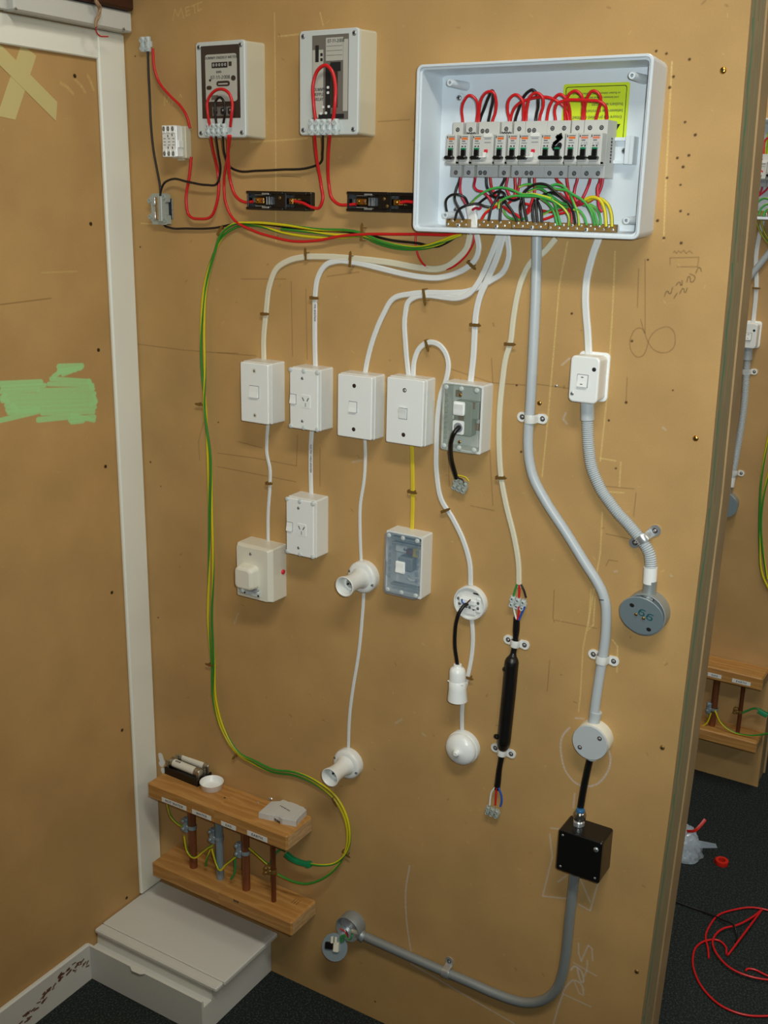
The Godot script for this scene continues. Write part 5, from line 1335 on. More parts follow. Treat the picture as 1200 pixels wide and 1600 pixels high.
	for l in [
		["green earth strand arching wide from the left over the tangle", [Vector3(0.7898, 1.7035, 0.044), Vector3(0.8085, 1.7155, 0.054), Vector3(0.8259, 1.7249, 0.054), Vector3(0.8468, 1.7286, 0.054), Vector3(0.8667, 1.725, 0.054), Vector3(0.8834, 1.7191, 0.054), Vector3(0.9005, 1.7198, 0.054), Vector3(0.9177, 1.7173, 0.054), Vector3(0.9326, 1.7147, 0.054)]],
		["green earth strand rising from the second brass bar and falling to the long one", [Vector3(0.8451, 1.6968, 0.056), Vector3(0.8457, 1.7055, 0.056), Vector3(0.8542, 1.7119, 0.056), Vector3(0.8682, 1.716, 0.056), Vector3(0.8888, 1.7163, 0.056), Vector3(0.9091, 1.7162, 0.056), Vector3(0.9273, 1.7127, 0.056), Vector3(0.9424, 1.7069, 0.056), Vector3(0.956, 1.6978, 0.056), Vector3(0.9629, 1.6891, 0.056), Vector3(0.9613, 1.6749, 0.048)]],
		["green earth strand high over the tangle, down to the middle of the long brass bar", [Vector3(0.8755, 1.73, 0.05), Vector3(0.8882, 1.7339, 0.05), Vector3(0.9065, 1.7323, 0.05), Vector3(0.9256, 1.7316, 0.05), Vector3(0.938, 1.7345, 0.05), Vector3(0.9486, 1.7318, 0.05), Vector3(0.9597, 1.7213, 0.05), Vector3(0.9686, 1.7051, 0.05), Vector3(0.9747, 1.6931, 0.05), Vector3(0.977, 1.6753, 0.046)]],
		["green earth strand sweeping to the right part of the long brass bar", [Vector3(0.9295, 1.7297, 0.054), Vector3(0.9401, 1.7279, 0.054), Vector3(0.9558, 1.7258, 0.054), Vector3(0.9691, 1.7191, 0.054), Vector3(0.9824, 1.7124, 0.054), Vector3(0.9923, 1.7033, 0.054), Vector3(0.9993, 1.6919, 0.054), Vector3(1.0019, 1.6761, 0.047)]],
		["thin green strand beside the sweeping one", [Vector3(0.9896, 1.7047, 0.05), Vector3(0.9971, 1.7002, 0.05), Vector3(1.0042, 1.6874, 0.05), Vector3(1.0081, 1.6763, 0.05)]],
		["green strand near the yellow pair, right of the long brass bar", [Vector3(0.991, 1.7066, 0.046), Vector3(1.0016, 1.7012, 0.046), Vector3(1.0091, 1.6893, 0.046), Vector3(1.0117, 1.6764, 0.046)]],
		["short green strand arching to the centre of the long brass bar", [Vector3(0.9676, 1.6986, 0.05), Vector3(0.9759, 1.6974, 0.05), Vector3(0.9853, 1.6887, 0.05), Vector3(0.9909, 1.6758, 0.05)]],
		["green strand falling straight near the left end of the long brass bar", [Vector3(0.9301, 1.7147, 0.048), Vector3(0.9348, 1.7082, 0.048), Vector3(0.9411, 1.6928, 0.048), Vector3(0.9477, 1.6745, 0.048)]],
		["green strand lying low and level behind the long brass bar", [Vector3(0.9109, 1.6887, 0.036), Vector3(0.9269, 1.6972, 0.036), Vector3(0.9408, 1.7018, 0.036), Vector3(0.9576, 1.7012, 0.036), Vector3(0.9707, 1.7071, 0.036), Vector3(0.9812, 1.7045, 0.036)]],
		["green strand curving onto the left end of the long brass bar", [Vector3(0.9058, 1.7172, 0.046), Vector3(0.9146, 1.7121, 0.046), Vector3(0.9257, 1.7048, 0.046), Vector3(0.935, 1.6926, 0.046), Vector3(0.9416, 1.6743, 0.046)]],
		["dark green strand under the big black arc", [Vector3(0.8903, 1.7236, 0.046), Vector3(0.9071, 1.7286, 0.046), Vector3(0.9225, 1.7212, 0.046), Vector3(0.9357, 1.713, 0.046), Vector3(0.9487, 1.7066, 0.046), Vector3(0.9592, 1.7059, 0.046)]],
		["pale green strand low between the second and third bars", [Vector3(0.8455, 1.6949, 0.04), Vector3(0.855, 1.6843, 0.04), Vector3(0.8685, 1.6808, 0.04), Vector3(0.8859, 1.6832, 0.04)]],
	]:
		wire("earth_wire", l[0], l[1], r, g, "", "wire", 6.0)
	var e: Material = M.earth_wire
	wire("earth_wire", "left of two thick yellow earth wires at the long brass bar's right end", [Vector3(0.9849, 1.7129, 0.05), Vector3(0.9968, 1.7168, 0.05), Vector3(1.0081, 1.7133, 0.05), Vector3(1.0161, 1.7015, 0.05), Vector3(1.0218, 1.6749, 0.05)], 0.0027, e, "", "wire", 1.0)
	wire("earth_wire", "right of two thick yellow earth wires at the long brass bar's right end", [Vector3(0.9876, 1.7111, 0.046), Vector3(0.9994, 1.7164, 0.046), Vector3(1.0107, 1.7134, 0.046), Vector3(1.0203, 1.7062, 0.046), Vector3(1.0263, 1.6944, 0.046), Vector3(1.0294, 1.675, 0.046)], 0.0027, e, "", "wire", 1.0)
	wire("earth_wire", "green and yellow strand dipping into the second brass bar's left end", [Vector3(0.8102, 1.6802, 0.04), Vector3(0.8164, 1.6912, 0.04), Vector3(0.8263, 1.6974, 0.04), Vector3(0.836, 1.7044, 0.04)], 0.0022, e, "", "wire", 1.0)
	var c := thing("cable_stub", "stripped end of a white cable between the first two brass bars", "cable", Vector3(0.7901, 1.6826, 0.03))
	var b := B(M.white_cable)
	var o := c.position
	var stub := [Vector3(0.7905, 1.6555, 0.028), Vector3(0.7877, 1.6765, 0.028), Vector3(0.7841, 1.6915, 0.028), Vector3(0.7825, 1.6994, 0.028)].map(func(p): return p - o)
	b.sweep(MB.curve(stub, 4), MB.loop_rect(0.018, 0.007, 0.0034, 3), Vector3(0, 0, 1))
	part(c, "sheath", b)
	part(c, "red_core", B(M.crimson_wire).tube([Vector3(0.7881, 1.6936, 0.034), Vector3(0.7949, 1.6967, 0.034), Vector3(0.8018, 1.6958, 0.034), Vector3(0.8038, 1.7018, 0.034)].map(func(p): return p - o), 0.0022, 8))

func rocker(t: Node3D, m: Material, x: float, y: float, w: float, h: float, z: float, low := true, frame := true) -> void:
	if frame:
		var f := B(M.pale_print)
		f.loft([MB.loop_rect(w + 0.0024, h + 0.0024, 0.001, 2), MB.loop_rect(w + 0.0024, h + 0.0024, 0.001, 2)], [0.0, 0.0002], false, true)
		same(t, "rocker_gap", f.mesh(), Vector3(x, y, z))
	var b := B(m)
	var s := 1.0 if low else -1.0
	b.xf = Transform3D(Basis(Vector3(0, 0, 1), Vector3(0, 1, 0), Vector3(-1, 0, 0)), Vector3(x + w * 0.5, y, z))
	b.prism(PackedVector2Array([Vector2(0.0, -h * 0.5), Vector2(0.0, h * 0.5), Vector2(0.0012 if low else 0.0042, h * 0.5), Vector2(0.0022, 0.0), Vector2(0.0042 if low else 0.0012, -h * 0.5)]), 0.0, w)
	part(t, "rocker", b)

func block(label: String, cx: float, cy: float, w: float, h: float, z: float, m: Material, face: Material, plate := 0.009) -> Node3D:
	# Surface mounting block with a faceplate screwed to its front.
	var t := thing("wall_switch", label, "switch", Vector3(cx, cy, 0))
	var b := B(m)
	var ze := z - plate - 0.0016
	b.loft([MB.loop_rect(w + 0.002, h + 0.002, 0.003), MB.loop_rect(w + 0.0012, h + 0.0012, 0.003), MB.loop_rect(w, h, 0.0025), MB.loop_rect(w - 0.007, h - 0.007, 0.002), MB.loop_rect(w - 0.007, h - 0.007, 0.002)], [0.0, ze - 0.0008, ze, ze, z - plate + 0.001])
	part(t, "mounting_block", b)
	part(t, "faceplate", B(face).plate(w - 0.001, h - 0.001, 0.003, z - plate, z, 0.0014))
	return t

func outlet_slots(t: Node3D, x: float, y: float, z: float, m: Material) -> void:
	slab(t, "outlet_pad", m, x, y, 0.021, 0.024, z, 0.0008, 0.002)
	slab(t, "pin_slot", M.print, x - 0.0052, y + 0.004, 0.0017, 0.0075, z + 0.0008, 0.0003, 0.0003, 0.5)
	slab(t, "pin_slot", M.print, x + 0.0052, y + 0.004, 0.0017, 0.0075, z + 0.0008, 0.0003, 0.0003, -0.5)
	slab(t, "pin_slot", M.pale_print, x, y - 0.006, 0.0017, 0.007, z + 0.0008, 0.0003, 0.0003)

func lugs(t: Node3D, w: float, h: float, z: float, m: Material) -> void:
	var b := B(m)
	b.lathe([Vector2(0.0046, 0), Vector2(0.0046, 0.001), Vector2(0.0038, 0.0022), Vector2(0.002, 0.0028), Vector2(0, 0.0026)], 14)
	var mesh := b.mesh()
	for p in [Vector2(-1, 1), Vector2(0, 1), Vector2(1, 1), Vector2(-1, -1), Vector2(0, -1), Vector2(1, -1)]:
		same(t, "corner_lug", mesh, Vector3(p.x * (w * 0.5 - 0.006), p.y * (h * 0.5 - 0.005), z - 0.001))

func build_outlets() -> void:
	var wc: Material = M.white_cable
	# upper row, left to right
	var t := block("leftmost wall switch of the upper row, under the cream cable", 0.3509, 1.3485, 0.067, 0.1151, 0.05, M.white_plastic, M.bright_plastic)
	rocker(t, M.bright_plastic, 0.0, 0.003, 0.0205, 0.0215, 0.05, true)
	var sm := screw_mesh(0.0027, M.dull_steel, false)
	for y in [0.043, -0.042]:
		var w := B(M.ivory_plastic)
		w.lathe([Vector2(0.0046, 0), Vector2(0.005, 0.0003), Vector2(0, 0.0003)], 16)
		same(t, "screw_well", w.mesh(), Vector3(0.001, y, 0.05))
		same(t, "screw", sm, Vector3(0.001, y, 0.0496), Vector3(0, 0, y * 30.0))
	t = block("upper of two white switched socket outlets with clear lugs at the corners", 0.4635, 1.3486, 0.0647, 0.1138, 0.047, M.white_plastic, M.bright_plastic, 0.007)
	dress_socket(t)
	t = block("lower of two white switched socket outlets, hanging below the other on a printed cable", 0.454, 1.0986, 0.0655, 0.1144, 0.047, M.white_plastic, M.bright_plastic, 0.007)
	dress_socket(t)
	t = block("third wall switch of the upper row, its rocker pressed down, above the upper lamp holder", 0.571, 1.3464, 0.0744, 0.1152, 0.041, M.white_plastic, M.bright_plastic)
	rocker(t, M.bright_plastic, -0.003, 0.0, 0.0155, 0.018, 0.041, true)
	var hw := B(M.dark_card)
	hw.lathe([Vector2(0.0042, 0), Vector2(0.0036, 0.0004), Vector2(0, 0.0003)], 14)
	var hole := hw.mesh()
	same(t, "screw_hole", hole, Vector3(-0.001, 0.0385, 0.0408))
	same(t, "screw_hole", hole, Vector3(-0.001, -0.041, 0.0408))
	t = block("fourth wall switch of the upper row, its rocker up, above the yellow cable", 0.6738, 1.3491, 0.076, 0.1182, 0.038, M.white_plastic, M.bright_plastic)
	rocker(t, M.bright_plastic, -0.003, -0.003, 0.0155, 0.018, 0.038, false)
	same(t, "screw_hole", hole, Vector3(-0.001, 0.0385, 0.0378))
	same(t, "screw", screw_mesh(0.0026, M.steel, false), Vector3(-0.0006, 0.038, 0.0382), Vector3(0, 0, 0.8))
	same(t, "screw_hole", hole, Vector3(-0.001, -0.041, 0.0378))
	clear_outlet()
	clear_switch()
	# hooded shaver-style outlet
	hooded()
	# rounded isolator switch
	t = thing("isolator_switch", "rounded white isolator switch above the ribbed flexible conduit", "switch", Vector3(0, 0, 0))
	var q := [1.0018, 1.4407, 0.0482, 0.0741]
	t.position = Vector3(q[0], q[1], 0)
	iso_parts(t, q[2], q[3])
	# cables
	flat_cable("cream sheathed cable sweeping left from the switchboard to the leftmost switch", [Vector3(0.3389, 1.3986, 0.003), Vector3(0.3388, 1.4464, 0.003), Vector3(0.3456, 1.4977, 0.003), Vector3(0.3538, 1.5458, 0.003), Vector3(0.3706, 1.5784, 0.003), Vector3(0.4001, 1.5949, 0.003), Vector3(0.4304, 1.602, 0.003), Vector3(0.4758, 1.6051, 0.003), Vector3(0.5418, 1.6047, 0.003), Vector3(0.6136, 1.6014, 0.003), Vector3(0.6817, 1.595, 0.003), Vector3(0.7092, 1.5948, 0.003), Vector3(0.7299, 1.6006, 0.003), Vector3(0.75, 1.6152, 0.003), Vector3(0.7637, 1.6293, 0.003), Vector3(0.7709, 1.6544, 0.003)], 0.0115, 0.0055, M.cream_cable)
	flat_cable("white sheathed cable sweeping left from the switchboard to the upper socket outlet", [Vector3(0.4594, 1.4005, 0.003), Vector3(0.4578, 1.4563, 0.003), Vector3(0.4577, 1.5056, 0.003), Vector3(0.4584, 1.5369, 0.003), Vector3(0.4647, 1.5683, 0.003), Vector3(0.4801, 1.5895, 0.003), Vector3(0.5064, 1.5987, 0.003), Vector3(0.5419, 1.5981, 0.003), Vector3(0.5955, 1.5907, 0.003), Vector3(0.6439, 1.5834, 0.003), Vector3(0.681, 1.5799, 0.003), Vector3(0.7147, 1.5807, 0.003), Vector3(0.7439, 1.5886, 0.003), Vector3(0.7686, 1.6014, 0.003), Vector3(0.7823, 1.6146, 0.003), Vector3(0.7874, 1.6323, 0.003), Vector3(0.7827, 1.6548, 0.003)], 0.0105, 0.0055, wc)
	flat_cable("white sheathed cable from the third switch, upper of the pair through one brown clip", [Vector3(0.5684, 1.3994, 0.003), Vector3(0.574, 1.4291, 0.003), Vector3(0.5874, 1.4727, 0.003), Vector3(0.6053, 1.5114, 0.003), Vector3(0.6244, 1.5394, 0.003), Vector3(0.6578, 1.5498, 0.003), Vector3(0.692, 1.5541, 0.003), Vector3(0.7403, 1.557, 0.003), Vector3(0.7682, 1.5608, 0.003), Vector3(0.787, 1.5678, 0.003), Vector3(0.8135, 1.5818, 0.003), Vector3(0.8337, 1.5964, 0.003), Vector3(0.8418, 1.6162, 0.003), Vector3(0.8383, 1.6567, 0.003)], 0.01, 0.005, wc)
	flat_cable("white sheathed cable from the fourth switch, lower of the pair through one brown clip", [Vector3(0.6611, 1.4019, 0.003), Vector3(0.6528, 1.459, 0.003), Vector3(0.6504, 1.5168, 0.003), Vector3(0.6556, 1.536, 0.003), Vector3(0.6694, 1.5456, 0.003), Vector3(0.6946, 1.5499, 0.003), Vector3(0.7247, 1.5486, 0.003), Vector3(0.7521, 1.5489, 0.006), Vector3(0.7735, 1.5571, 0.006), Vector3(0.7883, 1.5733, 0.006), Vector3(0.7991, 1.5927, 0.006), Vector3(0.8116, 1.6222, 0.006), Vector3(0.8248, 1.6563, 0.006)], 0.01, 0.005, wc)
	flat_cable("white sheathed cable arching from the fourth switch down to the open ceiling rose", [Vector3(0.6696, 1.4027, 0.003), Vector3(0.6717, 1.4381, 0.003), Vector3(0.6813, 1.4586, 0.003), Vector3(0.6988, 1.4696, 0.003), Vector3(0.7186, 1.4674, 0.003), Vector3(0.7323, 1.4548, 0.003), Vector3(0.7386, 1.4377, 0.003), Vector3(0.7366, 1.4119, 0.003), Vector3(0.7265, 1.3804, 0.003), Vector3(0.7216, 1.3422, 0.003), Vector3(0.7212, 1.3018, 0.003), Vector3(0.7237, 1.2377, 0.003), Vector3(0.7347, 1.1919, 0.003), Vector3(0.7594, 1.1601, 0.003), Vector3(0.7838, 1.12, 0.003), Vector3(0.7972, 1.0826, 0.003), Vector3(0.8011, 1.0418, 0.003)], 0.0098, 0.005, wc)
	flat_cable("straight white sheathed cable from the switchboard to the clear-fronted socket outlet", [Vector3(0.8319, 1.6565, 0.004), Vector3(0.8214, 1.6174, 0.004), Vector3(0.8058, 1.5815, 0.004), Vector3(0.7942, 1.5546, 0.004), Vector3(0.7884, 1.5267, 0.004), Vector3(0.7874, 1.4988, 0.004), Vector3(0.787, 1.4566, 0.004), Vector3(0.7834, 1.4057, 0.004)], 0.0115, 0.0055, wc)
	flat_cable("long cream sheathed cable passing behind the grey conduit to a strip connector", [Vector3(0.9236, 1.6537, 0.004), Vector3(0.9054, 1.6322, 0.004), Vector3(0.8811, 1.612, 0.004), Vector3(0.8681, 1.5849, 0.004), Vector3(0.8609, 1.5526, 0.004), Vector3(0.8571, 1.52, 0.004), Vector3(0.8537, 1.4796, 0.004), Vector3(0.8479, 1.4589, 0.004), Vector3(0.8434, 1.4142, 0.004), Vector3(0.8413, 1.3558, 0.004), Vector3(0.8434, 1.3069, 0.004), Vector3(0.8502, 1.2512, 0.004), Vector3(0.8627, 1.2027, 0.004), Vector3(0.882, 1.1444, 0.004), Vector3(0.8918, 1.1028, 0.004), Vector3(0.8957, 1.0583, 0.004)], 0.0105, 0.006, M.cream_cable)
	flat_cable("short white sheathed cable from the switchboard to the isolator switch", [Vector3(0.9955, 1.6601, 0.004), Vector3(0.9856, 1.6268, 0.004), Vector3(0.98, 1.597, 0.004), Vector3(0.9794, 1.5702, 0.004), Vector3(0.983, 1.5374, 0.004), Vector3(0.987, 1.5145, 0.004), Vector3(0.9924, 1.4731, 0.004)], 0.0125, 0.0058, wc)
	flat_cable("white sheathed cable between the leftmost switch and the hooded outlet below", [Vector3(0.3482, 1.2907, 0.003), Vector3(0.3438, 1.2493, 0.003), Vector3(0.3434, 1.2222, 0.003), Vector3(0.3509, 1.1895, 0.003), Vector3(0.3505, 1.162, 0.003), Vector3(0.345, 1.0988, 0.003), Vector3(0.3442, 1.0367, 0.003)], 0.0075, 0.005, wc)
	flat_cable("white sheathed cable with black print between the two socket outlets", [Vector3(0.4523, 1.2924, 0.003), Vector3(0.4491, 1.2508, 0.003), Vector3(0.4487, 1.2167, 0.003), Vector3(0.4503, 1.1479, 0.003)], 0.0095, 0.005, wc)
	flat_cable("white sheathed cable from the third switch down to the upper lamp holder", [Vector3(0.5704, 1.2879, 0.003), Vector3(0.5724, 1.2518, 0.003), Vector3(0.5705, 1.2023, 0.003), Vector3(0.5628, 1.1512, 0.003), Vector3(0.5629, 1.1069, 0.003), Vector3(0.5669, 1.037, 0.003)], 0.0068, 0.0045, wc)
	flat_cable("yellow sheathed cable from the fourth switch down to the clear blue switch", [Vector3(0.6706, 1.2892, 0.003), Vector3(0.6748, 1.2184, 0.003), Vector3(0.6762, 1.1762, 0.003), Vector3(0.6762, 1.1136, 0.003)], 0.0085, 0.005, M.yellow_cable)
	flat_cable("white sheathed cable linking the upper lamp holder to the lower one", [Vector3(0.5735, 0.9927, 0.003), Vector3(0.5732, 0.9663, 0.003), Vector3(0.571, 0.9273, 0.003), Vector3(0.5635, 0.8444, 0.003), Vector3(0.5525, 0.7738, 0.003), Vector3(0.5456, 0.7184, 0.003), Vector3(0.5423, 0.6181, 0.003)], 0.0072, 0.0045, wc)
	flat_cable("white sheathed cable from the open ceiling rose to the domed one, behind the pendant holder", [Vector3(0.8042, 0.9916, 0.003), Vector3(0.8108, 0.9366, 0.003), Vector3(0.8093, 0.8993, 0.003), Vector3(0.8038, 0.8631, 0.003), Vector3(0.7973, 0.8302, 0.003), Vector3(0.7953, 0.8007, 0.003), Vector3(0.7976, 0.7374, 0.003)], 0.0085, 0.005, wc)
	wire("wire", "thin red loop hanging from the switchboard corner behind the cream cable", [Vector3(0.6677, 1.6551, 0.004), Vector3(0.6685, 1.6297, 0.004), Vector3(0.6754, 1.6119, 0.004), Vector3(0.6884, 1.5986, 0.004), Vector3(0.7102, 1.5943, 0.0025), Vector3(0.7355, 1.5977, 0.004), Vector3(0.7555, 1.6102, 0.004), Vector3(0.7714, 1.6286, 0.004), Vector3(0.7779, 1.6423, 0.004), Vector3(0.7783, 1.6587, 0.004)], 0.0018, M.red_wire)
	# printing on the cables
	cable_print("ELECTRIC CABLE 450/750V", [Vector3(0.4513, 1.2604, 0.006), Vector3(0.4511, 1.1936, 0.006)], 0.0036, "printed cable between sockets")
	cable_print("TPS 450/750V", [Vector3(0.4598, 1.5233, 0.006), Vector3(0.4599, 1.4849, 0.006)], 0.0036, "")
	# brass clips
	for c in [["brass clip on the cream cable, at the top of its sweep", Vector3(0.4412, 1.6046, 0), 1.6, 0.0135], ["brass clip on the cream cable, on its upright part above the leftmost switch", Vector3(0.3425, 1.4937, 0), 0.05, 0.0135], ["brass clip on the upper socket outlet's white cable, at the top of its sweep", Vector3(0.54, 1.6001, 0), 1.5, 0.019], ["bright-tailed brass clip on the upright part of the upper socket outlet's cable", Vector3(0.4563, 1.5308, 0), 0.0, 0.013],
		["brass clip on the white cable just under the switchboard", Vector3(0.7752, 1.6068, 0), -0.6, 0.013], ["brass clip on the pair of white cables left of the switchboard", Vector3(0.6917, 1.5512, 0), -1.35, 0.02], ["brass clip at the crest of the white arch above the fourth switch", Vector3(0.6972, 1.4681, 0), -1.2, 0.013], ["brass clip on the straight white cable above the clear-fronted outlet", Vector3(0.7862, 1.5069, 0), 0.0, 0.014],
		["brass clip on the long cream cable, level with the isolator switch's cable", Vector3(0.8518, 1.4801, 0), 0.05, 0.0135], ["brass clip on the long cream cable, halfway down beside the grey conduit", Vector3(0.8484, 1.2501, 0), 0.1, 0.0135], ["brass clip on the thin white cable above the hooded outlet", Vector3(0.3483, 1.1623, 0), 0.1, 0.011], ["brass clip on the yellow cable", Vector3(0.6738, 1.197, 0), 0.0, 0.0125],
		["brass clip on the white cable right of the yellow cable", Vector3(0.7437, 1.1723, 0), 0.5, 0.013], ["brass clip beside the pendant lamp holder", Vector3(0.8049, 0.8622, 0), 0.0, 0.0115],
		["brass clip bunching the wires left of the switchboard", Vector3(0.5634, 1.6473, 0), 1.5, 0.022], ["brass clip where the two earth wires turn down, right of the neutral link", Vector3(0.2399, 1.641, 0), 0.9, 0.016], ["brass clip on the earth wire pair, beside the leftmost switch", Vector3(0.1818, 1.3015, 0), PI, 0.012], ["brass clip on the earth wire pair, well below the hooded outlet", Vector3(0.1885, 0.7301, 0), PI, 0.012],
		["brass clip on the earth wire pair, where it bends right above the shelf", Vector3(0.2528, 0.5306, 0), -2.2, 0.012], ["brass clip on the earth wire pair, upper right of its curve", Vector3(0.5115, 0.5058, 0), -0.9, 0.012], ["brass clip on the earth wire pair, lower right of its curve", Vector3(0.5401, 0.3904, 0), -0.3, 0.014]]:
		cable_clip(c[0], c[1], c[2], c[3], 0.0085 if c[3] < 0.018 else 0.012)

func cable_print(said: String, ends: Array, cap: float, _note: String) -> void:
	# Ink on the sheath: lettering that runs along the cable it belongs to.
	var best: Node3D = null
	for c in get_children():
		if c is MeshInstance3D and String(c.name).begins_with("sheathed_cable"):
			if best == null or c.position.distance_to(ends[0]) < best.position.distance_to(ends[0]):
				best = c
	var d: Vector3 = ends[1] - ends[0]
	var t := letters(best, said, cap, (ends[0] + ends[1]) * 0.5 - best.position, M.print, Vector3(0, 0, atan2(d.y, d.x)))
	t.scale.x = d.length() / maxf(said.length() * cap * 0.86, 0.001)

func dress_socket(t: Node3D) -> void:
	rocker(t, M.bright_plastic, -0.0238, -0.001, 0.0125, 0.0165, 0.047, true)
	outlet_slots(t, 0.0045, -0.003, 0.047, M.bright_plastic)
	var sm := screw_mesh(0.003, M.dull_steel, false)
	same(t, "screw", sm, Vector3(-0.003, 0.0395, 0.0466), Vector3(0, 0, 0.4))
	same(t, "screw", sm, Vector3(-0.003, -0.0405, 0.0466), Vector3(0, 0, 1.4))
	lugs(t, 0.072, 0.116, 0.047, M.milky)

func iso_parts(t: Node3D, w: float, h: float) -> void:
	part(t, "back_flange", B(M.bright_plastic).plate(w + 0.004, h + 0.005, 0.008, 0.0, 0.004, 0.001))
	var b := B(M.bright_plastic)
	b.loft([MB.loop_rect(w - 0.003, h - 0.003, 0.008, 6), MB.loop_rect(w, h, 0.008, 6), MB.loop_rect(w - 0.0012, h - 0.0012, 0.0076, 6), MB.loop_rect(w - 0.005, h - 0.005, 0.006, 6)], [0.004, 0.0405, 0.043, 0.044])
	part(t, "cover", b)
	rocker(t, M.bright_plastic, -0.002, -0.002, 0.0165, 0.0185, 0.044, true)
	slab(t, "rocker_mark", M.print, -0.002, 0.0042, 0.004, 0.0012, 0.0462, 0.0003, 0.0003)
	slab(t, "rocker_mark", M.print, -0.0025, -0.0068, 0.004, 0.0012, 0.0474, 0.0003, 0.0003)
	var hw := B(M.dark_gap)
	hw.lathe([Vector2(0.0036, 0), Vector2(0.003, 0.0004), Vector2(0, 0.0003)], 14)
	same(t, "screw_hole", hw.mesh(), Vector3(w * 0.5 - 0.0085, h * 0.5 - 0.0195, 0.0439))
	same(t, "screw", screw_mesh(0.0032, M.steel, false), Vector3(-w * 0.5 + 0.0065, -h * 0.5 + 0.0135, 0.0438), Vector3(0, 0, 0.3))

func hooded() -> Node3D:
	var q := [0.3414, 0.9847, 0.0897, 0.1119]
	var t := thing("hooded_outlet", "ivory outlet with a protruding hood and a red side button, lowest at the left", "outlet", Vector3(q[0], q[1], 0))
	var w: float = q[2]
	var h: float = q[3]
	var b := B(M.ivory_plastic)
	b.loft([MB.loop_rect(w + 0.001, h + 0.001, 0.003), MB.loop_rect(w, h, 0.003), MB.loop_rect(w - 0.013, h - 0.006, 0.003)], [0.0, 0.042, 0.053])
	part(t, "body", b)
	b = B(M.ivory_plastic)
	b.xf = Transform3D(Basis(), Vector3(-0.006, -0.006, 0))
	b.loft([MB.loop_rect(0.046, 0.05, 0.01, 6), MB.loop_rect(0.044, 0.047, 0.01, 6), MB.loop_rect(0.04, 0.043, 0.009, 6), MB.loop_rect(0.033, 0.036, 0.007, 6)], [0.053, 0.07, 0.075, 0.077])
	part(t, "hood", b)
	part(t, "hood_slot", B(M.pale_print).box(Vector3(-0.005, -0.0325, 0.058), Vector3(0.044, 0.003, 0.012), 0.0005))
	b = B(M.milky)
	b.box(Vector3(-0.004, -0.0395, 0.0565), Vector3(0.05, 0.011, 0.007), 0.0015)
	b.box(Vector3(-0.008, -0.03, 0.0655), Vector3(0.006, 0.009, 0.02), 0.001)
	part(t, "shutter", b)
	var sm := screw_mesh(0.0022, M.dark_gap, false)
	same(t, "screw", sm, Vector3(-0.014, -0.0405, 0.0602))
	same(t, "screw", sm, Vector3(0.0205, -0.041, 0.0602))
	same(t, "screw", screw_mesh(0.0032, M.dull_steel, false), Vector3(-0.003, 0.041, 0.0527), Vector3(0, 0, 1.2))
	b = B(M.red_button)
	b.xf = Transform3D(Basis(Vector3(0, 1, 0), Vector3(0, 0, 1), Vector3(1, 0, 0)), Vector3(w * 0.5, 0.001, 0.012))
	b.lathe([Vector2(0.005, 0), Vector2(0.005, 0.003), Vector2(0.004, 0.004), Vector2(0, 0.004)], 14)
	part(t, "side_button", b, "red side button")
	return t

func frame(mb: MB, w: float, h: float, z0: float, z1: float, wall: float) -> void:
	mb.loft([MB.loop_rect(w, h, 0.003), MB.loop_rect(w, h, 0.003), MB.loop_rect(w - wall * 2, h - wall * 2, 0.002), MB.loop_rect(w - wall * 2, h - wall * 2, 0.002)], [z0, z1, z1, z0 + 0.002], true, true)

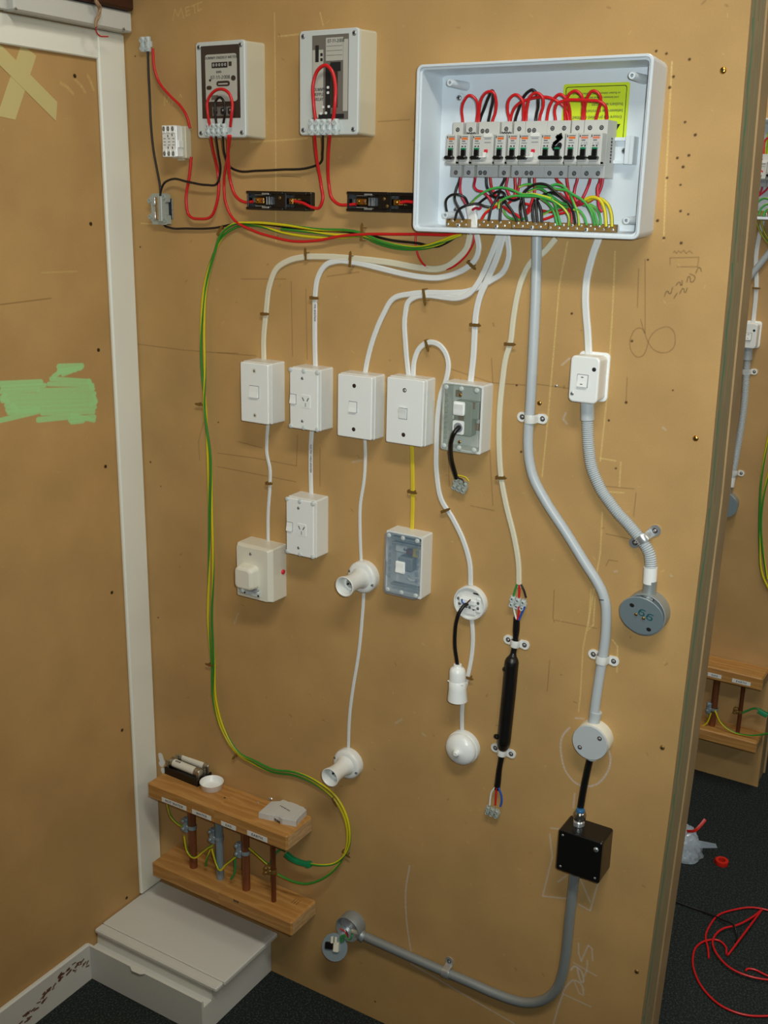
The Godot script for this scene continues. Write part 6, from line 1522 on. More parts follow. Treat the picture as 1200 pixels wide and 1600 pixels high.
func clear_outlet() -> void:
	var q := [0.7859, 1.3519, 0.0776, 0.1181]
	var w: float = q[2]
	var h: float = q[3]
	var t := thing("clear_outlet", "socket outlet with a clear grey-green front, its mechanism showing, black lead plugged in", "outlet", Vector3(q[0], q[1], 0))
	var b := B(M.white_plastic)
	frame(b, w, h, 0.0, 0.036, 0.004)
	part(t, "mounting_block", b)
	b = B(M.inner_grey)
	b.box(Vector3(-0.002, -0.003, 0.018), Vector3(0.034, 0.06, 0.022), 0.002)
	b.box(Vector3(0.018, 0.012, 0.016), Vector3(0.014, 0.03, 0.018), 0.002)
	part(t, "mechanism", b)
	for p in [Vector3(-0.016, 0.038, 0.02), Vector3(0.013, 0.021, 0.024), Vector3(-0.005, 0.0005, 0.0285), Vector3(0.019, -0.017, 0.014), Vector3(-0.02, -0.014, 0.018)]:
		part(t, "contact", B(M.copper).box(p, Vector3(0.011, 0.012, 0.003), 0.0005))
	b = B(M.clear_green)
	b.plate(w - 0.007, h - 0.002, 0.006, 0.036, 0.043, 0.001, Vector3(-0.002, -0.001, 0))
	part(t, "clear_cover", b, "clear grey-green cover")
	var rib := B(M.milky_grey).box(Vector3.ZERO, Vector3(0.0045, 0.0058, 0.003), 0.0008).mesh()
	for k in 9:
		same(t, "cover_rib", rib, Vector3(-w * 0.5 + 0.0075, 0.036 - k * 0.0092, 0.0345))
	lugs(t, w - 0.008, h - 0.006, 0.0425, M.milky)
	for y in [0.0175, -0.0155]:
		slab(t, "white_insert", M.bright_plastic, -0.002, y, 0.0215, 0.0235, 0.043, 0.0016, 0.003)
	rocker(t, M.bright_plastic, -0.002, 0.0165, 0.0165, 0.017, 0.0446, false, false)
	var s := B(M.pale_print)
	s.lathe([Vector2(0.0085, 0.0001), Vector2(0.0078, 0.0005), Vector2(0.0062, 0.0003), Vector2(0, 0.0002)], 18)
	same(t, "lead_entry", s.mesh(), Vector3(-0.002, -0.0155, 0.0446))
	var sm := screw_mesh(0.0028, M.brass, false)
	same(t, "screw", sm, Vector3(-0.001, 0.0405, 0.0428))
	same(t, "screw", sm, Vector3(0.001, -0.0405, 0.0428), Vector3(0, 0, 0.9))
	wire("flex_lead", "short black lead hanging from the clear-fronted outlet", [Vector3(0.7855, 1.3367, 0.045), Vector3(0.7914, 1.3384, 0.06), Vector3(0.7881, 1.3318, 0.066), Vector3(0.7811, 1.318, 0.062), Vector3(0.7738, 1.2981, 0.05), Vector3(0.7679, 1.2722, 0.032), Vector3(0.7687, 1.2453, 0.018), Vector3(0.7688, 1.2386, 0.014)], 0.0042, M.black_rubber, "", "lead")
	wire("wire", "thin green and yellow core from the end of the black lead into its connector", [Vector3(0.7683, 1.2448, 0.016), Vector3(0.7784, 1.2446, 0.016), Vector3(0.7885, 1.2432, 0.016), Vector3(0.7951, 1.2373, 0.016)], 0.0012, M.earth_wire)
	wire("wire", "thin black core from the end of the black lead into its connector", [Vector3(0.7694, 1.2442, 0.018), Vector3(0.7758, 1.2406, 0.018), Vector3(0.7835, 1.2383, 0.018), Vector3(0.7863, 1.2329, 0.018)], 0.0013, M.black_wire)
	connector("cloudy strip connector hanging at the end of the short black lead", Vector3(0.7744, 1.2245, 0.004), 3, 0.0095, 0.022, -0.25, M.milky_grey)

func clear_switch() -> void:
	var q := [0.6793, 1.0655, 0.0773, 0.12]
	var w: float = q[2]
	var h: float = q[3]
	var t := thing("clear_switch", "wall switch with a clear bluish front and yellow cable showing inside", "switch", Vector3(q[0], q[1], 0))
	var b := B(M.white_plastic)
	frame(b, w, h, 0.0, 0.035, 0.004)
	part(t, "mounting_block", b)
	b = B(M.inner_grey)
	b.box(Vector3(-0.002, -0.002, 0.018), Vector3(0.03, 0.026, 0.02), 0.002)
	part(t, "mechanism", b)
	part(t, "terminal", B(M.bright_plastic).box(Vector3(-0.013, 0.0255, 0.02), Vector3(0.024, 0.014, 0.012), 0.002))
	part(t, "contact", B(M.copper).box(Vector3(0.004, 0.022, 0.02), Vector3(0.014, 0.01, 0.01), 0.001))
	part(t, "yellow_core", B(M.yellow_cable).box(Vector3(0.0145, 0.022, 0.018), Vector3(0.012, 0.02, 0.008), 0.002))
	part(t, "white_core", B(M.white_cable).tube([Vector3(-0.006, -0.03, 0.012), Vector3(0.004, -0.036, 0.014), Vector3(0.018, -0.033, 0.012)], 0.003, 8))
	for y in [0.046, 0.036, -0.044]:
		part(t, "inner_rib", B(M.inner_grey).box(Vector3(0, y, 0.024), Vector3(w * 0.78, 0.004, 0.012), 0.0005))
	b = B(M.clear_blue)
	b.plate(w - 0.006, h - 0.001, 0.006, 0.035, 0.042, 0.0012, Vector3(-0.003, -0.002, 0))
	part(t, "clear_cover", b, "clear bluish cover")
	var rib := B(M.clear_blue).box(Vector3.ZERO, Vector3(0.006, 0.009, 0.004), 0.001).mesh()
	for k in 5:
		for s in [-1.0, 1.0]:
			same(t, "cover_rib", rib, Vector3(s * (w * 0.5 - 0.009) - 0.003, 0.026 - k * 0.0135, 0.0325))
	lugs(t, w - 0.006, h - 0.005, 0.0415, M.milky)
	slab(t, "white_insert", M.bright_plastic, -0.003, -0.0035, 0.0195, 0.023, 0.042, 0.0016, 0.002)
	rocker(t, M.bright_plastic, -0.003, -0.003, 0.016, 0.018, 0.0436, true, false)
	same(t, "screw", screw_mesh(0.003, M.dull_steel, false), Vector3(-0.0035, 0.0265, 0.0262))

func lamp_holder(label: String, at: Vector3) -> void:
	var t := thing("lamp_holder", label, "lamp holder", at)
	t.scale = Vector3(1.17, 1.17, 1.0)
	part(t, "base", B(M.white_plastic).lathe([Vector2(0.027, 0), Vector2(0.027, 0.012), Vector2(0.0262, 0.0155), Vector2(0.0235, 0.018), Vector2(0.02, 0.019), Vector2(0, 0.019)], 36))
	var b := B(M.white_plastic)
	b.lathe([Vector2(0.0185, 0.0185), Vector2(0.0165, 0.022), Vector2(0.0148, 0.03), Vector2(0.0138, 0.044), Vector2(0.0144, 0.058), Vector2(0.0164, 0.07), Vector2(0.0168, 0.0745), Vector2(0.0158, 0.0752), Vector2(0.0148, 0.0745), Vector2(0.0126, 0.066), Vector2(0.0118, 0.052), Vector2(0, 0.052)], 32)
	part(t, "barrel", b)
	var c := B(M.dull_steel)
	c.lathe([Vector2(0.0075, 0.0501), Vector2(0.0075, 0.054), Vector2(0.006, 0.0545), Vector2(0, 0.0545)], 20)
	part(t, "contact_plate", c)
	for s in [-1.0, 1.0]:
		part(t, "contact_pin", B(M.dark_card).lathe([Vector2(0.002, 0.0545), Vector2(0.0018, 0.058), Vector2(0, 0.0585)], 10, Vector3(s * 0.0034, s * 0.001, 0)))
		same(t, "screw", screw_mesh(0.0032, M.dull_steel, false), Vector3(s * 0.0215, -s * 0.0075, 0.0166), Vector3(0, 0, 0.7 * s))

func saddle(label: String, axis: Vector3, dir: float, r: float, m: Material, lug := 0.0085, band := 0.014, sides := [-1.0, 1.0]) -> void:
	# A two-lug strap bent over a pipe that runs along local y.
	var t := thing("pipe_saddle", label, "clamp", Vector3(axis.x, axis.y, -1.45 if axis.z < -1.0 else 0.0), "", dir)
	var path: Array = [Vector3(-r - 0.0035, 0, 0.0012)]
	for k in 9:
		var a := PI - PI * k / 8.0
		path.append(Vector3(cos(a) * (r + 0.0012), 0, sin(a) * (r + 0.0012) + r + 0.001 if k > 0 and k < 8 else r * 0.5))
	path.append(Vector3(r + 0.0035, 0, 0.0012))
	var b := B(m)
	b.sweep(PackedVector3Array(path), PackedVector2Array([Vector2(-0.0009, -band / 2), Vector2(0.0009, -band / 2), Vector2(0.0009, band / 2), Vector2(-0.0009, band / 2)]), Vector3(0, 1, 0))
	part(t, "strap", b)
	for s in sides:
		var l := B(m)
		var poly := PackedVector2Array()
		for k in 13:
			var a := -PI / 2 + PI * k / 12.0
			poly.append(Vector2(s * (r + 0.0045 + lug * 0.7 + cos(a) * lug), sin(a) * lug))
		poly.append(Vector2(s * (r + 0.001), lug * 0.85))
		poly.append(Vector2(s * (r + 0.001), -lug * 0.85))
		l.prism(poly, 0.0, 0.0028)
		part(t, "lug", l)
		var ring := B(M.dark_card)
		ring.lathe([Vector2(0.0046, 0.0028), Vector2(0.004, 0.0033), Vector2(0, 0.0033)], 14, Vector3(s * (r + 0.0045 + lug * 0.62), 0, 0))
		part(t, "screw_hole", ring)
		same(t, "screw", screw_mesh(0.0028, M.dull_steel, false), Vector3(s * (r + 0.0045 + lug * 0.62), 0, 0.0031), Vector3(0, 0, 0.5 + s))

func wall_screw(label: String, at: Vector3, m: Material, r := 0.0042) -> void:
	var t := thing("wall_screw", label, "screw", at)
	var b := B(m)
	b.lathe([Vector2(r, 0), Vector2(r * 0.96, r * 0.2), Vector2(r * 0.6, r * 0.45), Vector2(0, r * 0.5)], 16)
	part(t, "head", b)
	b = B(M.dark_gap)
	b.box(Vector3(0, 0, r * 0.5), Vector3(r * 1.0, r * 0.24, r * 0.12))
	b.box(Vector3(0, 0, r * 0.5), Vector3(r * 0.24, r * 1.0, r * 0.12))
	part(t, "drive", b)

func build_fittings() -> void:
	lamp_holder("upper white batten lamp holder, sticking out below the third switch", Vector3(0.5752, 1.0128, 0.012) * Vector3(1, 1, 0))
	lamp_holder("lower white batten lamp holder, at the end of the long thin white cable", Vector3(0.5453, 0.6029, 0.012) * Vector3(1, 1, 0))
	# open ceiling rose
	var t := thing("open_ceiling_rose", "white ceiling rose base without its cover, black flex in its terminals", "ceiling rose", Vector3(0.8037, 1.0092, 0))
	t.scale = Vector3(1.12, 1.12, 1.0)
	part(t, "base", B(M.white_plastic).lathe([Vector2(0.0285, 0), Vector2(0.0285, 0.011), Vector2(0.0275, 0.013), Vector2(0.0258, 0.013), Vector2(0.025, 0.008), Vector2(0, 0.008)], 40))
	var b := B(M.bright_plastic)
	b.box(Vector3(-0.002, 0.0035, 0.012), Vector3(0.03, 0.011, 0.009), 0.002)
	b.box(Vector3(-0.003, -0.014, 0.0095), Vector3(0.03, 0.01, 0.004), 0.001)
	b.box(Vector3(0.0165, 0.0, 0.0105), Vector3(0.009, 0.026, 0.006), 0.002)
	b.box(Vector3(-0.002, -0.005, 0.0105), Vector3(0.034, 0.006, 0.006), 0.001)
	part(t, "terminal_block", b)
	var hs := hole_screw_mesh(0.0021)
	for p in [Vector3(0.0168, 0.0045, 0.0136), Vector3(0.0168, -0.0045, 0.0136), Vector3(0.002, -0.0055, 0.0136), Vector3(0.0085, -0.008, 0.0116), Vector3(-0.004, -0.0055, 0.0136), Vector3(-0.0165, -0.003, 0.0136), Vector3(-0.021, 0.004, 0.009)]:
		same(t, "terminal_screw", hs, p, Vector3(0, 0, p.x * 300.0))
	part(t, "cover_slot", B(M.dark_card).box(Vector3(0.011, 0.0185, 0.0085), Vector3(0.013, 0.0022, 0.002), 0.0003)).rotation = Vector3(0, 0, -0.05)
	# domed ceiling rose
	t = thing("domed_ceiling_rose", "white ceiling rose with a domed cover and small nub, below the pendant holder", "ceiling rose", Vector3(0.8024, 0.7172, 0))
	t.scale = Vector3(1.15, 1.15, 1.0)
	part(t, "base", B(M.white_plastic).lathe([Vector2(0.0285, 0), Vector2(0.0285, 0.011), Vector2(0.027, 0.0125), Vector2(0, 0.0125)], 40))
	part(t, "dome", B(M.bright_plastic).lathe([Vector2(0.0268, 0.0125), Vector2(0.0272, 0.016), Vector2(0.0262, 0.0205), Vector2(0.0235, 0.0245), Vector2(0.019, 0.028), Vector2(0.013, 0.031), Vector2(0.0075, 0.0335), Vector2(0.0052, 0.0355), Vector2(0.0045, 0.039), Vector2(0.0034, 0.0402), Vector2(0.0018, 0.0402), Vector2(0.0016, 0.036), Vector2(0, 0.036)], 40))
	# pendant lamp holder on its flex
	wire("flex_lead", "black flex drooping from the open ceiling rose to the pendant lamp holder", [Vector3(0.8026, 1.0095, 0.017), Vector3(0.8013, 1.0096, 0.022), Vector3(0.7967, 1.0013, 0.03), Vector3(0.7913, 0.9804, 0.034), Vector3(0.7892, 0.955, 0.034), Vector3(0.7904, 0.9277, 0.034), Vector3(0.7942, 0.9055, 0.033), Vector3(0.7963, 0.8891, 0.032)], 0.0034, M.black_rubber, "", "lead")
	wire("wire", "tiny blue core in the open ceiling rose", [Vector3(0.8024, 1.0089, 0.019), Vector3(0.7971, 1.0102, 0.019), Vector3(0.7931, 1.013, 0.019), Vector3(0.7929, 1.0179, 0.019)], 0.0013, M.blue_wire)
	wire("wire", "tiny dark core across the open ceiling rose", [Vector3(0.8004, 1.0075, 0.02), Vector3(0.8052, 1.0147, 0.02), Vector3(0.8101, 1.0207, 0.02)], 0.0013, M.brown_wire)
	t = thing("pendant_lamp_holder", "white pendant lamp holder hanging mouth down on the black flex", "lamp holder", Vector3(0.7962, 0.8929, 0.032))
	t.scale = Vector3(1.18, 1.02, 1.18)
	b = B(M.bright_plastic)
	b.xf = Transform3D(Basis(Vector3(1, 0, 0), Vector3(0, 0, 1), Vector3(0.035, -1, 0).normalized()), Vector3.ZERO)
	b.lathe([Vector2(0.0035, -0.003), Vector2(0.0062, -0.0025), Vector2(0.0066, 0.002), Vector2(0.009, 0.0035), Vector2(0.0115, 0.0065), Vector2(0.0128, 0.012), Vector2(0.0132, 0.028)], 28)
	part(t, "cap", b)
	b = B(M.bright_plastic)
	b.xf = Transform3D(Basis(Vector3(1, 0, 0), Vector3(0, 0, 1), Vector3(0.035, -1, 0).normalized()), Vector3.ZERO)
	b.lathe([Vector2(0.0132, 0.028), Vector2(0.0135, 0.0284), Vector2(0.014, 0.045), Vector2(0.0152, 0.06), Vector2(0.0157, 0.067), Vector2(0.0148, 0.0675), Vector2(0.014, 0.06), Vector2(0.013, 0.042), Vector2(0, 0.042)], 28)
	part(t, "skirt", b)
	for s in [-1.0, 1.0]:
		part(t, "bayonet_bump", B(M.bright_plastic).box(Vector3(s * 0.0105 + 0.001, -0.03, 0.0075), Vector3(0.006, 0.002, 0.003), 0.0006))
	# loose screws and nails left in the board
	wall_screw("brass screw in the bare board at the upper right of the partition", Vector3(1.1587, 1.8926, 0), M.brass, 0.0048)
	wall_screw("pale screw low in the bare board, near the partition's free edge at mid height", Vector3(1.1744, 1.3612, 0), M.brass, 0.0046)
	wall_screw("brass screw just right of the grey conduit, above its upper saddle", Vector3(0.9111, 1.3863, 0), M.brass, 0.004)
	wall_screw("small bright nail between the grey conduit and the isolator switch", Vector3(0.9385, 1.4183, 0), M.steel, 0.0024)
	wall_screw("dark screw near the partition's free edge, right of the round grey box", Vector3(1.1731, 0.8257, 0), M.old_brass, 0.0044)
	wall_screw("dark screw low on the partition, right of the bent steel conduit", Vector3(1.1693, 0.3707, 0), M.old_brass, 0.0044)

func even(path: PackedVector3Array, step: float) -> PackedVector3Array:
	# The same path with points at equal distances.
	var out := PackedVector3Array([path[0]])
	var left := step
	for k in path.size() - 1:
		var a := path[k]
		var d := a.distance_to(path[k + 1])
		while d >= left and d > 0.0:
			a = a.lerp(path[k + 1], left / d)
			d -= left
			out.append(a)
			left = step
		left -= d
	return out

func build_conduits() -> void:
	# rigid grey conduit with two sets
	var t := thing("grey_conduit", "long pale grey conduit with two bends from the switchboard to the round junction box", "conduit", Vector3(0.8929, 1.6567, 0.0096))
	var o := t.position
	var p := [Vector3(0.8928, 1.6586, 0.0096), Vector3(0.8955, 1.6049, 0.0096), Vector3(0.8969, 1.5614, 0.0096), Vector3(0.8979, 1.5028, 0.0096), Vector3(0.8986, 1.4398, 0.0096), Vector3(0.8991, 1.3864, 0.0096), Vector3(0.8985, 1.3516, 0.0096), Vector3(0.8994, 1.3155, 0.0096), Vector3(0.9029, 1.2906, 0.0096), Vector3(0.9117, 1.2629, 0.0096), Vector3(0.9352, 1.2262, 0.0096), Vector3(0.9782, 1.1744, 0.0096), Vector3(1.0173, 1.1252, 0.0096), Vector3(1.0385, 1.0993, 0.0096), Vector3(1.0495, 1.0822, 0.0096), Vector3(1.0568, 1.062, 0.0096), Vector3(1.0597, 1.0396, 0.0096), Vector3(1.061, 1.0108, 0.0096), Vector3(1.0603, 0.9849, 0.0096), Vector3(1.0568, 0.9366, 0.0096), Vector3(1.0536, 0.8839, 0.0096), Vector3(1.0524, 0.8554, 0.0096)].map(func(q): return q - o)
	part(t, "pipe", B(M.conduit_grey).sweep(MB.curve(p, 5), MB.circle(0.0086, 18)))
	var mk := B(M.ink)
	mk.box(Vector3.ZERO, Vector3(0.008, 0.0012, 0.0006))
	same(t, "pen_mark", mk.mesh(), Vector3(1.0518, 1.0723, 0.0184) - o, Vector3(0, 0, 0.15))
	part(t, "coupling", B(M.conduit_grey).sweep(MB.curve([Vector3(1.0558, 0.8637, 0.0096), Vector3(1.0533, 0.8434, 0.0096)].map(func(q): return q - o), 3), MB.circle(0.0102, 18)))
	saddle("white plastic saddle on the grey conduit, beside the brass screw", Vector3(0.9008, 1.3606, 0.0096), 0.03, 0.0086, M.white_plastic)
	saddle("white plastic saddle on the grey conduit, above the round junction box", Vector3(1.0581, 0.9631, 0.0096), -0.1, 0.0086, M.white_plastic)
	# round junction box
	t = thing("junction_box", "round pale grey junction box with a two-screw lid under the grey conduit", "junction box", Vector3(1.0557, 0.8127, 0.014) * Vector3(1, 1, 0))
	part(t, "body", B(M.ivory_plastic).lathe([Vector2(0.032, 0), Vector2(0.0315, 0.026), Vector2(0.031, 0.027)], 44))
	part(t, "lid", B(M.conduit_grey).lathe([Vector2(0.0318, 0.027), Vector2(0.0318, 0.0295), Vector2(0.031, 0.0306), Vector2(0, 0.0306)], 44))
	var b := B(M.conduit_grey)
	b.xf = Transform3D(Basis(Vector3(1, 0, 0), Vector3(0, 0, 1), Vector3(0.11, -1, 0).normalized()), Vector3(-0.002, -0.027, 0.012))
	b.lathe([Vector2(0.0105, 0), Vector2(0.0098, 0.012), Vector2(0.0088, 0.0126), Vector2(0, 0.0126)], 20)
	part(t, "spout", b)
	for s in [-1.0, 1.0]:
		var w := B(M.dark_card)
		w.lathe([Vector2(0.0044, 0), Vector2(0.0038, 0.0004), Vector2(0, 0.0003)], 14)
		same(t, "screw_hole", w.mesh(), Vector3(s * 0.017, s * 0.0135, 0.0304))
		same(t, "screw", screw_mesh(0.0026, M.dull_steel, false), Vector3(s * 0.017, s * 0.0135, 0.0308), Vector3(0, 0, 0.4))
	# black cable, gland and box
	wire("black_cable", "short straight black cable from the round junction box into the brass gland", [Vector3(1.0541, 0.7745, 0.016), Vector3(1.0512, 0.7522, 0.016), Vector3(1.047, 0.714, 0.016), Vector3(1.044, 0.6744, 0.016)], 0.0062, M.black_rubber, "", "cable", 0.0, 14)
	t = thing("cable_gland", "shiny metal cable gland with a blue seal, on top of the black box", "gland", Vector3(1.045, 0.6441, 0.022))
	b = B(M.blue_seal)
	b.xf = Transform3D(Basis(Vector3(1, 0, 0), Vector3(0, 0, -1), Vector3(0.05, 1, 0).normalized()), Vector3.ZERO)
	b.lathe([Vector2(0.0078, 0.026), Vector2(0.0076, 0.031), Vector2(0.0064, 0.032), Vector2(0, 0.032)], 18)
	part(t, "seal", b)
	b = B(M.chrome)
	b.xf = Transform3D(Basis(Vector3(1, 0, 0), Vector3(0, 0, -1), Vector3(0.05, 1, 0).normalized()), Vector3.ZERO)
	b.lathe([Vector2(0.0105, 0.012), Vector2(0.0115, 0.014), Vector2(0.0115, 0.021), Vector2(0.0095, 0.026), Vector2(0.0075, 0.027)], 22)
	part(t, "dome_nut", b)
	b = B(M.steel)
	b.xf = Transform3D(Basis(Vector3(1, 0, 0), Vector3(0, 0, -1), Vector3(0.05, 1, 0).normalized()), Vector3.ZERO)
	b.lathe([Vector2(0.0075, -0.014), Vector2(0.0075, -0.002), Vector2(0.0105, -0.002), Vector2(0.0112, 0.0), Vector2(0.0112, 0.007), Vector2(0.0098, 0.009), Vector2(0.0098, 0.012)], 6, Vector3.ZERO, 2.0)
	part(t, "hex_body", b)
	t = thing("black_box", "black square junction box below the brass gland", "junction box", Vector3.ZERO)
	var q := [1.061, 0.602, 0.0815, 0.0815]
	t.position = Vector3(q[0], q[1], 0)
	var w: float = q[2]
	var h: float = q[3]
	part(t, "body", B(M.black_plastic).plate(w, h, 0.004, 0.0, 0.048, 0.0008))
	part(t, "lid", B(M.black_plastic).plate(w, h, 0.004, 0.0485, 0.054, 0.0014))
	var sm := screw_mesh(0.0022, M.dull_steel, false)
	for s in [Vector2(-1, 1), Vector2(-1, -1), Vector2(1, -1)]:
		same(t, "screw", sm, Vector3(s.x * (w * 0.5 - 0.0085), s.y * (h * 0.5 - 0.009), 0.054), Vector3(0, 0, s.x))
	same(t, "screw", screw_mesh(0.0046, M.steel, false), Vector3(w * 0.5 - 0.0105, h * 0.5 - 0.0155, 0.054))
	# bent steel conduit
	t = thing("steel_conduit", "bent galvanised steel conduit from the black box round to the small open steel box", "conduit", Vector3(1.0421, 0.5309, 0.0115))
	o = t.position
	p = [Vector3(1.0418, 0.5348, 0.0115), Vector3(1.0405, 0.4866, 0.0115), Vector3(1.039, 0.4307, 0.0115), Vector3(1.0374, 0.3568, 0.0115), Vector3(1.0341, 0.3138, 0.0115), Vector3(1.0263, 0.2783, 0.0115), Vector3(1.0101, 0.2488, 0.0115), Vector3(0.9889, 0.2278, 0.0115), Vector3(0.963, 0.2141, 0.0115), Vector3(0.9361, 0.2082, 0.0115), Vector3(0.9016, 0.2058, 0.0115), Vector3(0.8451, 0.2065, 0.0115), Vector3(0.7892, 0.2066, 0.0115), Vector3(0.6916, 0.2079, 0.0115), Vector3(0.5983, 0.2098, 0.0115)].map(func(v): return v - o)
	part(t, "pipe", B(M.galvanised).sweep(MB.curve(p, 6), MB.circle(0.0096, 18)))
	saddle("one-lug galvanised saddle on the bent steel conduit", Vector3(0.7914, 0.2069, 0.0115), -PI / 2, 0.0102, M.steel, 0.009, 0.015, [-1.0])
	open_steel_box()
	# ribbed conduit and steel outlet box
	t = thing("ribbed_conduit", "ribbed flexible grey conduit from the isolator switch to the round steel box", "conduit", Vector3(0.9994, 1.3962, 0.0125))
	o = t.position
	var path := even(MB.curve([Vector3(1.0011, 1.3754, 0.0125), Vector3(1.0035, 1.3514, 0.0125), Vector3(1.0072, 1.3253, 0.0125), Vector3(1.0159, 1.2912, 0.0125), Vector3(1.0257, 1.2721, 0.0125), Vector3(1.0357, 1.2564, 0.0125), Vector3(1.0502, 1.2403, 0.0125), Vector3(1.0656, 1.2244, 0.0125), Vector3(1.0808, 1.2118, 0.0125), Vector3(1.0959, 1.1982, 0.0125), Vector3(1.1088, 1.1853, 0.0125), Vector3(1.1171, 1.176, 0.0125), Vector3(1.1234, 1.1652, 0.0125), Vector3(1.1269, 1.1505, 0.0125), Vector3(1.1278, 1.1353, 0.0125)].map(func(v): return v - o), 16), 0.0017)
	var rr := PackedFloat32Array()
	for k in path.size():
		rr.append(1.03 if k % 2 else 0.84)
	part(t, "ribbed_tube", B(M.conduit_grey).sweep(path, MB.circle(0.0098, 16), Vector3.ZERO, rr, 0.0, false))
	part(t, "upper_collar", B(M.conduit_grey).sweep(MB.curve([Vector3(0.999, 1.4025, 0.0125), Vector3(1.0003, 1.3848, 0.0125), Vector3(1.0014, 1.3713, 0.0125)].map(func(v): return v - o), 3), MB.circle(0.0112, 20), Vector3.ZERO))
	part(t, "lower_collar", B(M.bright_plastic).sweep(MB.curve([Vector3(1.127, 1.1439, 0.0125), Vector3(1.1276, 1.1309, 0.0125), Vector3(1.1279, 1.1165, 0.0125)].map(func(v): return v - o), 3), MB.circle(0.0112, 20)))
	saddle("tilted zinc-plated saddle on the ribbed conduit", Vector3(1.11, 1.1899, 0.0125), 0.7, 0.0102, M.steel, 0.009, 0.013)
	t = thing("steel_outlet_box", "round galvanised box with a loose lid marked 66 in teal pen", "junction box", Vector3(1.1275, 1.0654, 0))
	part(t, "body", B(M.galvanised).lathe([Vector2(0.036, 0), Vector2(0.036, 0.026), Vector2(0.034, 0.0265), Vector2(0.0335, 0.004), Vector2(0, 0.004)], 44))
	b = B(M.galvanised)
	b.xf = Transform3D(Basis(Vector3(1, 0, 0), Vector3(0, 0, -1), Vector3(0.03, 1, 0).normalized()), Vector3(0.001, 0.03, 0.0125))
	b.lathe([Vector2(0.0125, 0), Vector2(0.0108, 0.008), Vector2(0.0105, 0.026), Vector2(0.0095, 0.0262), Vector2(0, 0.0262)], 22)
	part(t, "spout", b)
	part(t, "inner_clip", B(M.steel).box(Vector3(0.006, 0.027, 0.022), Vector3(0.012, 0.006, 0.01), 0.001))
	var lid := Node3D.new()
	lid.name = "lid"
	var disc := MeshInstance3D.new()
	b = B(M.zinc)
	b.lathe([Vector2(0, -0.001), Vector2(0.0362, -0.001), Vector2(0.0368, 0.0), Vector2(0.0362, 0.0012), Vector2(0, 0.0012)], 48)
	var lm := same(t, "lid", b.mesh(), Vector3(1.1286, 1.0702, 0.044) - t.position, Vector3(0.3, 0.0, 0))
	lid.free()
	disc.free()
	letters(lm, "66", 0.0135, Vector3(0.0075, 0.0045, 0.0014), M.teal_ink, Vector3(0, 0, -0.42), 1.35)
	for s in [Vector3(-0.0085, 0.001, 0.0012), Vector3(0.004, -0.0035, 0.0012)]:
		same(lm, "screw", screw_mesh(0.0028, M.brass, false), s)
	for s in [Vector3(-0.015, 0.018, 0.001), Vector3(0.0125, -0.024, 0.001)]:
		var hw := B(M.dark_gap)
		hw.lathe([Vector2(0.004, 0.0003), Vector2(0.003, 0.0006), Vector2(0, 0.0005)], 14)
		same(lm, "hole", hw.mesh(), s)
	# resin cable joint
	t = thing("cable_joint", "thick black cable joint sleeve held by two white saddles", "cable joint", Vector3(0.8946, 0.9234, 0.0135))
	o = t.position
	path = MB.curve([Vector3(0.8967, 1.0019, 0.008), Vector3(0.8966, 0.9772, 0.0072), Vector3(0.896, 0.9548, 0.007), Vector3(0.8945, 0.935, 0.008), Vector3(0.8941, 0.9257, 0.01), Vector3(0.8944, 0.9159, 0.0135), Vector3(0.8939, 0.9033, 0.0135), Vector3(0.8926, 0.8602, 0.0135), Vector3(0.8907, 0.8175, 0.0135), Vector3(0.8887, 0.7743, 0.0135), Vector3(0.8881, 0.7611, 0.0135), Vector3(0.8855, 0.7478, 0.009), Vector3(0.8833, 0.7357, 0.007), Vector3(0.8818, 0.7167, 0.007), Vector3(0.8794, 0.6936, 0.0075), Vector3(0.8784, 0.668, 0.008), Vector3(0.8777, 0.6535, 0.009)].map(func(v): return v - o), 6)
	rr = PackedFloat32Array()
	var key := [[0.0, 1.0], [0.06, 1.06], [0.1, 0.86], [0.2, 0.88], [0.235, 1.2], [0.265, 1.85], [0.3, 2.15], [0.65, 2.12], [0.7, 1.9], [0.74, 1.35], [0.78, 1.0], [0.84, 0.86], [0.93, 0.98], [1.0, 1.0]]
	for k in path.size():
		var u := float(k) / (path.size() - 1)
		var v := 1.0
		for j in key.size() - 1:
			if u >= key[j][0] and u <= key[j + 1][0]:
				v = lerpf(key[j][1], key[j + 1][1], (u - key[j][0]) / (key[j + 1][0] - key[j][0]))
		rr.append(v)
	part(t, "sleeve", B(M.black_rubber).sweep(path, MB.circle(0.0059, 20), Vector3.ZERO, rr, 0.0, false))
	for v in [Vector3(0.8824, 0.9041, 0.02), Vector3(0.8721, 0.7671, 0.02)]:
		var nub := B(M.black_rubber)
		nub.xf = Transform3D(Basis(Vector3(0, 0, 1), Vector3(0, 1, 0), Vector3(-1, 0, 0)), v - o + Vector3(0.006, 0, 0))
		nub.lathe([Vector2(0.005, 0), Vector2(0.0045, 0.005), Vector2(0.003, 0.007), Vector2(0, 0.0075)], 12)
		part(t, "filling_port", nub)
	saddle("white plastic saddle above the thick part of the black cable joint", Vector3(0.8961, 0.9524, 0.007), -0.08, 0.0062, M.white_plastic, 0.0085, 0.013)
	saddle("white plastic saddle below the thick part of the black cable joint", Vector3(0.8829, 0.7316, 0.007), -0.08, 0.0062, M.white_plastic, 0.0085, 0.013)
	connector("strip connector between the cream cable and the black cable joint", Vector3(0.8971, 1.0294, 0.003), 3, 0.0105, 0.021, -0.12)
	connector("strip connector at the lower tail of the black cable joint", Vector3(0.871, 0.6031, 0.003), 3, 0.0095, 0.017, -0.1, M.milky_grey)
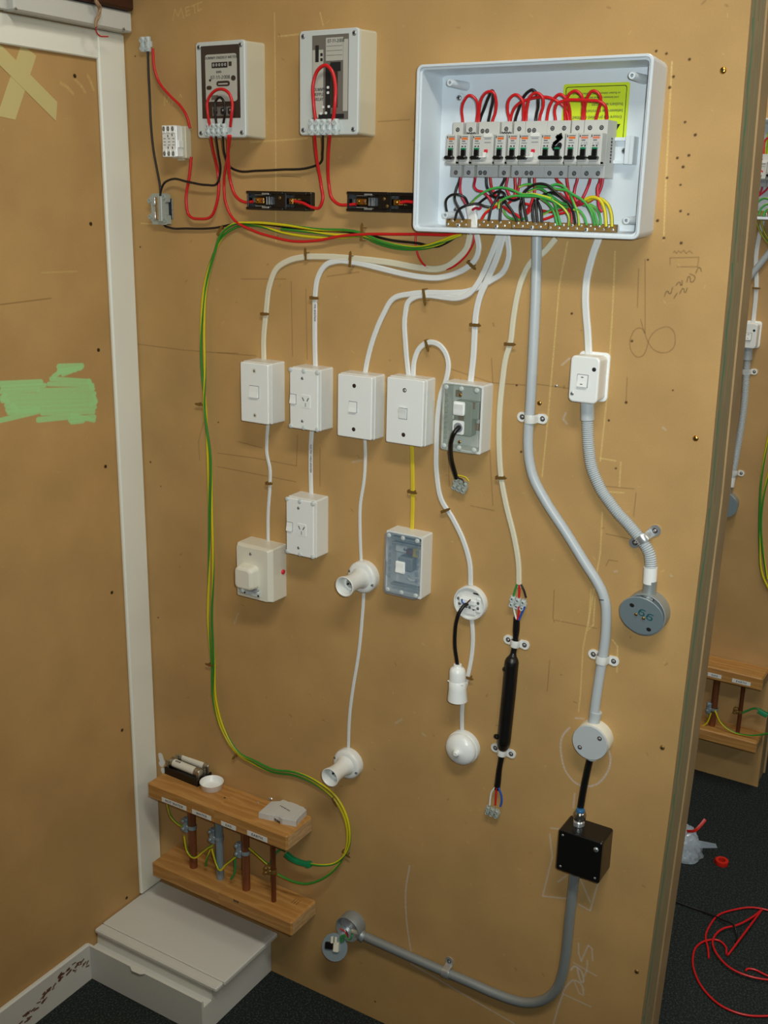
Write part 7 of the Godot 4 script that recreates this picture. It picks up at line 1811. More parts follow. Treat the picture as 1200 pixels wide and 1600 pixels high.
	for l in [["green core out of the long cream cable", [Vector3(0.8935, 1.0639, 0.008), Vector3(0.8905, 1.0536, 0.008), Vector3(0.8877, 1.0374, 0.008)], M.green_wire], ["red core out of the long cream cable", [Vector3(0.8972, 1.0635, 0.008), Vector3(0.8984, 1.0541, 0.008), Vector3(0.8987, 1.0398, 0.008)], M.red_wire], ["black core out of the long cream cable", [Vector3(0.9008, 1.0654, 0.008), Vector3(0.9062, 1.057, 0.008), Vector3(0.912, 1.0427, 0.008)], M.black_wire],
		["white core at the top of the black cable joint", [Vector3(0.8911, 1.0226, 0.012), Vector3(0.8936, 1.0122, 0.012), Vector3(0.898, 0.9999, 0.012)], M.white_wire], ["red core at the top of the black cable joint", [Vector3(0.9023, 1.0257, 0.014), Vector3(0.9024, 1.0137, 0.014), Vector3(0.9007, 1.0012, 0.014)], M.red_wire], ["blue core at the top of the black cable joint", [Vector3(0.9123, 1.0273, 0.012), Vector3(0.9081, 1.0155, 0.012), Vector3(0.9029, 0.9998, 0.012)], M.blue_wire],
		["white core at the lower tail of the black cable joint", [Vector3(0.8756, 0.6583, 0.012), Vector3(0.8684, 0.6451, 0.012), Vector3(0.8665, 0.6309, 0.012), Vector3(0.8659, 0.6171, 0.012)], M.white_wire], ["red core at the lower tail of the black cable joint", [Vector3(0.8787, 0.6585, 0.013), Vector3(0.8783, 0.6422, 0.013), Vector3(0.8781, 0.6217, 0.013)], M.red_wire], ["blue core at the lower tail of the black cable joint", [Vector3(0.8821, 0.6591, 0.012), Vector3(0.888, 0.6476, 0.012), Vector3(0.8902, 0.6334, 0.012), Vector3(0.8882, 0.6219, 0.012)], M.blue_wire]]:
		wire("wire", l[0], l[1], 0.0019, l[2])

func open_steel_box() -> void:
	var t := thing("open_steel_box", "small round steel box at the end of the bent conduit, its lid hanging open", "junction box", Vector3(0.5614, 0.2234, 0.012) * Vector3(1, 1, 0))
	part(t, "body", B(M.galvanised).lathe([Vector2(0.0285, 0), Vector2(0.0285, 0.0285), Vector2(0.028, 0.0292), Vector2(0.0268, 0.0285), Vector2(0.0262, 0.004), Vector2(0, 0.003)], 40))
	part(t, "inner_wall", B(M.steel).lathe([Vector2(0, 0.0045), Vector2(0.0255, 0.0045), Vector2(0.026, 0.012)], 40))
	var b := B(M.galvanised)
	b.xf = Transform3D(Basis(Vector3(0.4, 0.9, 0).normalized(), Vector3(0, 0, 1), Vector3(0.9, -0.4, 0).normalized()), Vector3(0.021, -0.0125, 0.0115))
	b.lathe([Vector2(0.0118, 0), Vector2(0.0118, 0.013), Vector2(0.0108, 0.014), Vector2(0, 0.014)], 20)
	part(t, "spout", b)
	part(t, "cable_end", B(M.cream_cable).box(Vector3(0.012, -0.0105, 0.013), Vector3(0.022, 0.009, 0.006), 0.002)).rotation = Vector3(0, 0, 0)
	b = B(M.zinc)
	b.lathe([Vector2(0, -0.001), Vector2(0.0288, -0.001), Vector2(0.0292, 0.0), Vector2(0.0288, 0.001), Vector2(0, 0.001)], 40)
	var c: Vector3 = Vector3(0.538, 0.1772, 0.04) - t.position
	var l := same(t, "hanging_lid", b.mesh(), c, Vector3(-0.45, 0.2, 0.1))
	part(l, "block", B(M.black_plastic).box(Vector3(-0.011, 0.003, 0.005), Vector3(0.018, 0.014, 0.008), 0.0015))
	part(l, "block", B(M.ivory_plastic).box(Vector3(0.0055, 0.002, 0.006), Vector3(0.012, 0.02, 0.01), 0.0015))
	for k in 2:
		var pin := B(M.ivory_plastic)
		pin.box(Vector3(-0.004 + k * 0.0085, 0.016, 0.009), Vector3(0.005, 0.014, 0.006), 0.001)
		part(l, "prong", pin)
	wire("wire", "red core in the open steel box", [Vector3(0.5309, 0.211, 0.02), Vector3(0.5407, 0.2103, 0.02), Vector3(0.5505, 0.208, 0.02), Vector3(0.5555, 0.202, 0.02), Vector3(0.5572, 0.1963, 0.02)], 0.0014, M.red_wire)
	wire("wire", "green core looping between the open steel box and its hanging lid", [Vector3(0.5514, 0.1964, 0.036), Vector3(0.5489, 0.2018, 0.036), Vector3(0.5529, 0.2099, 0.036), Vector3(0.5586, 0.2123, 0.036), Vector3(0.5594, 0.2063, 0.036), Vector3(0.5547, 0.1962, 0.036), Vector3(0.5507, 0.1929, 0.036), Vector3(0.553, 0.2019, 0.036), Vector3(0.561, 0.2149, 0.036), Vector3(0.5675, 0.2081, 0.036), Vector3(0.5739, 0.2093, 0.036), Vector3(0.5786, 0.2192, 0.036), Vector3(0.5667, 0.21, 0.02)], 0.0015, M.green_wire)
	wire("wire", "dark core in the open steel box", [Vector3(0.5521, 0.2135, 0.02), Vector3(0.5571, 0.2059, 0.02), Vector3(0.5588, 0.1954, 0.02)], 0.0013, M.brown_wire)

func earth_clamp(label: String, at: Vector3, r: float, m: Material, big := 1.35) -> void:
	# A strap round the pipe with a screw block on its near left flank.
	var t := thing("earth_clamp", label, "clamp", at)
	var ring := PackedVector3Array()
	for k in 17:
		var a := TAU * k / 16.0
		ring.append(Vector3(cos(a) * (r + 0.0009), 0, sin(a) * (r + 0.0009)))
	part(t, "strap", B(m).sweep(ring, PackedVector2Array([Vector2(-0.0007, -0.0045), Vector2(0.0007, -0.0045), Vector2(0.0007, 0.0045), Vector2(-0.0007, 0.0045)]), Vector3(0, 1, 0)))
	var b := B(m)
	b.box(Vector3(-r - 0.006, 0.002, r * 0.4), Vector3(0.014, 0.027 * big, 0.013), 0.002)
	b.box(Vector3(-r - 0.003, -0.001, r * 0.4), Vector3(0.012, 0.011, 0.014), 0.002)
	part(t, "block", b)
	for y in [0.011, -0.004]:
		var s := B(m)
		s.xf = Transform3D(Basis(Vector3(1, 0, 0), Vector3(0, 1, 0), Vector3(0, 0, 1)), Vector3(-r - 0.008, y * big, r * 0.4 + 0.006))
		s.lathe([Vector2(0.0042, 0), Vector2(0.0042, 0.004), Vector2(0.0034, 0.0052), Vector2(0, 0.0056)], 8, Vector3.ZERO, 2.0)
		part(t, "screw", s)
	part(t, "screw", B(m).lathe([Vector2(0.002, 0), Vector2(0.002, 0.016), Vector2(0, 0.017)], 8, Vector3(-r - 0.013, -0.006, -0.006)))

func pipe(called: String, label: String, x: float, z: float, r: float, y0: float, y1: float, m: Material) -> void:
	var b := B(m)
	b.xf = Transform3D(Basis(Vector3(1, 0, 0), Vector3(0, 0, -1), Vector3(0, 1, 0)), Vector3.ZERO)
	b.lathe([Vector2(0, 0), Vector2(r, 0), Vector2(r, y1 - y0), Vector2(0, y1 - y0)], 22)
	solo(called, b.mesh(), Vector3(x, y0, z), label, "pipe")

func rail_board(label: String, x0: float, x1: float, y0: float, y1: float, z0: float, z1: float) -> Node3D:
	var t := thing("timber_rail", label, "shelf", Vector3((x0 + x1) * 0.5, y0, z0))
	var w := x1 - x0
	var b := B(M.pine)
	b.box(Vector3(0, (y1 - y0) * 0.5, (z1 - z0) * 0.5 + 0.0005), Vector3(w, y1 - y0, z1 - z0 - 0.001), 0.0035)
	part(t, "board", b)
	for s in [-1.0, 1.0]:
		part(t, "end_grain", B(M.pine_end).box(Vector3(s * w * 0.5, (y1 - y0) * 0.5, (z1 - z0) * 0.5), Vector3(0.0006, y1 - y0 - 0.008, z1 - z0 - 0.009), 0.0001))
	return t

func tag_strip(t: Node3D, said: String, cx: float, cy: float, w: float, h: float, z: float, tilt := 0.0) -> void:
	var o := t.position
	var b := B(M.label_white)
	b.box(Vector3.ZERO, Vector3(w, h, 0.0005), 0.0001)
	var s := same(t, "label_strip", b.mesh(), Vector3(cx, cy, z) - o + Vector3(0, 0, 0.0003), Vector3(0, 0, tilt))
	s.set_meta("label", "white strip reading " + said)
	letters(s, said, h * 0.46, Vector3(0, 0, 0.0004), M.ink, Vector3.ZERO, 1.35)

func build_shelves() -> void:
	var zf := 0.092
	var up := rail_board("upper timber rail with four white name strips, fixed to the partition", 0.066, 0.452, 0.407, 0.445, 0.0, zf)
	var low := rail_board("lower timber rail under the four short pipes, just above the step box", 0.068, 0.463, 0.204, 0.2405, 0.0, zf)
	tag_strip(up, "HOT WATER", 0.1445, 0.4173, 0.0718, 0.0112, zf)
	tag_strip(up, "WATER", 0.2234, 0.4168, 0.0537, 0.0111, zf)
	tag_strip(up, "GAS", 0.298, 0.416, 0.0404, 0.0109, zf)
	tag_strip(up, "EARTH", 0.375, 0.4177, 0.0531, 0.0119, zf)
	for k in 3:
		part(low, "pencil_mark", B(M.dark_card).box(Vector3(0.309, 0.234, 0.092) - low.position + Vector3(k * 0.005, 0.0, 0.0002), Vector3(0.0032, 0.006, 0.0003), 0.0001))
		part(low, "pencil_mark", B(M.dark_card).box(Vector3(0.158 + k * 0.006, 0.0367, 0.03), Vector3(0.0008, 0.0003, 0.018), 0.0001))
	part(up, "nail_hole", B(M.dark_gap).box(Vector3(0.2511, 0.445, 0.0469) - up.position + Vector3(0, 0.0001, 0), Vector3(0.005, 0.0004, 0.003), 0.0001))
	# the four service pipes between the rails
	pipe("copper_pipe", "copper pipe under the HOT WATER strip", 0.161, 0.054, 0.0088, 0.2405, 0.407, M.copper)
	pipe("grey_pipe", "grey plastic pipe under the WATER strip", 0.239, 0.054, 0.0088, 0.2405, 0.407, M.zinc)
	pipe("copper_pipe", "copper pipe between the WATER and EARTH pipes, under the GAS strip", 0.312, 0.053, 0.0088, 0.2405, 0.407, M.copper)
	pipe("earth_rod", "thin copper earth rod at the right, under the EARTH strip", 0.388, 0.054, 0.0052, 0.2405, 0.407, M.copper_rod)
	earth_clamp("grey metal earth clamp on the HOT WATER copper pipe", Vector3(0.161, 0.345, 0.054), 0.0088, M.zinc)
	earth_clamp("grey metal earth clamp on the grey WATER pipe", Vector3(0.239, 0.345, 0.054), 0.0088, M.zinc)
	earth_clamp("grey metal earth clamp on the GAS copper pipe", Vector3(0.312, 0.335, 0.053), 0.0088, M.zinc)
	earth_clamp("brown brass earth clamp on the thin EARTH rod", Vector3(0.388, 0.316, 0.054), 0.0052, M.old_brass, 0.7)
	var e: Material = M.earth_wire
	wire("earth_wire", "bonding wire rising behind the HOT WATER strip from its clamp", [Vector3(0.0837, 0.3765, 0.05), Vector3(0.0963, 0.3695, 0.06), Vector3(0.1032, 0.3538, 0.06), Vector3(0.1199, 0.3431, 0.06), Vector3(0.1387, 0.3436, 0.064)], 0.0024, e, "", "wire", 2.0)
	wire("earth_wire", "bonding wire dipping between the HOT WATER and WATER clamps", [Vector3(0.1472, 0.323, 0.066), Vector3(0.1492, 0.3039, 0.066), Vector3(0.155, 0.2844, 0.066), Vector3(0.1798, 0.2813, 0.072), Vector3(0.1986, 0.2988, 0.066), Vector3(0.2178, 0.319, 0.066), Vector3(0.2273, 0.3263, 0.064)], 0.0024, e, "", "wire", 2.0)
	wire("earth_wire", "cut end of bonding wire below the WATER clamp", [Vector3(0.218, 0.3124, 0.06), Vector3(0.2109, 0.2934, 0.06), Vector3(0.2047, 0.2746, 0.06), Vector3(0.2024, 0.2621, 0.06)], 0.0024, e, "", "wire", 8.0)
	wire("earth_wire", "bonding wire dipping between the WATER and GAS clamps", [Vector3(0.2269, 0.3191, 0.066), Vector3(0.2327, 0.3, 0.066), Vector3(0.2395, 0.2829, 0.066), Vector3(0.2517, 0.2759, 0.07), Vector3(0.2643, 0.2906, 0.066), Vector3(0.2846, 0.3128, 0.066), Vector3(0.2921, 0.321, 0.064)], 0.0024, e, "", "wire", 2.0)
	wire("earth_wire", "cut end of bonding wire below the GAS clamp", [Vector3(0.2885, 0.3136, 0.062), Vector3(0.289, 0.2943, 0.062), Vector3(0.2858, 0.2752, 0.062), Vector3(0.2763, 0.2568, 0.062)], 0.0026, M.green_wire)
	wire("earth_wire", "bonding wire from the GAS pipe slanting down to the EARTH rod clamp", [Vector3(0.308, 0.3489, 0.052), Vector3(0.3203, 0.3462, 0.052), Vector3(0.3411, 0.3379, 0.052), Vector3(0.3618, 0.3288, 0.052), Vector3(0.3755, 0.3228, 0.052)], 0.0024, e, "", "wire", 2.0)
	wire("earth_wire", "short green wire behind the EARTH rod, up to the rail", [Vector3(0.3586, 0.3052, 0.03), Vector3(0.3711, 0.3325, 0.03), Vector3(0.3834, 0.3506, 0.03), Vector3(0.3937, 0.3583, 0.03), Vector3(0.4022, 0.3567, 0.03)], 0.0026, M.green_wire)
	var sl := thing("wire_sleeve", "green plastic sleeve joining the earth wire, below the upper rail's right end", "sleeve", Vector3(0.4117, 0.3525, 0.036))
	var o := sl.position
	part(sl, "tube", B(M.green_sleeve).sweep(MB.curve([Vector3(0.4083, 0.356, 0.036), Vector3(0.4218, 0.35, 0.036), Vector3(0.4403, 0.3482, 0.036), Vector3(0.4653, 0.3513, 0.036)].map(func(q): return q - o), 4), MB.loop_rect(0.011, 0.0125, 0.003, 3)))
	part(sl, "lip", B(M.green_sleeve).sweep(MB.curve([Vector3(0.4636, 0.3512, 0.036), Vector3(0.4711, 0.3527, 0.036)].map(func(q): return q - o), 3), MB.loop_rect(0.013, 0.015, 0.003, 3)))
	shelf_things()

func shelf_things() -> void:
	var y := 0.445
	# fuse carrier with two cartridge fuses
	var a: Vector3 = Vector3(0.0729, 0.445, 0.0429)
	var f: Vector3 = Vector3(0.1678, 0.445, 0.0463)
	var ax := (f - a).normalized()
	var sd := ax.cross(Vector3.UP).normalized()
	if sd.z > 0.0:
		sd = -sd
	var len := a.distance_to(f) + 0.006
	var wide := 0.066
	var t := thing("fuse_carrier", "black fuse carrier holding two white cartridge fuses, at the left of the upper rail", "fuse holder", a)
	var bs := Basis(ax, Vector3.UP, -sd)
	t.basis = bs
	var b := B(M.black_plastic)
	b.box(Vector3(len * 0.5, 0.004, -wide * 0.5), Vector3(len, 0.008, wide), 0.001)
	for z in [-0.002, -wide * 0.5, -wide + 0.002]:
		b.box(Vector3(len * 0.5, 0.01, z), Vector3(len, 0.016, 0.003), 0.0008)
	for x in [0.002, len - 0.002]:
		b.box(Vector3(x, 0.009, -wide * 0.5), Vector3(0.004, 0.014, wide), 0.0008)
	part(t, "tray", b)
	for k in 2:
		var z := -0.0175 - k * 0.031
		var fx := Basis(Vector3(0, 1, 0), Vector3(0, 0, 1), Vector3(1, 0, 0))
		var q := thing("cartridge_fuse", "white cartridge fuse with tinned ends, %s of the two in the black carrier" % ("nearest" if k == 0 else "rear"), "fuse", a + bs * Vector3(0.004, 0.0245, z))
		q.basis = bs * Basis().scaled(Vector3(1.02, 1.2, 1.2))
		var c := B(M.fuse_white)
		c.xf = Transform3D(fx, Vector3.ZERO)
		c.lathe([Vector2(0.0078, 0.011), Vector2(0.0078, len - 0.026)], 20)
		part(q, "barrel", c)
		c = B(M.tin)
		c.xf = Transform3D(fx, Vector3.ZERO)
		c.lathe([Vector2(0, 0), Vector2(0.0076, 0), Vector2(0.0082, 0.0008), Vector2(0.0082, 0.011)], 20)
		part(q, "end_cap", c)
		c = B(M.tin)
		c.xf = Transform3D(fx, Vector3.ZERO)
		c.lathe([Vector2(0.0082, len - 0.026), Vector2(0.0082, len - 0.013), Vector2(0.0076, len - 0.012), Vector2(0, len - 0.012)], 20)
		part(q, "end_cap", c)
		for j in 3:
			part(q, "print", B(M.print).box(Vector3(0.02 + j * 0.005, 0.0076, 0.0022), Vector3(0.003, 0.0004, 0.004), 0.0001))
		for x in [0.003, len - 0.006]:
			var cl := B(M.tin)
			cl.box(Vector3(x, 0.019, z + 0.0104), Vector3(0.008, 0.026, 0.001), 0.0003)
			cl.box(Vector3(x, 0.019, z - 0.0104), Vector3(0.008, 0.026, 0.001), 0.0003)
			part(t, "fuse_clip", cl)
	# white cap
	b = B(M.bright_plastic)
	b.xf = Transform3D(Basis(Vector3(1, 0, 0), Vector3(0, 0, -1), Vector3(0, 1, 0)), Vector3.ZERO)
	b.lathe([Vector2(0, 0), Vector2(0.022, 0), Vector2(0.0236, 0.0012), Vector2(0.0262, 0.0155), Vector2(0.0268, 0.0162), Vector2(0.0262, 0.0166), Vector2(0.0246, 0.0155), Vector2(0.0222, 0.004), Vector2(0.02, 0.0025), Vector2(0.003, 0.0022), Vector2(0.002, 0.0045), Vector2(0, 0.0048)], 40)
	solo("white_cap", b.mesh(), Vector3(0.2014, 0.445, 0.0307), "shallow round white plastic cap lying open on the upper timber rail", "cap")
	# loose breaker shell
	t = thing("breaker_shell", "grey plastic breaker case lying flat at the right end of the upper rail", "breaker", Vector3(0.4018, 0.445, 0.04))
	var o := t.position
	var poly := PackedVector2Array()
	for p in [Vector3(0.3612, 0.457, 0.0688), Vector3(0.3852, 0.457, 0.0647), Vector3(0.405, 0.457, 0.0576), Vector3(0.4175, 0.457, 0.061), Vector3(0.4477, 0.457, 0.0527), Vector3(0.4443, 0.457, 0.0435), Vector3(0.4404, 0.457, 0.0054), Vector3(0.4269, 0.457, -0.0007), Vector3(0.4131, 0.457, -0.0142), Vector3(0.3752, 0.457, -0.0031), Vector3(0.3723, 0.457, 0.008), Vector3(0.3575, 0.457, 0.0191)]:
		poly.append(Vector2(p.x - o.x, -(p.z - o.z)))
	b = B(M.breaker_grey)
	b.xf = Transform3D(Basis(Vector3(1, 0, 0), Vector3(0, 0, -1), Vector3(0, 1, 0)), Vector3.ZERO)
	b.prism(poly, 0.0, 0.0125)
	part(t, "case", b)
	b = B(M.breaker_grey)
	b.xf = Transform3D(Basis(Vector3(1, 0, 0), Vector3(0, 0, -1), Vector3(0, 1, 0)), Vector3.ZERO)
	var inner := PackedVector2Array()
	for p in poly:
		inner.append(p * 0.82)
	b.prism(inner, 0.0125, 0.0138)
	part(t, "raised_face", b)
	for k in 7:
		part(t, "print", B(M.print).box(Vector3(-0.016 + k * 0.0045, 0.0139, -0.016 + k * 0.0009), Vector3(0.003, 0.0003, 0.0024 + 0.001 * (k % 2)), 0.0001))
	for k in 6:
		part(t, "barcode_bar", B(M.ink).box(Vector3(0.4007, 0.4535, 0.0653) - o + Vector3(k * 0.0032, 0, k * 0.00075 + 0.0002), Vector3(0.0016 + 0.0006 * (k % 2), 0.006, 0.0004), 0.0001))
	# loose screws
	var i := 0
	for p in [Vector3(0.341, 0.449, -0.0025), Vector3(0.3564, 0.449, -0.0064), Vector3(0.324, 0.447, 0.0231)]:
		b = B(M.steel)
		if i < 2:
			b.xf = Transform3D(Basis(Vector3(1, 0, 0), Vector3(0, 0.5, -0.86), Vector3(0, 0.86, 0.5)), Vector3.ZERO)
			b.lathe([Vector2(0, -0.008), Vector2(0.0018, -0.007), Vector2(0.0018, 0), Vector2(0.0048, 0), Vector2(0.005, 0.0018), Vector2(0.003, 0.0036), Vector2(0, 0.004)], 14)
		else:
			b.box(Vector3(0, -0.001, 0), Vector3(0.006, 0.002, 0.003), 0.0005)
		var nm: String = ["left of two loose bright screws behind the grey breaker case", "right of two loose bright screws behind the grey breaker case", "tiny bright scrap left of the loose screws on the upper rail"][i]
		solo("loose_screw" if i < 2 else "metal_scrap", b.mesh(), p, nm, "screw" if i < 2 else "scrap")
		i += 1

func build_next_bay() -> void:
	var zb := -1.45
	var w := B(M.mdf)
	w.box(Vector3(0.5, 1.2, zb - 0.006), Vector3(1.2, 2.4, 0.012))
	w.use(M.treated_pine)
	w.box(Vector3(0.52, 1.2, zb - 0.055), Vector3(1.15, 2.4, 0.084))
	w.use(M.mdf_edge)
	w.box(Vector3(0.5, 1.2, zb - 0.105), Vector3(1.2, 2.4, 0.012))
	struct("wall_far", w)
	# switchboard of the next bay
	board_enclosure("white switchboard in the next bay, only its left half showing past the partition", Vector3(0.875, 1.8, zb))
	for k in 2:
		var t := breaker(["double-width breaker with red test button in the next bay's switchboard", "second double-width breaker in the next bay's switchboard, at the picture's edge"][k], 0.912 + k * 0.036, 1.798, 0.0352, "residual", "orange_print")
		t.position.z = zb
	var z := -1.4
	for l in [["red loop above the next bay's breaker", [Vector3(0.9144, 1.8312, -1.405), Vector3(0.911, 1.8536, -1.405), Vector3(0.9113, 1.871, -1.405), Vector3(0.9169, 1.8789, -1.405), Vector3(0.9262, 1.8693, -1.405), Vector3(0.9339, 1.8312, -1.405)], M.red_wire], ["black wire above the next bay's breaker", [Vector3(0.9084, 1.8314, -1.41), Vector3(0.9048, 1.8474, -1.41), Vector3(0.8997, 1.8634, -1.41), Vector3(0.892, 1.873, -1.41), Vector3(0.8903, 1.8314, -1.41)], M.black_wire],
		["red strand below the next bay's breaker", [Vector3(0.9176, 1.767, -1.41), Vector3(0.9163, 1.7491, -1.41), Vector3(0.9109, 1.7392, -1.41), Vector3(0.9035, 1.7309, -1.41)], M.crimson_wire], ["second red strand below the next bay's breaker", [Vector3(0.9358, 1.7606, -1.405), Vector3(0.929, 1.7492, -1.405), Vector3(0.9201, 1.7409, -1.405), Vector3(0.9126, 1.7343, -1.405)], M.crimson_wire], ["black strand below the next bay's breaker", [Vector3(0.906, 1.7668, -1.41), Vector3(0.905, 1.7473, -1.41), Vector3(0.9023, 1.7276, -1.41), Vector3(0.8971, 1.7144, -1.41)], M.black_wire],
		["green strand arching to the next bay's terminal bar", [Vector3(0.9444, 1.725, -1.4), Vector3(0.9276, 1.728, -1.4), Vector3(0.9152, 1.7212, -1.4), Vector3(0.9068, 1.708, -1.4), Vector3(0.9058, 1.6882, -1.4)], M.earth_green], ["yellow and green strand arching to the next bay's terminal bar", [Vector3(0.9499, 1.7154, -1.395), Vector3(0.9339, 1.7118, -1.395), Vector3(0.925, 1.7034, -1.395), Vector3(0.9205, 1.6853, -1.395)], M.earth_green], ["lower green strand at the next bay's terminal bar", [Vector3(0.9498, 1.7024, -1.395), Vector3(0.9402, 1.7005, -1.395), Vector3(0.9344, 1.6939, -1.395), Vector3(0.9324, 1.6824, -1.395)], M.earth_green],
		["green and yellow wire below the next bay's switchboard", [Vector3(0.9025, 1.6814, -1.44), Vector3(0.9082, 1.6615, -1.44), Vector3(0.923, 1.6352, -1.44), Vector3(0.9404, 1.6157, -1.44), Vector3(0.9607, 1.5997, -1.44)], M.earth_wire], ["second green and yellow wire below the next bay's switchboard", [Vector3(0.9142, 1.6817, -1.44), Vector3(0.9244, 1.652, -1.44), Vector3(0.9409, 1.6258, -1.44), Vector3(0.9628, 1.6099, -1.44)], M.earth_wire]]:
		wire("wire" if l[2] != M.earth_wire and l[2] != M.earth_green else "earth_wire", l[0], l[1], 0.0028, l[2], "", "wire", 3.0 if l[2] == M.earth_wire or l[2] == M.earth_green else 0.0)
	brass_bar("brass terminal bar in the next bay's switchboard", 0.93, 1.69, 0.1, 0.013, 0.046, zb)
	# cable, switch, ribbed conduit and steel box in the next bay
	flat_cable("white sheathed cable dropping to the next bay's isolator switch", [Vector3(0.921, 1.6702, -1.446), Vector3(0.9174, 1.6433, -1.446), Vector3(0.9143, 1.6112, -1.446), Vector3(0.9159, 1.5535, -1.446), Vector3(0.922, 1.5161, -1.446), Vector3(0.9272, 1.3965, -1.446)], 0.0125, 0.006, M.white_cable)
	cable_clip("brass clip on the next bay's white cable", Vector3(0.9226, 1.4919, -1.448), 0.0, 0.0145, 0.0085)
	var g := B(M.conduit_grey)
	var cp := [Vector3(0.9674, 1.6168, -1.438), Vector3(0.9463, 1.584, -1.438), Vector3(0.8986, 1.5118, -1.438), Vector3(0.8582, 1.4537, -1.438)]
	g.sweep(MB.curve(rel(cp), 5), MB.circle(0.009, 16))
	solo("grey_conduit", g.mesh(), cp[0], "slanting grey conduit in the next bay, above the isolator switch", "conduit")
	var q := [0.9287, 1.3656, 0.0405, 0.0691]
	var t := thing("isolator_switch", "white isolator switch in the next bay, seen past the partition's edge", "switch", Vector3(q[0], q[1], zb))
	iso_parts(t, q[2], q[3])
	t = thing("ribbed_conduit", "ribbed grey conduit hanging from the next bay's isolator switch", "conduit", Vector3(0.9236, 1.3264, -1.436))
	var o := t.position
	var path := even(MB.curve([Vector3(0.9249, 1.2998, -1.436), Vector3(0.9275, 1.2462, -1.436), Vector3(0.9308, 1.1556, -1.436), Vector3(0.9285, 1.0814, -1.436), Vector3(0.9251, 1.0154, -1.436), Vector3(0.9203, 0.9445, -1.436)].map(func(v): return v - o), 22), 0.0018)
	var rr := PackedFloat32Array()
	for k in path.size():
		rr.append(1.03 if k % 2 else 0.85)
	part(t, "ribbed_tube", B(M.conduit_grey).sweep(path, MB.circle(0.0096, 14), Vector3.ZERO, rr, 0.0, false))
	part(t, "upper_collar", B(M.conduit_grey).sweep(MB.curve([Vector3(0.9232, 1.3299, -1.436), Vector3(0.9253, 1.2962, -1.436)].map(func(v): return v - o), 3), MB.circle(0.0125, 18)))
	part(t, "lower_collar", B(M.bright_plastic).sweep(MB.curve([Vector3(0.9199, 0.9559, -1.436), Vector3(0.9184, 0.9289, -1.436)].map(func(v): return v - o), 3), MB.circle(0.0112, 18)))
	saddle("upper white saddle on the next bay's ribbed conduit", Vector3(0.9253, 1.2619, -1.438), 0.05, 0.0098, M.white_plastic)
	saddle("lower white saddle on the next bay's ribbed conduit", Vector3(0.9223, 0.971, -1.438), -0.1, 0.0098, M.white_plastic)
	t = thing("steel_outlet_box", "round steel box under the next bay's ribbed conduit, half hidden by the partition", "junction box", Vector3(0.9133, 0.8766, -1.45))
	part(t, "body", B(M.galvanised).lathe([Vector2(0.033, 0), Vector2(0.033, 0.026), Vector2(0.032, 0.0265), Vector2(0.031, 0.004), Vector2(0, 0.004)], 36))
	var b := B(M.galvanised)
	b.xf = Transform3D(Basis(Vector3(1, 0, 0), Vector3(0, 0, -1), Vector3(0.05, 1, 0).normalized()), Vector3(0.001, 0.028, 0.0125))
	b.lathe([Vector2(0.0118, 0), Vector2(0.0105, 0.008), Vector2(0.0105, 0.022), Vector2(0, 0.0222)], 20)
	part(t, "spout", b)
	b = B(M.zinc)
	b.lathe([Vector2(0, -0.001), Vector2(0.0342, -0.001), Vector2(0.0346, 0.0), Vector2(0.034, 0.0012), Vector2(0, 0.0012)], 36)
	same(t, "lid", b.mesh(), Vector3(0.002, -0.003, 0.032), Vector3(0.1, 0.12, 0))
	wire("earth_wire", "green and yellow earth wire hanging at the right edge of the next bay", [Vector3(1.0077, 1.127, -1.444), Vector3(1.0039, 1.0714, -1.444), Vector3(1.0001, 0.9683, -1.444), Vector3(1.0071, 0.8629, -1.444), Vector3(1.0179, 0.7701, -1.444), Vector3(1.0379, 0.6759, -1.444), Vector3(1.0606, 0.637, -1.444)], 0.0032, M.earth_wire, "", "wire", 2.0)
	wire("earth_wire", "second green and yellow earth wire at the right edge of the next bay", [Vector3(1.0249, 1.0558, -1.444), Vector3(1.0177, 0.9841, -1.444), Vector3(1.0119, 0.9134, -1.444), Vector3(1.0152, 0.8239, -1.444), Vector3(1.0289, 0.7527, -1.444), Vector3(1.0514, 0.6688, -1.444)], 0.0032, M.earth_wire, "", "wire", 2.0)
	# timber rails of the next bay
	var zf := -1.36
	var yt: float = [1.0134, 0.3945, 0.1803, -0.0038][1]
	var up := rail_board("upper timber rail in the next bay with GAS and EARTH strips", 0.7, 1.09, yt - 0.04, yt, zb, zf)
	var yb: float = [1.0112, 0.1533, 0.1834, -0.0021][1]
	rail_board("lower timber rail in the next bay, under its two pipes", 0.7, 1.096, yb, yb + 0.036, zb, zf)
	tag_strip(up, "GAS", 0.9532, 0.3703, 0.04, 0.0122, zf)
	tag_strip(up, "EARTH", 1.031, 0.3691, 0.0528, 0.0121, zf)
	var gx: Vector3 = Vector3(0.9539, 0.265, -1.4)
	var ex: Vector3 = Vector3(1.0314, 0.2676, -1.4)
	pipe("copper_pipe", "copper pipe under the next bay's GAS strip", gx.x, gx.z, 0.0098, yb + 0.036, yt - 0.04, M.copper)
	pipe("earth_rod", "thin copper earth rod under the next bay's EARTH strip", ex.x, ex.z, 0.006, yb + 0.036, yt - 0.04, M.copper_rod)
	earth_clamp("grey earth clamp on the next bay's GAS pipe", Vector3(0.9561, 0.2443, -1.4), 0.0098, M.zinc)
	earth_clamp("brown earth clamp on the next bay's EARTH rod", Vector3(1.0307, 0.2568, -1.4), 0.006, M.old_brass, 0.7)
	wire("earth_wire", "bonding wire drooping left from the next bay's GAS clamp", [Vector3(0.8966, 0.1734, -1.385), Vector3(0.9175, 0.1795, -1.385), Vector3(0.9391, 0.1966, -1.385), Vector3(0.9503, 0.2362, -1.385)], 0.0028, M.earth_wire, "", "wire", 2.0)
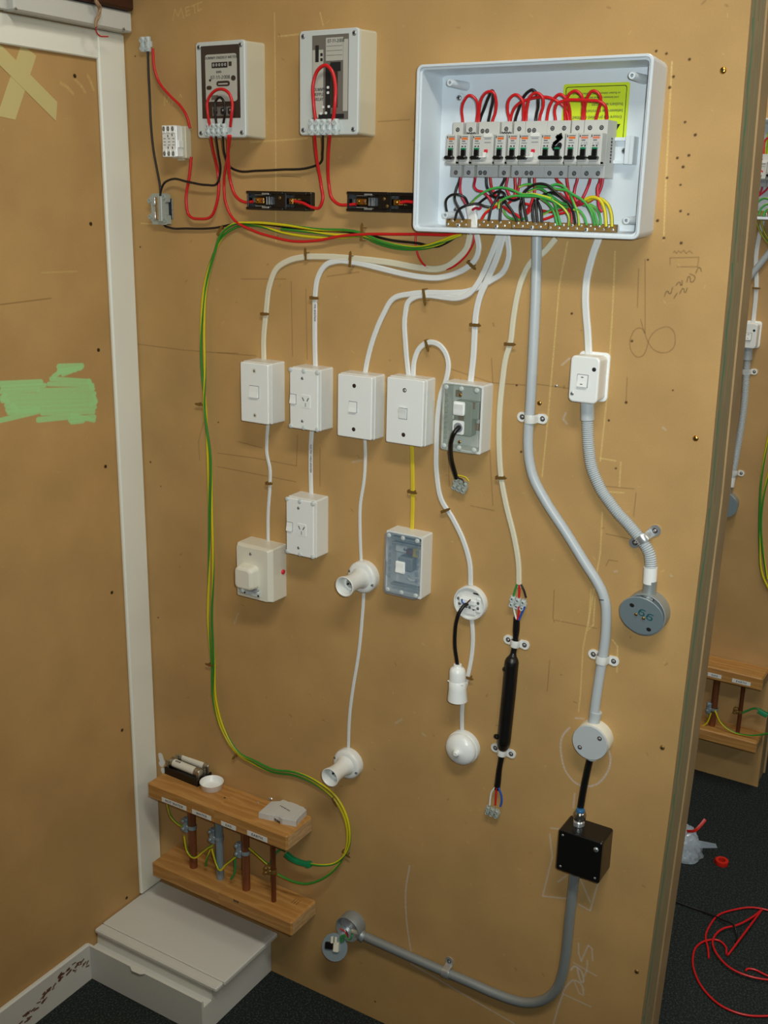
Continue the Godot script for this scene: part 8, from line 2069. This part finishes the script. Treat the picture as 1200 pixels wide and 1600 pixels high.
	wire("earth_wire", "bonding wire sagging right from the next bay's GAS clamp", [Vector3(0.9617, 0.2501, -1.38), Vector3(0.9826, 0.2156, -1.38), Vector3(1.0188, 0.1963, -1.38), Vector3(1.0638, 0.1969, -1.38), Vector3(1.1201, 0.2198, -1.38), Vector3(1.1405, 0.2321, -1.38)], 0.0028, M.earth_wire, "", "wire", 2.0)
	wire("earth_wire", "short green wire between the next bay's EARTH clamp and its sleeve", [Vector3(1.0376, 0.2545, -1.4), Vector3(1.0512, 0.2658, -1.4), Vector3(1.0756, 0.2799, -1.4), Vector3(1.0888, 0.2774, -1.4)], 0.003, M.green_wire)
	var sl := thing("wire_sleeve", "green sleeve at the right edge of the next bay, beside the EARTH rod", "sleeve", Vector3(1.0911, 0.2738, -1.4))
	o = sl.position
	part(sl, "tube", B(M.green_sleeve).sweep(MB.curve([Vector3(1.0817, 0.2754, -1.4), Vector3(1.0913, 0.2718, -1.4), Vector3(1.1085, 0.2662, -1.4)].map(func(v): return v - o), 3), MB.loop_rect(0.014, 0.02, 0.003, 3)))
	# on the carpet
	bag()
	t = thing("tape_roll", "small roll of red tape lying on the carpet in the next bay", "tape", Vector3(1.1093, 0, -0.9874))
	b = B(M.red_tape)
	b.xf = Transform3D(Basis(Vector3(1, 0, 0), Vector3(0, 0, -1), Vector3(0, 1, 0)), Vector3(0, 0.0005, 0))
	b.lathe([Vector2(0.0095, 0), Vector2(0.017, 0), Vector2(0.0172, 0.001), Vector2(0.0172, 0.011), Vector2(0.017, 0.012), Vector2(0.0095, 0.012), Vector2(0.0095, 0)], 30)
	part(t, "roll", b)
	part(t, "loose_end", B(M.red_tape).box(Vector3(-0.0185, 0.006, 0.002), Vector3(0.0006, 0.011, 0.016), 0.0001))
	t = thing("red_cable", "loosely coiled red cable on the carpet at the lower right", "cable", Vector3(1.2463, 0.004, -0.841))
	o = t.position
	for l in [[Vector3(1.2473, 0.005, -0.8431), Vector3(1.2241, 0.005, -0.8342), Vector3(1.1916, 0.005, -0.8042), Vector3(1.1598, 0.005, -0.7569), Vector3(1.1527, 0.005, -0.7087), Vector3(1.1557, 0.005, -0.6541), Vector3(1.1703, 0.005, -0.6198), Vector3(1.1819, 0.005, -0.5847)], [Vector3(1.2136, 0.004, -0.6223), Vector3(1.2034, 0.004, -0.6507), Vector3(1.1845, 0.004, -0.6618), Vector3(1.1615, 0.004, -0.647), Vector3(1.147, 0.004, -0.6158), Vector3(1.1502, 0.004, -0.5632), Vector3(1.173, 0.004, -0.5087), Vector3(1.2059, 0.004, -0.4685), Vector3(1.248, 0.004, -0.4435), Vector3(1.2935, 0.004, -0.4427), Vector3(1.3425, 0.004, -0.4684), Vector3(1.371, 0.004, -0.4945)],
		[Vector3(1.2481, 0.006, -0.839), Vector3(1.2317, 0.009, -0.7823), Vector3(1.2079, 0.009, -0.7352), Vector3(1.1843, 0.009, -0.7057), Vector3(1.1739, 0.009, -0.6681), Vector3(1.1803, 0.012, -0.6252), Vector3(1.2056, 0.009, -0.5928), Vector3(1.2408, 0.009, -0.5702), Vector3(1.2811, 0.009, -0.5684), Vector3(1.3179, 0.009, -0.5795), Vector3(1.3495, 0.009, -0.5974)], [Vector3(1.2481, 0.006, -0.839), Vector3(1.2405, 0.012, -0.7659), Vector3(1.2287, 0.012, -0.6795), Vector3(1.2177, 0.006, -0.6168)], [Vector3(1.2661, 0.004, -0.5886), Vector3(1.2683, 0.004, -0.5976), Vector3(1.276, 0.004, -0.6025), Vector3(1.3142, 0.004, -0.5992), Vector3(1.3446, 0.004, -0.6037)], [Vector3(1.2473, 0.005, -0.8431), Vector3(1.2688, 0.005, -0.845), Vector3(1.3016, 0.005, -0.8365)]]:
		part(t, "loop", B(M.red_wire).tube(l.map(func(v): return v - o), 0.0025, 8))
	wire("wire", "thin black wire trailing on the carpet into the red coil", [Vector3(1.0258, 0.004, -0.7568), Vector3(1.0475, 0.004, -0.7538), Vector3(1.0807, 0.004, -0.7523), Vector3(1.1214, 0.004, -0.7515), Vector3(1.1761, 0.01, -0.7376), Vector3(1.2054, 0.014, -0.7244), Vector3(1.2171, 0.004, -0.7063), Vector3(1.2208, 0.004, -0.6782)], 0.0022, M.black_wire)

func bag() -> void:
	# Crumpled clear bag: a lumpy film with folds.
	var t := thing("plastic_bag", "crumpled clear plastic bag on the carpet behind the partition's edge", "bag", Vector3(1.0054, 0, -0.9759))
	var n := FastNoiseLite.new()
	n.seed = 31
	n.frequency = 0.9
	var b := B(M.bag_film)
	var rings := []
	for i in 21:
		var row := []
		for j in 41:
			var th := PI * 0.5 * i / 20.0
			var ph := TAU * (j % 40) / 40.0
			var d := Vector3(cos(th) * cos(ph), sin(th), cos(th) * sin(ph))
			var fold := absf(n.get_noise_3d(d.x * 1.6 + 4.0, d.y * 1.6, d.z * 1.6))
			var f := 0.88 + 0.3 * n.get_noise_3d(d.x * 0.9, d.y * 0.9, d.z * 0.9) + 0.14 * fold
			row.append(Vector3(d.x * 0.056, d.y * 0.09, d.z * 0.056) * f + Vector3(0, 0.002, 0))
		rings.append(row)
	for i in 20:
		for j in 40:
			var p: Vector3 = rings[i][j]
			var q: Vector3 = rings[i][j + 1]
			var r: Vector3 = rings[i + 1][j + 1]
			var s: Vector3 = rings[i + 1][j]
			var c := (p + q + r + s) * 0.25
			var fn := (q - p).cross(s - p)
			fn = fn.normalized() if fn.dot(c) > 0.0 else -fn.normalized()
			b.quadn(p, q, r, s, (fn + p.normalized()).normalized(), (fn + q.normalized()).normalized(), (fn + r.normalized()).normalized(), (fn + s.normalized()).normalized())
	part(t, "film", b)
	var fl := B(M.bag_film)
	fl.prism(PackedVector2Array([Vector2(0.03, 0.055), Vector2(0.085, 0.062), Vector2(0.09, 0.052), Vector2(0.045, 0.035)]), 0.0, 0.0015)
	part(t, "flap", fl)
	var o := t.position
	part(t, "red_tie", B(M.red_tape).sweep(MB.curve([Vector3(0.01, 0.085, 0.02), Vector3(0.03, 0.094, 0.02), Vector3(0.042, 0.11, 0.01), Vector3(0.05, 0.125, 0.0)], 4), PackedVector2Array([Vector2(-0.004, -0.0005), Vector2(0.004, -0.0005), Vector2(0.004, 0.0005), Vector2(-0.004, 0.0005)]), Vector3(0, 0, 1)), "red tie on the bag")
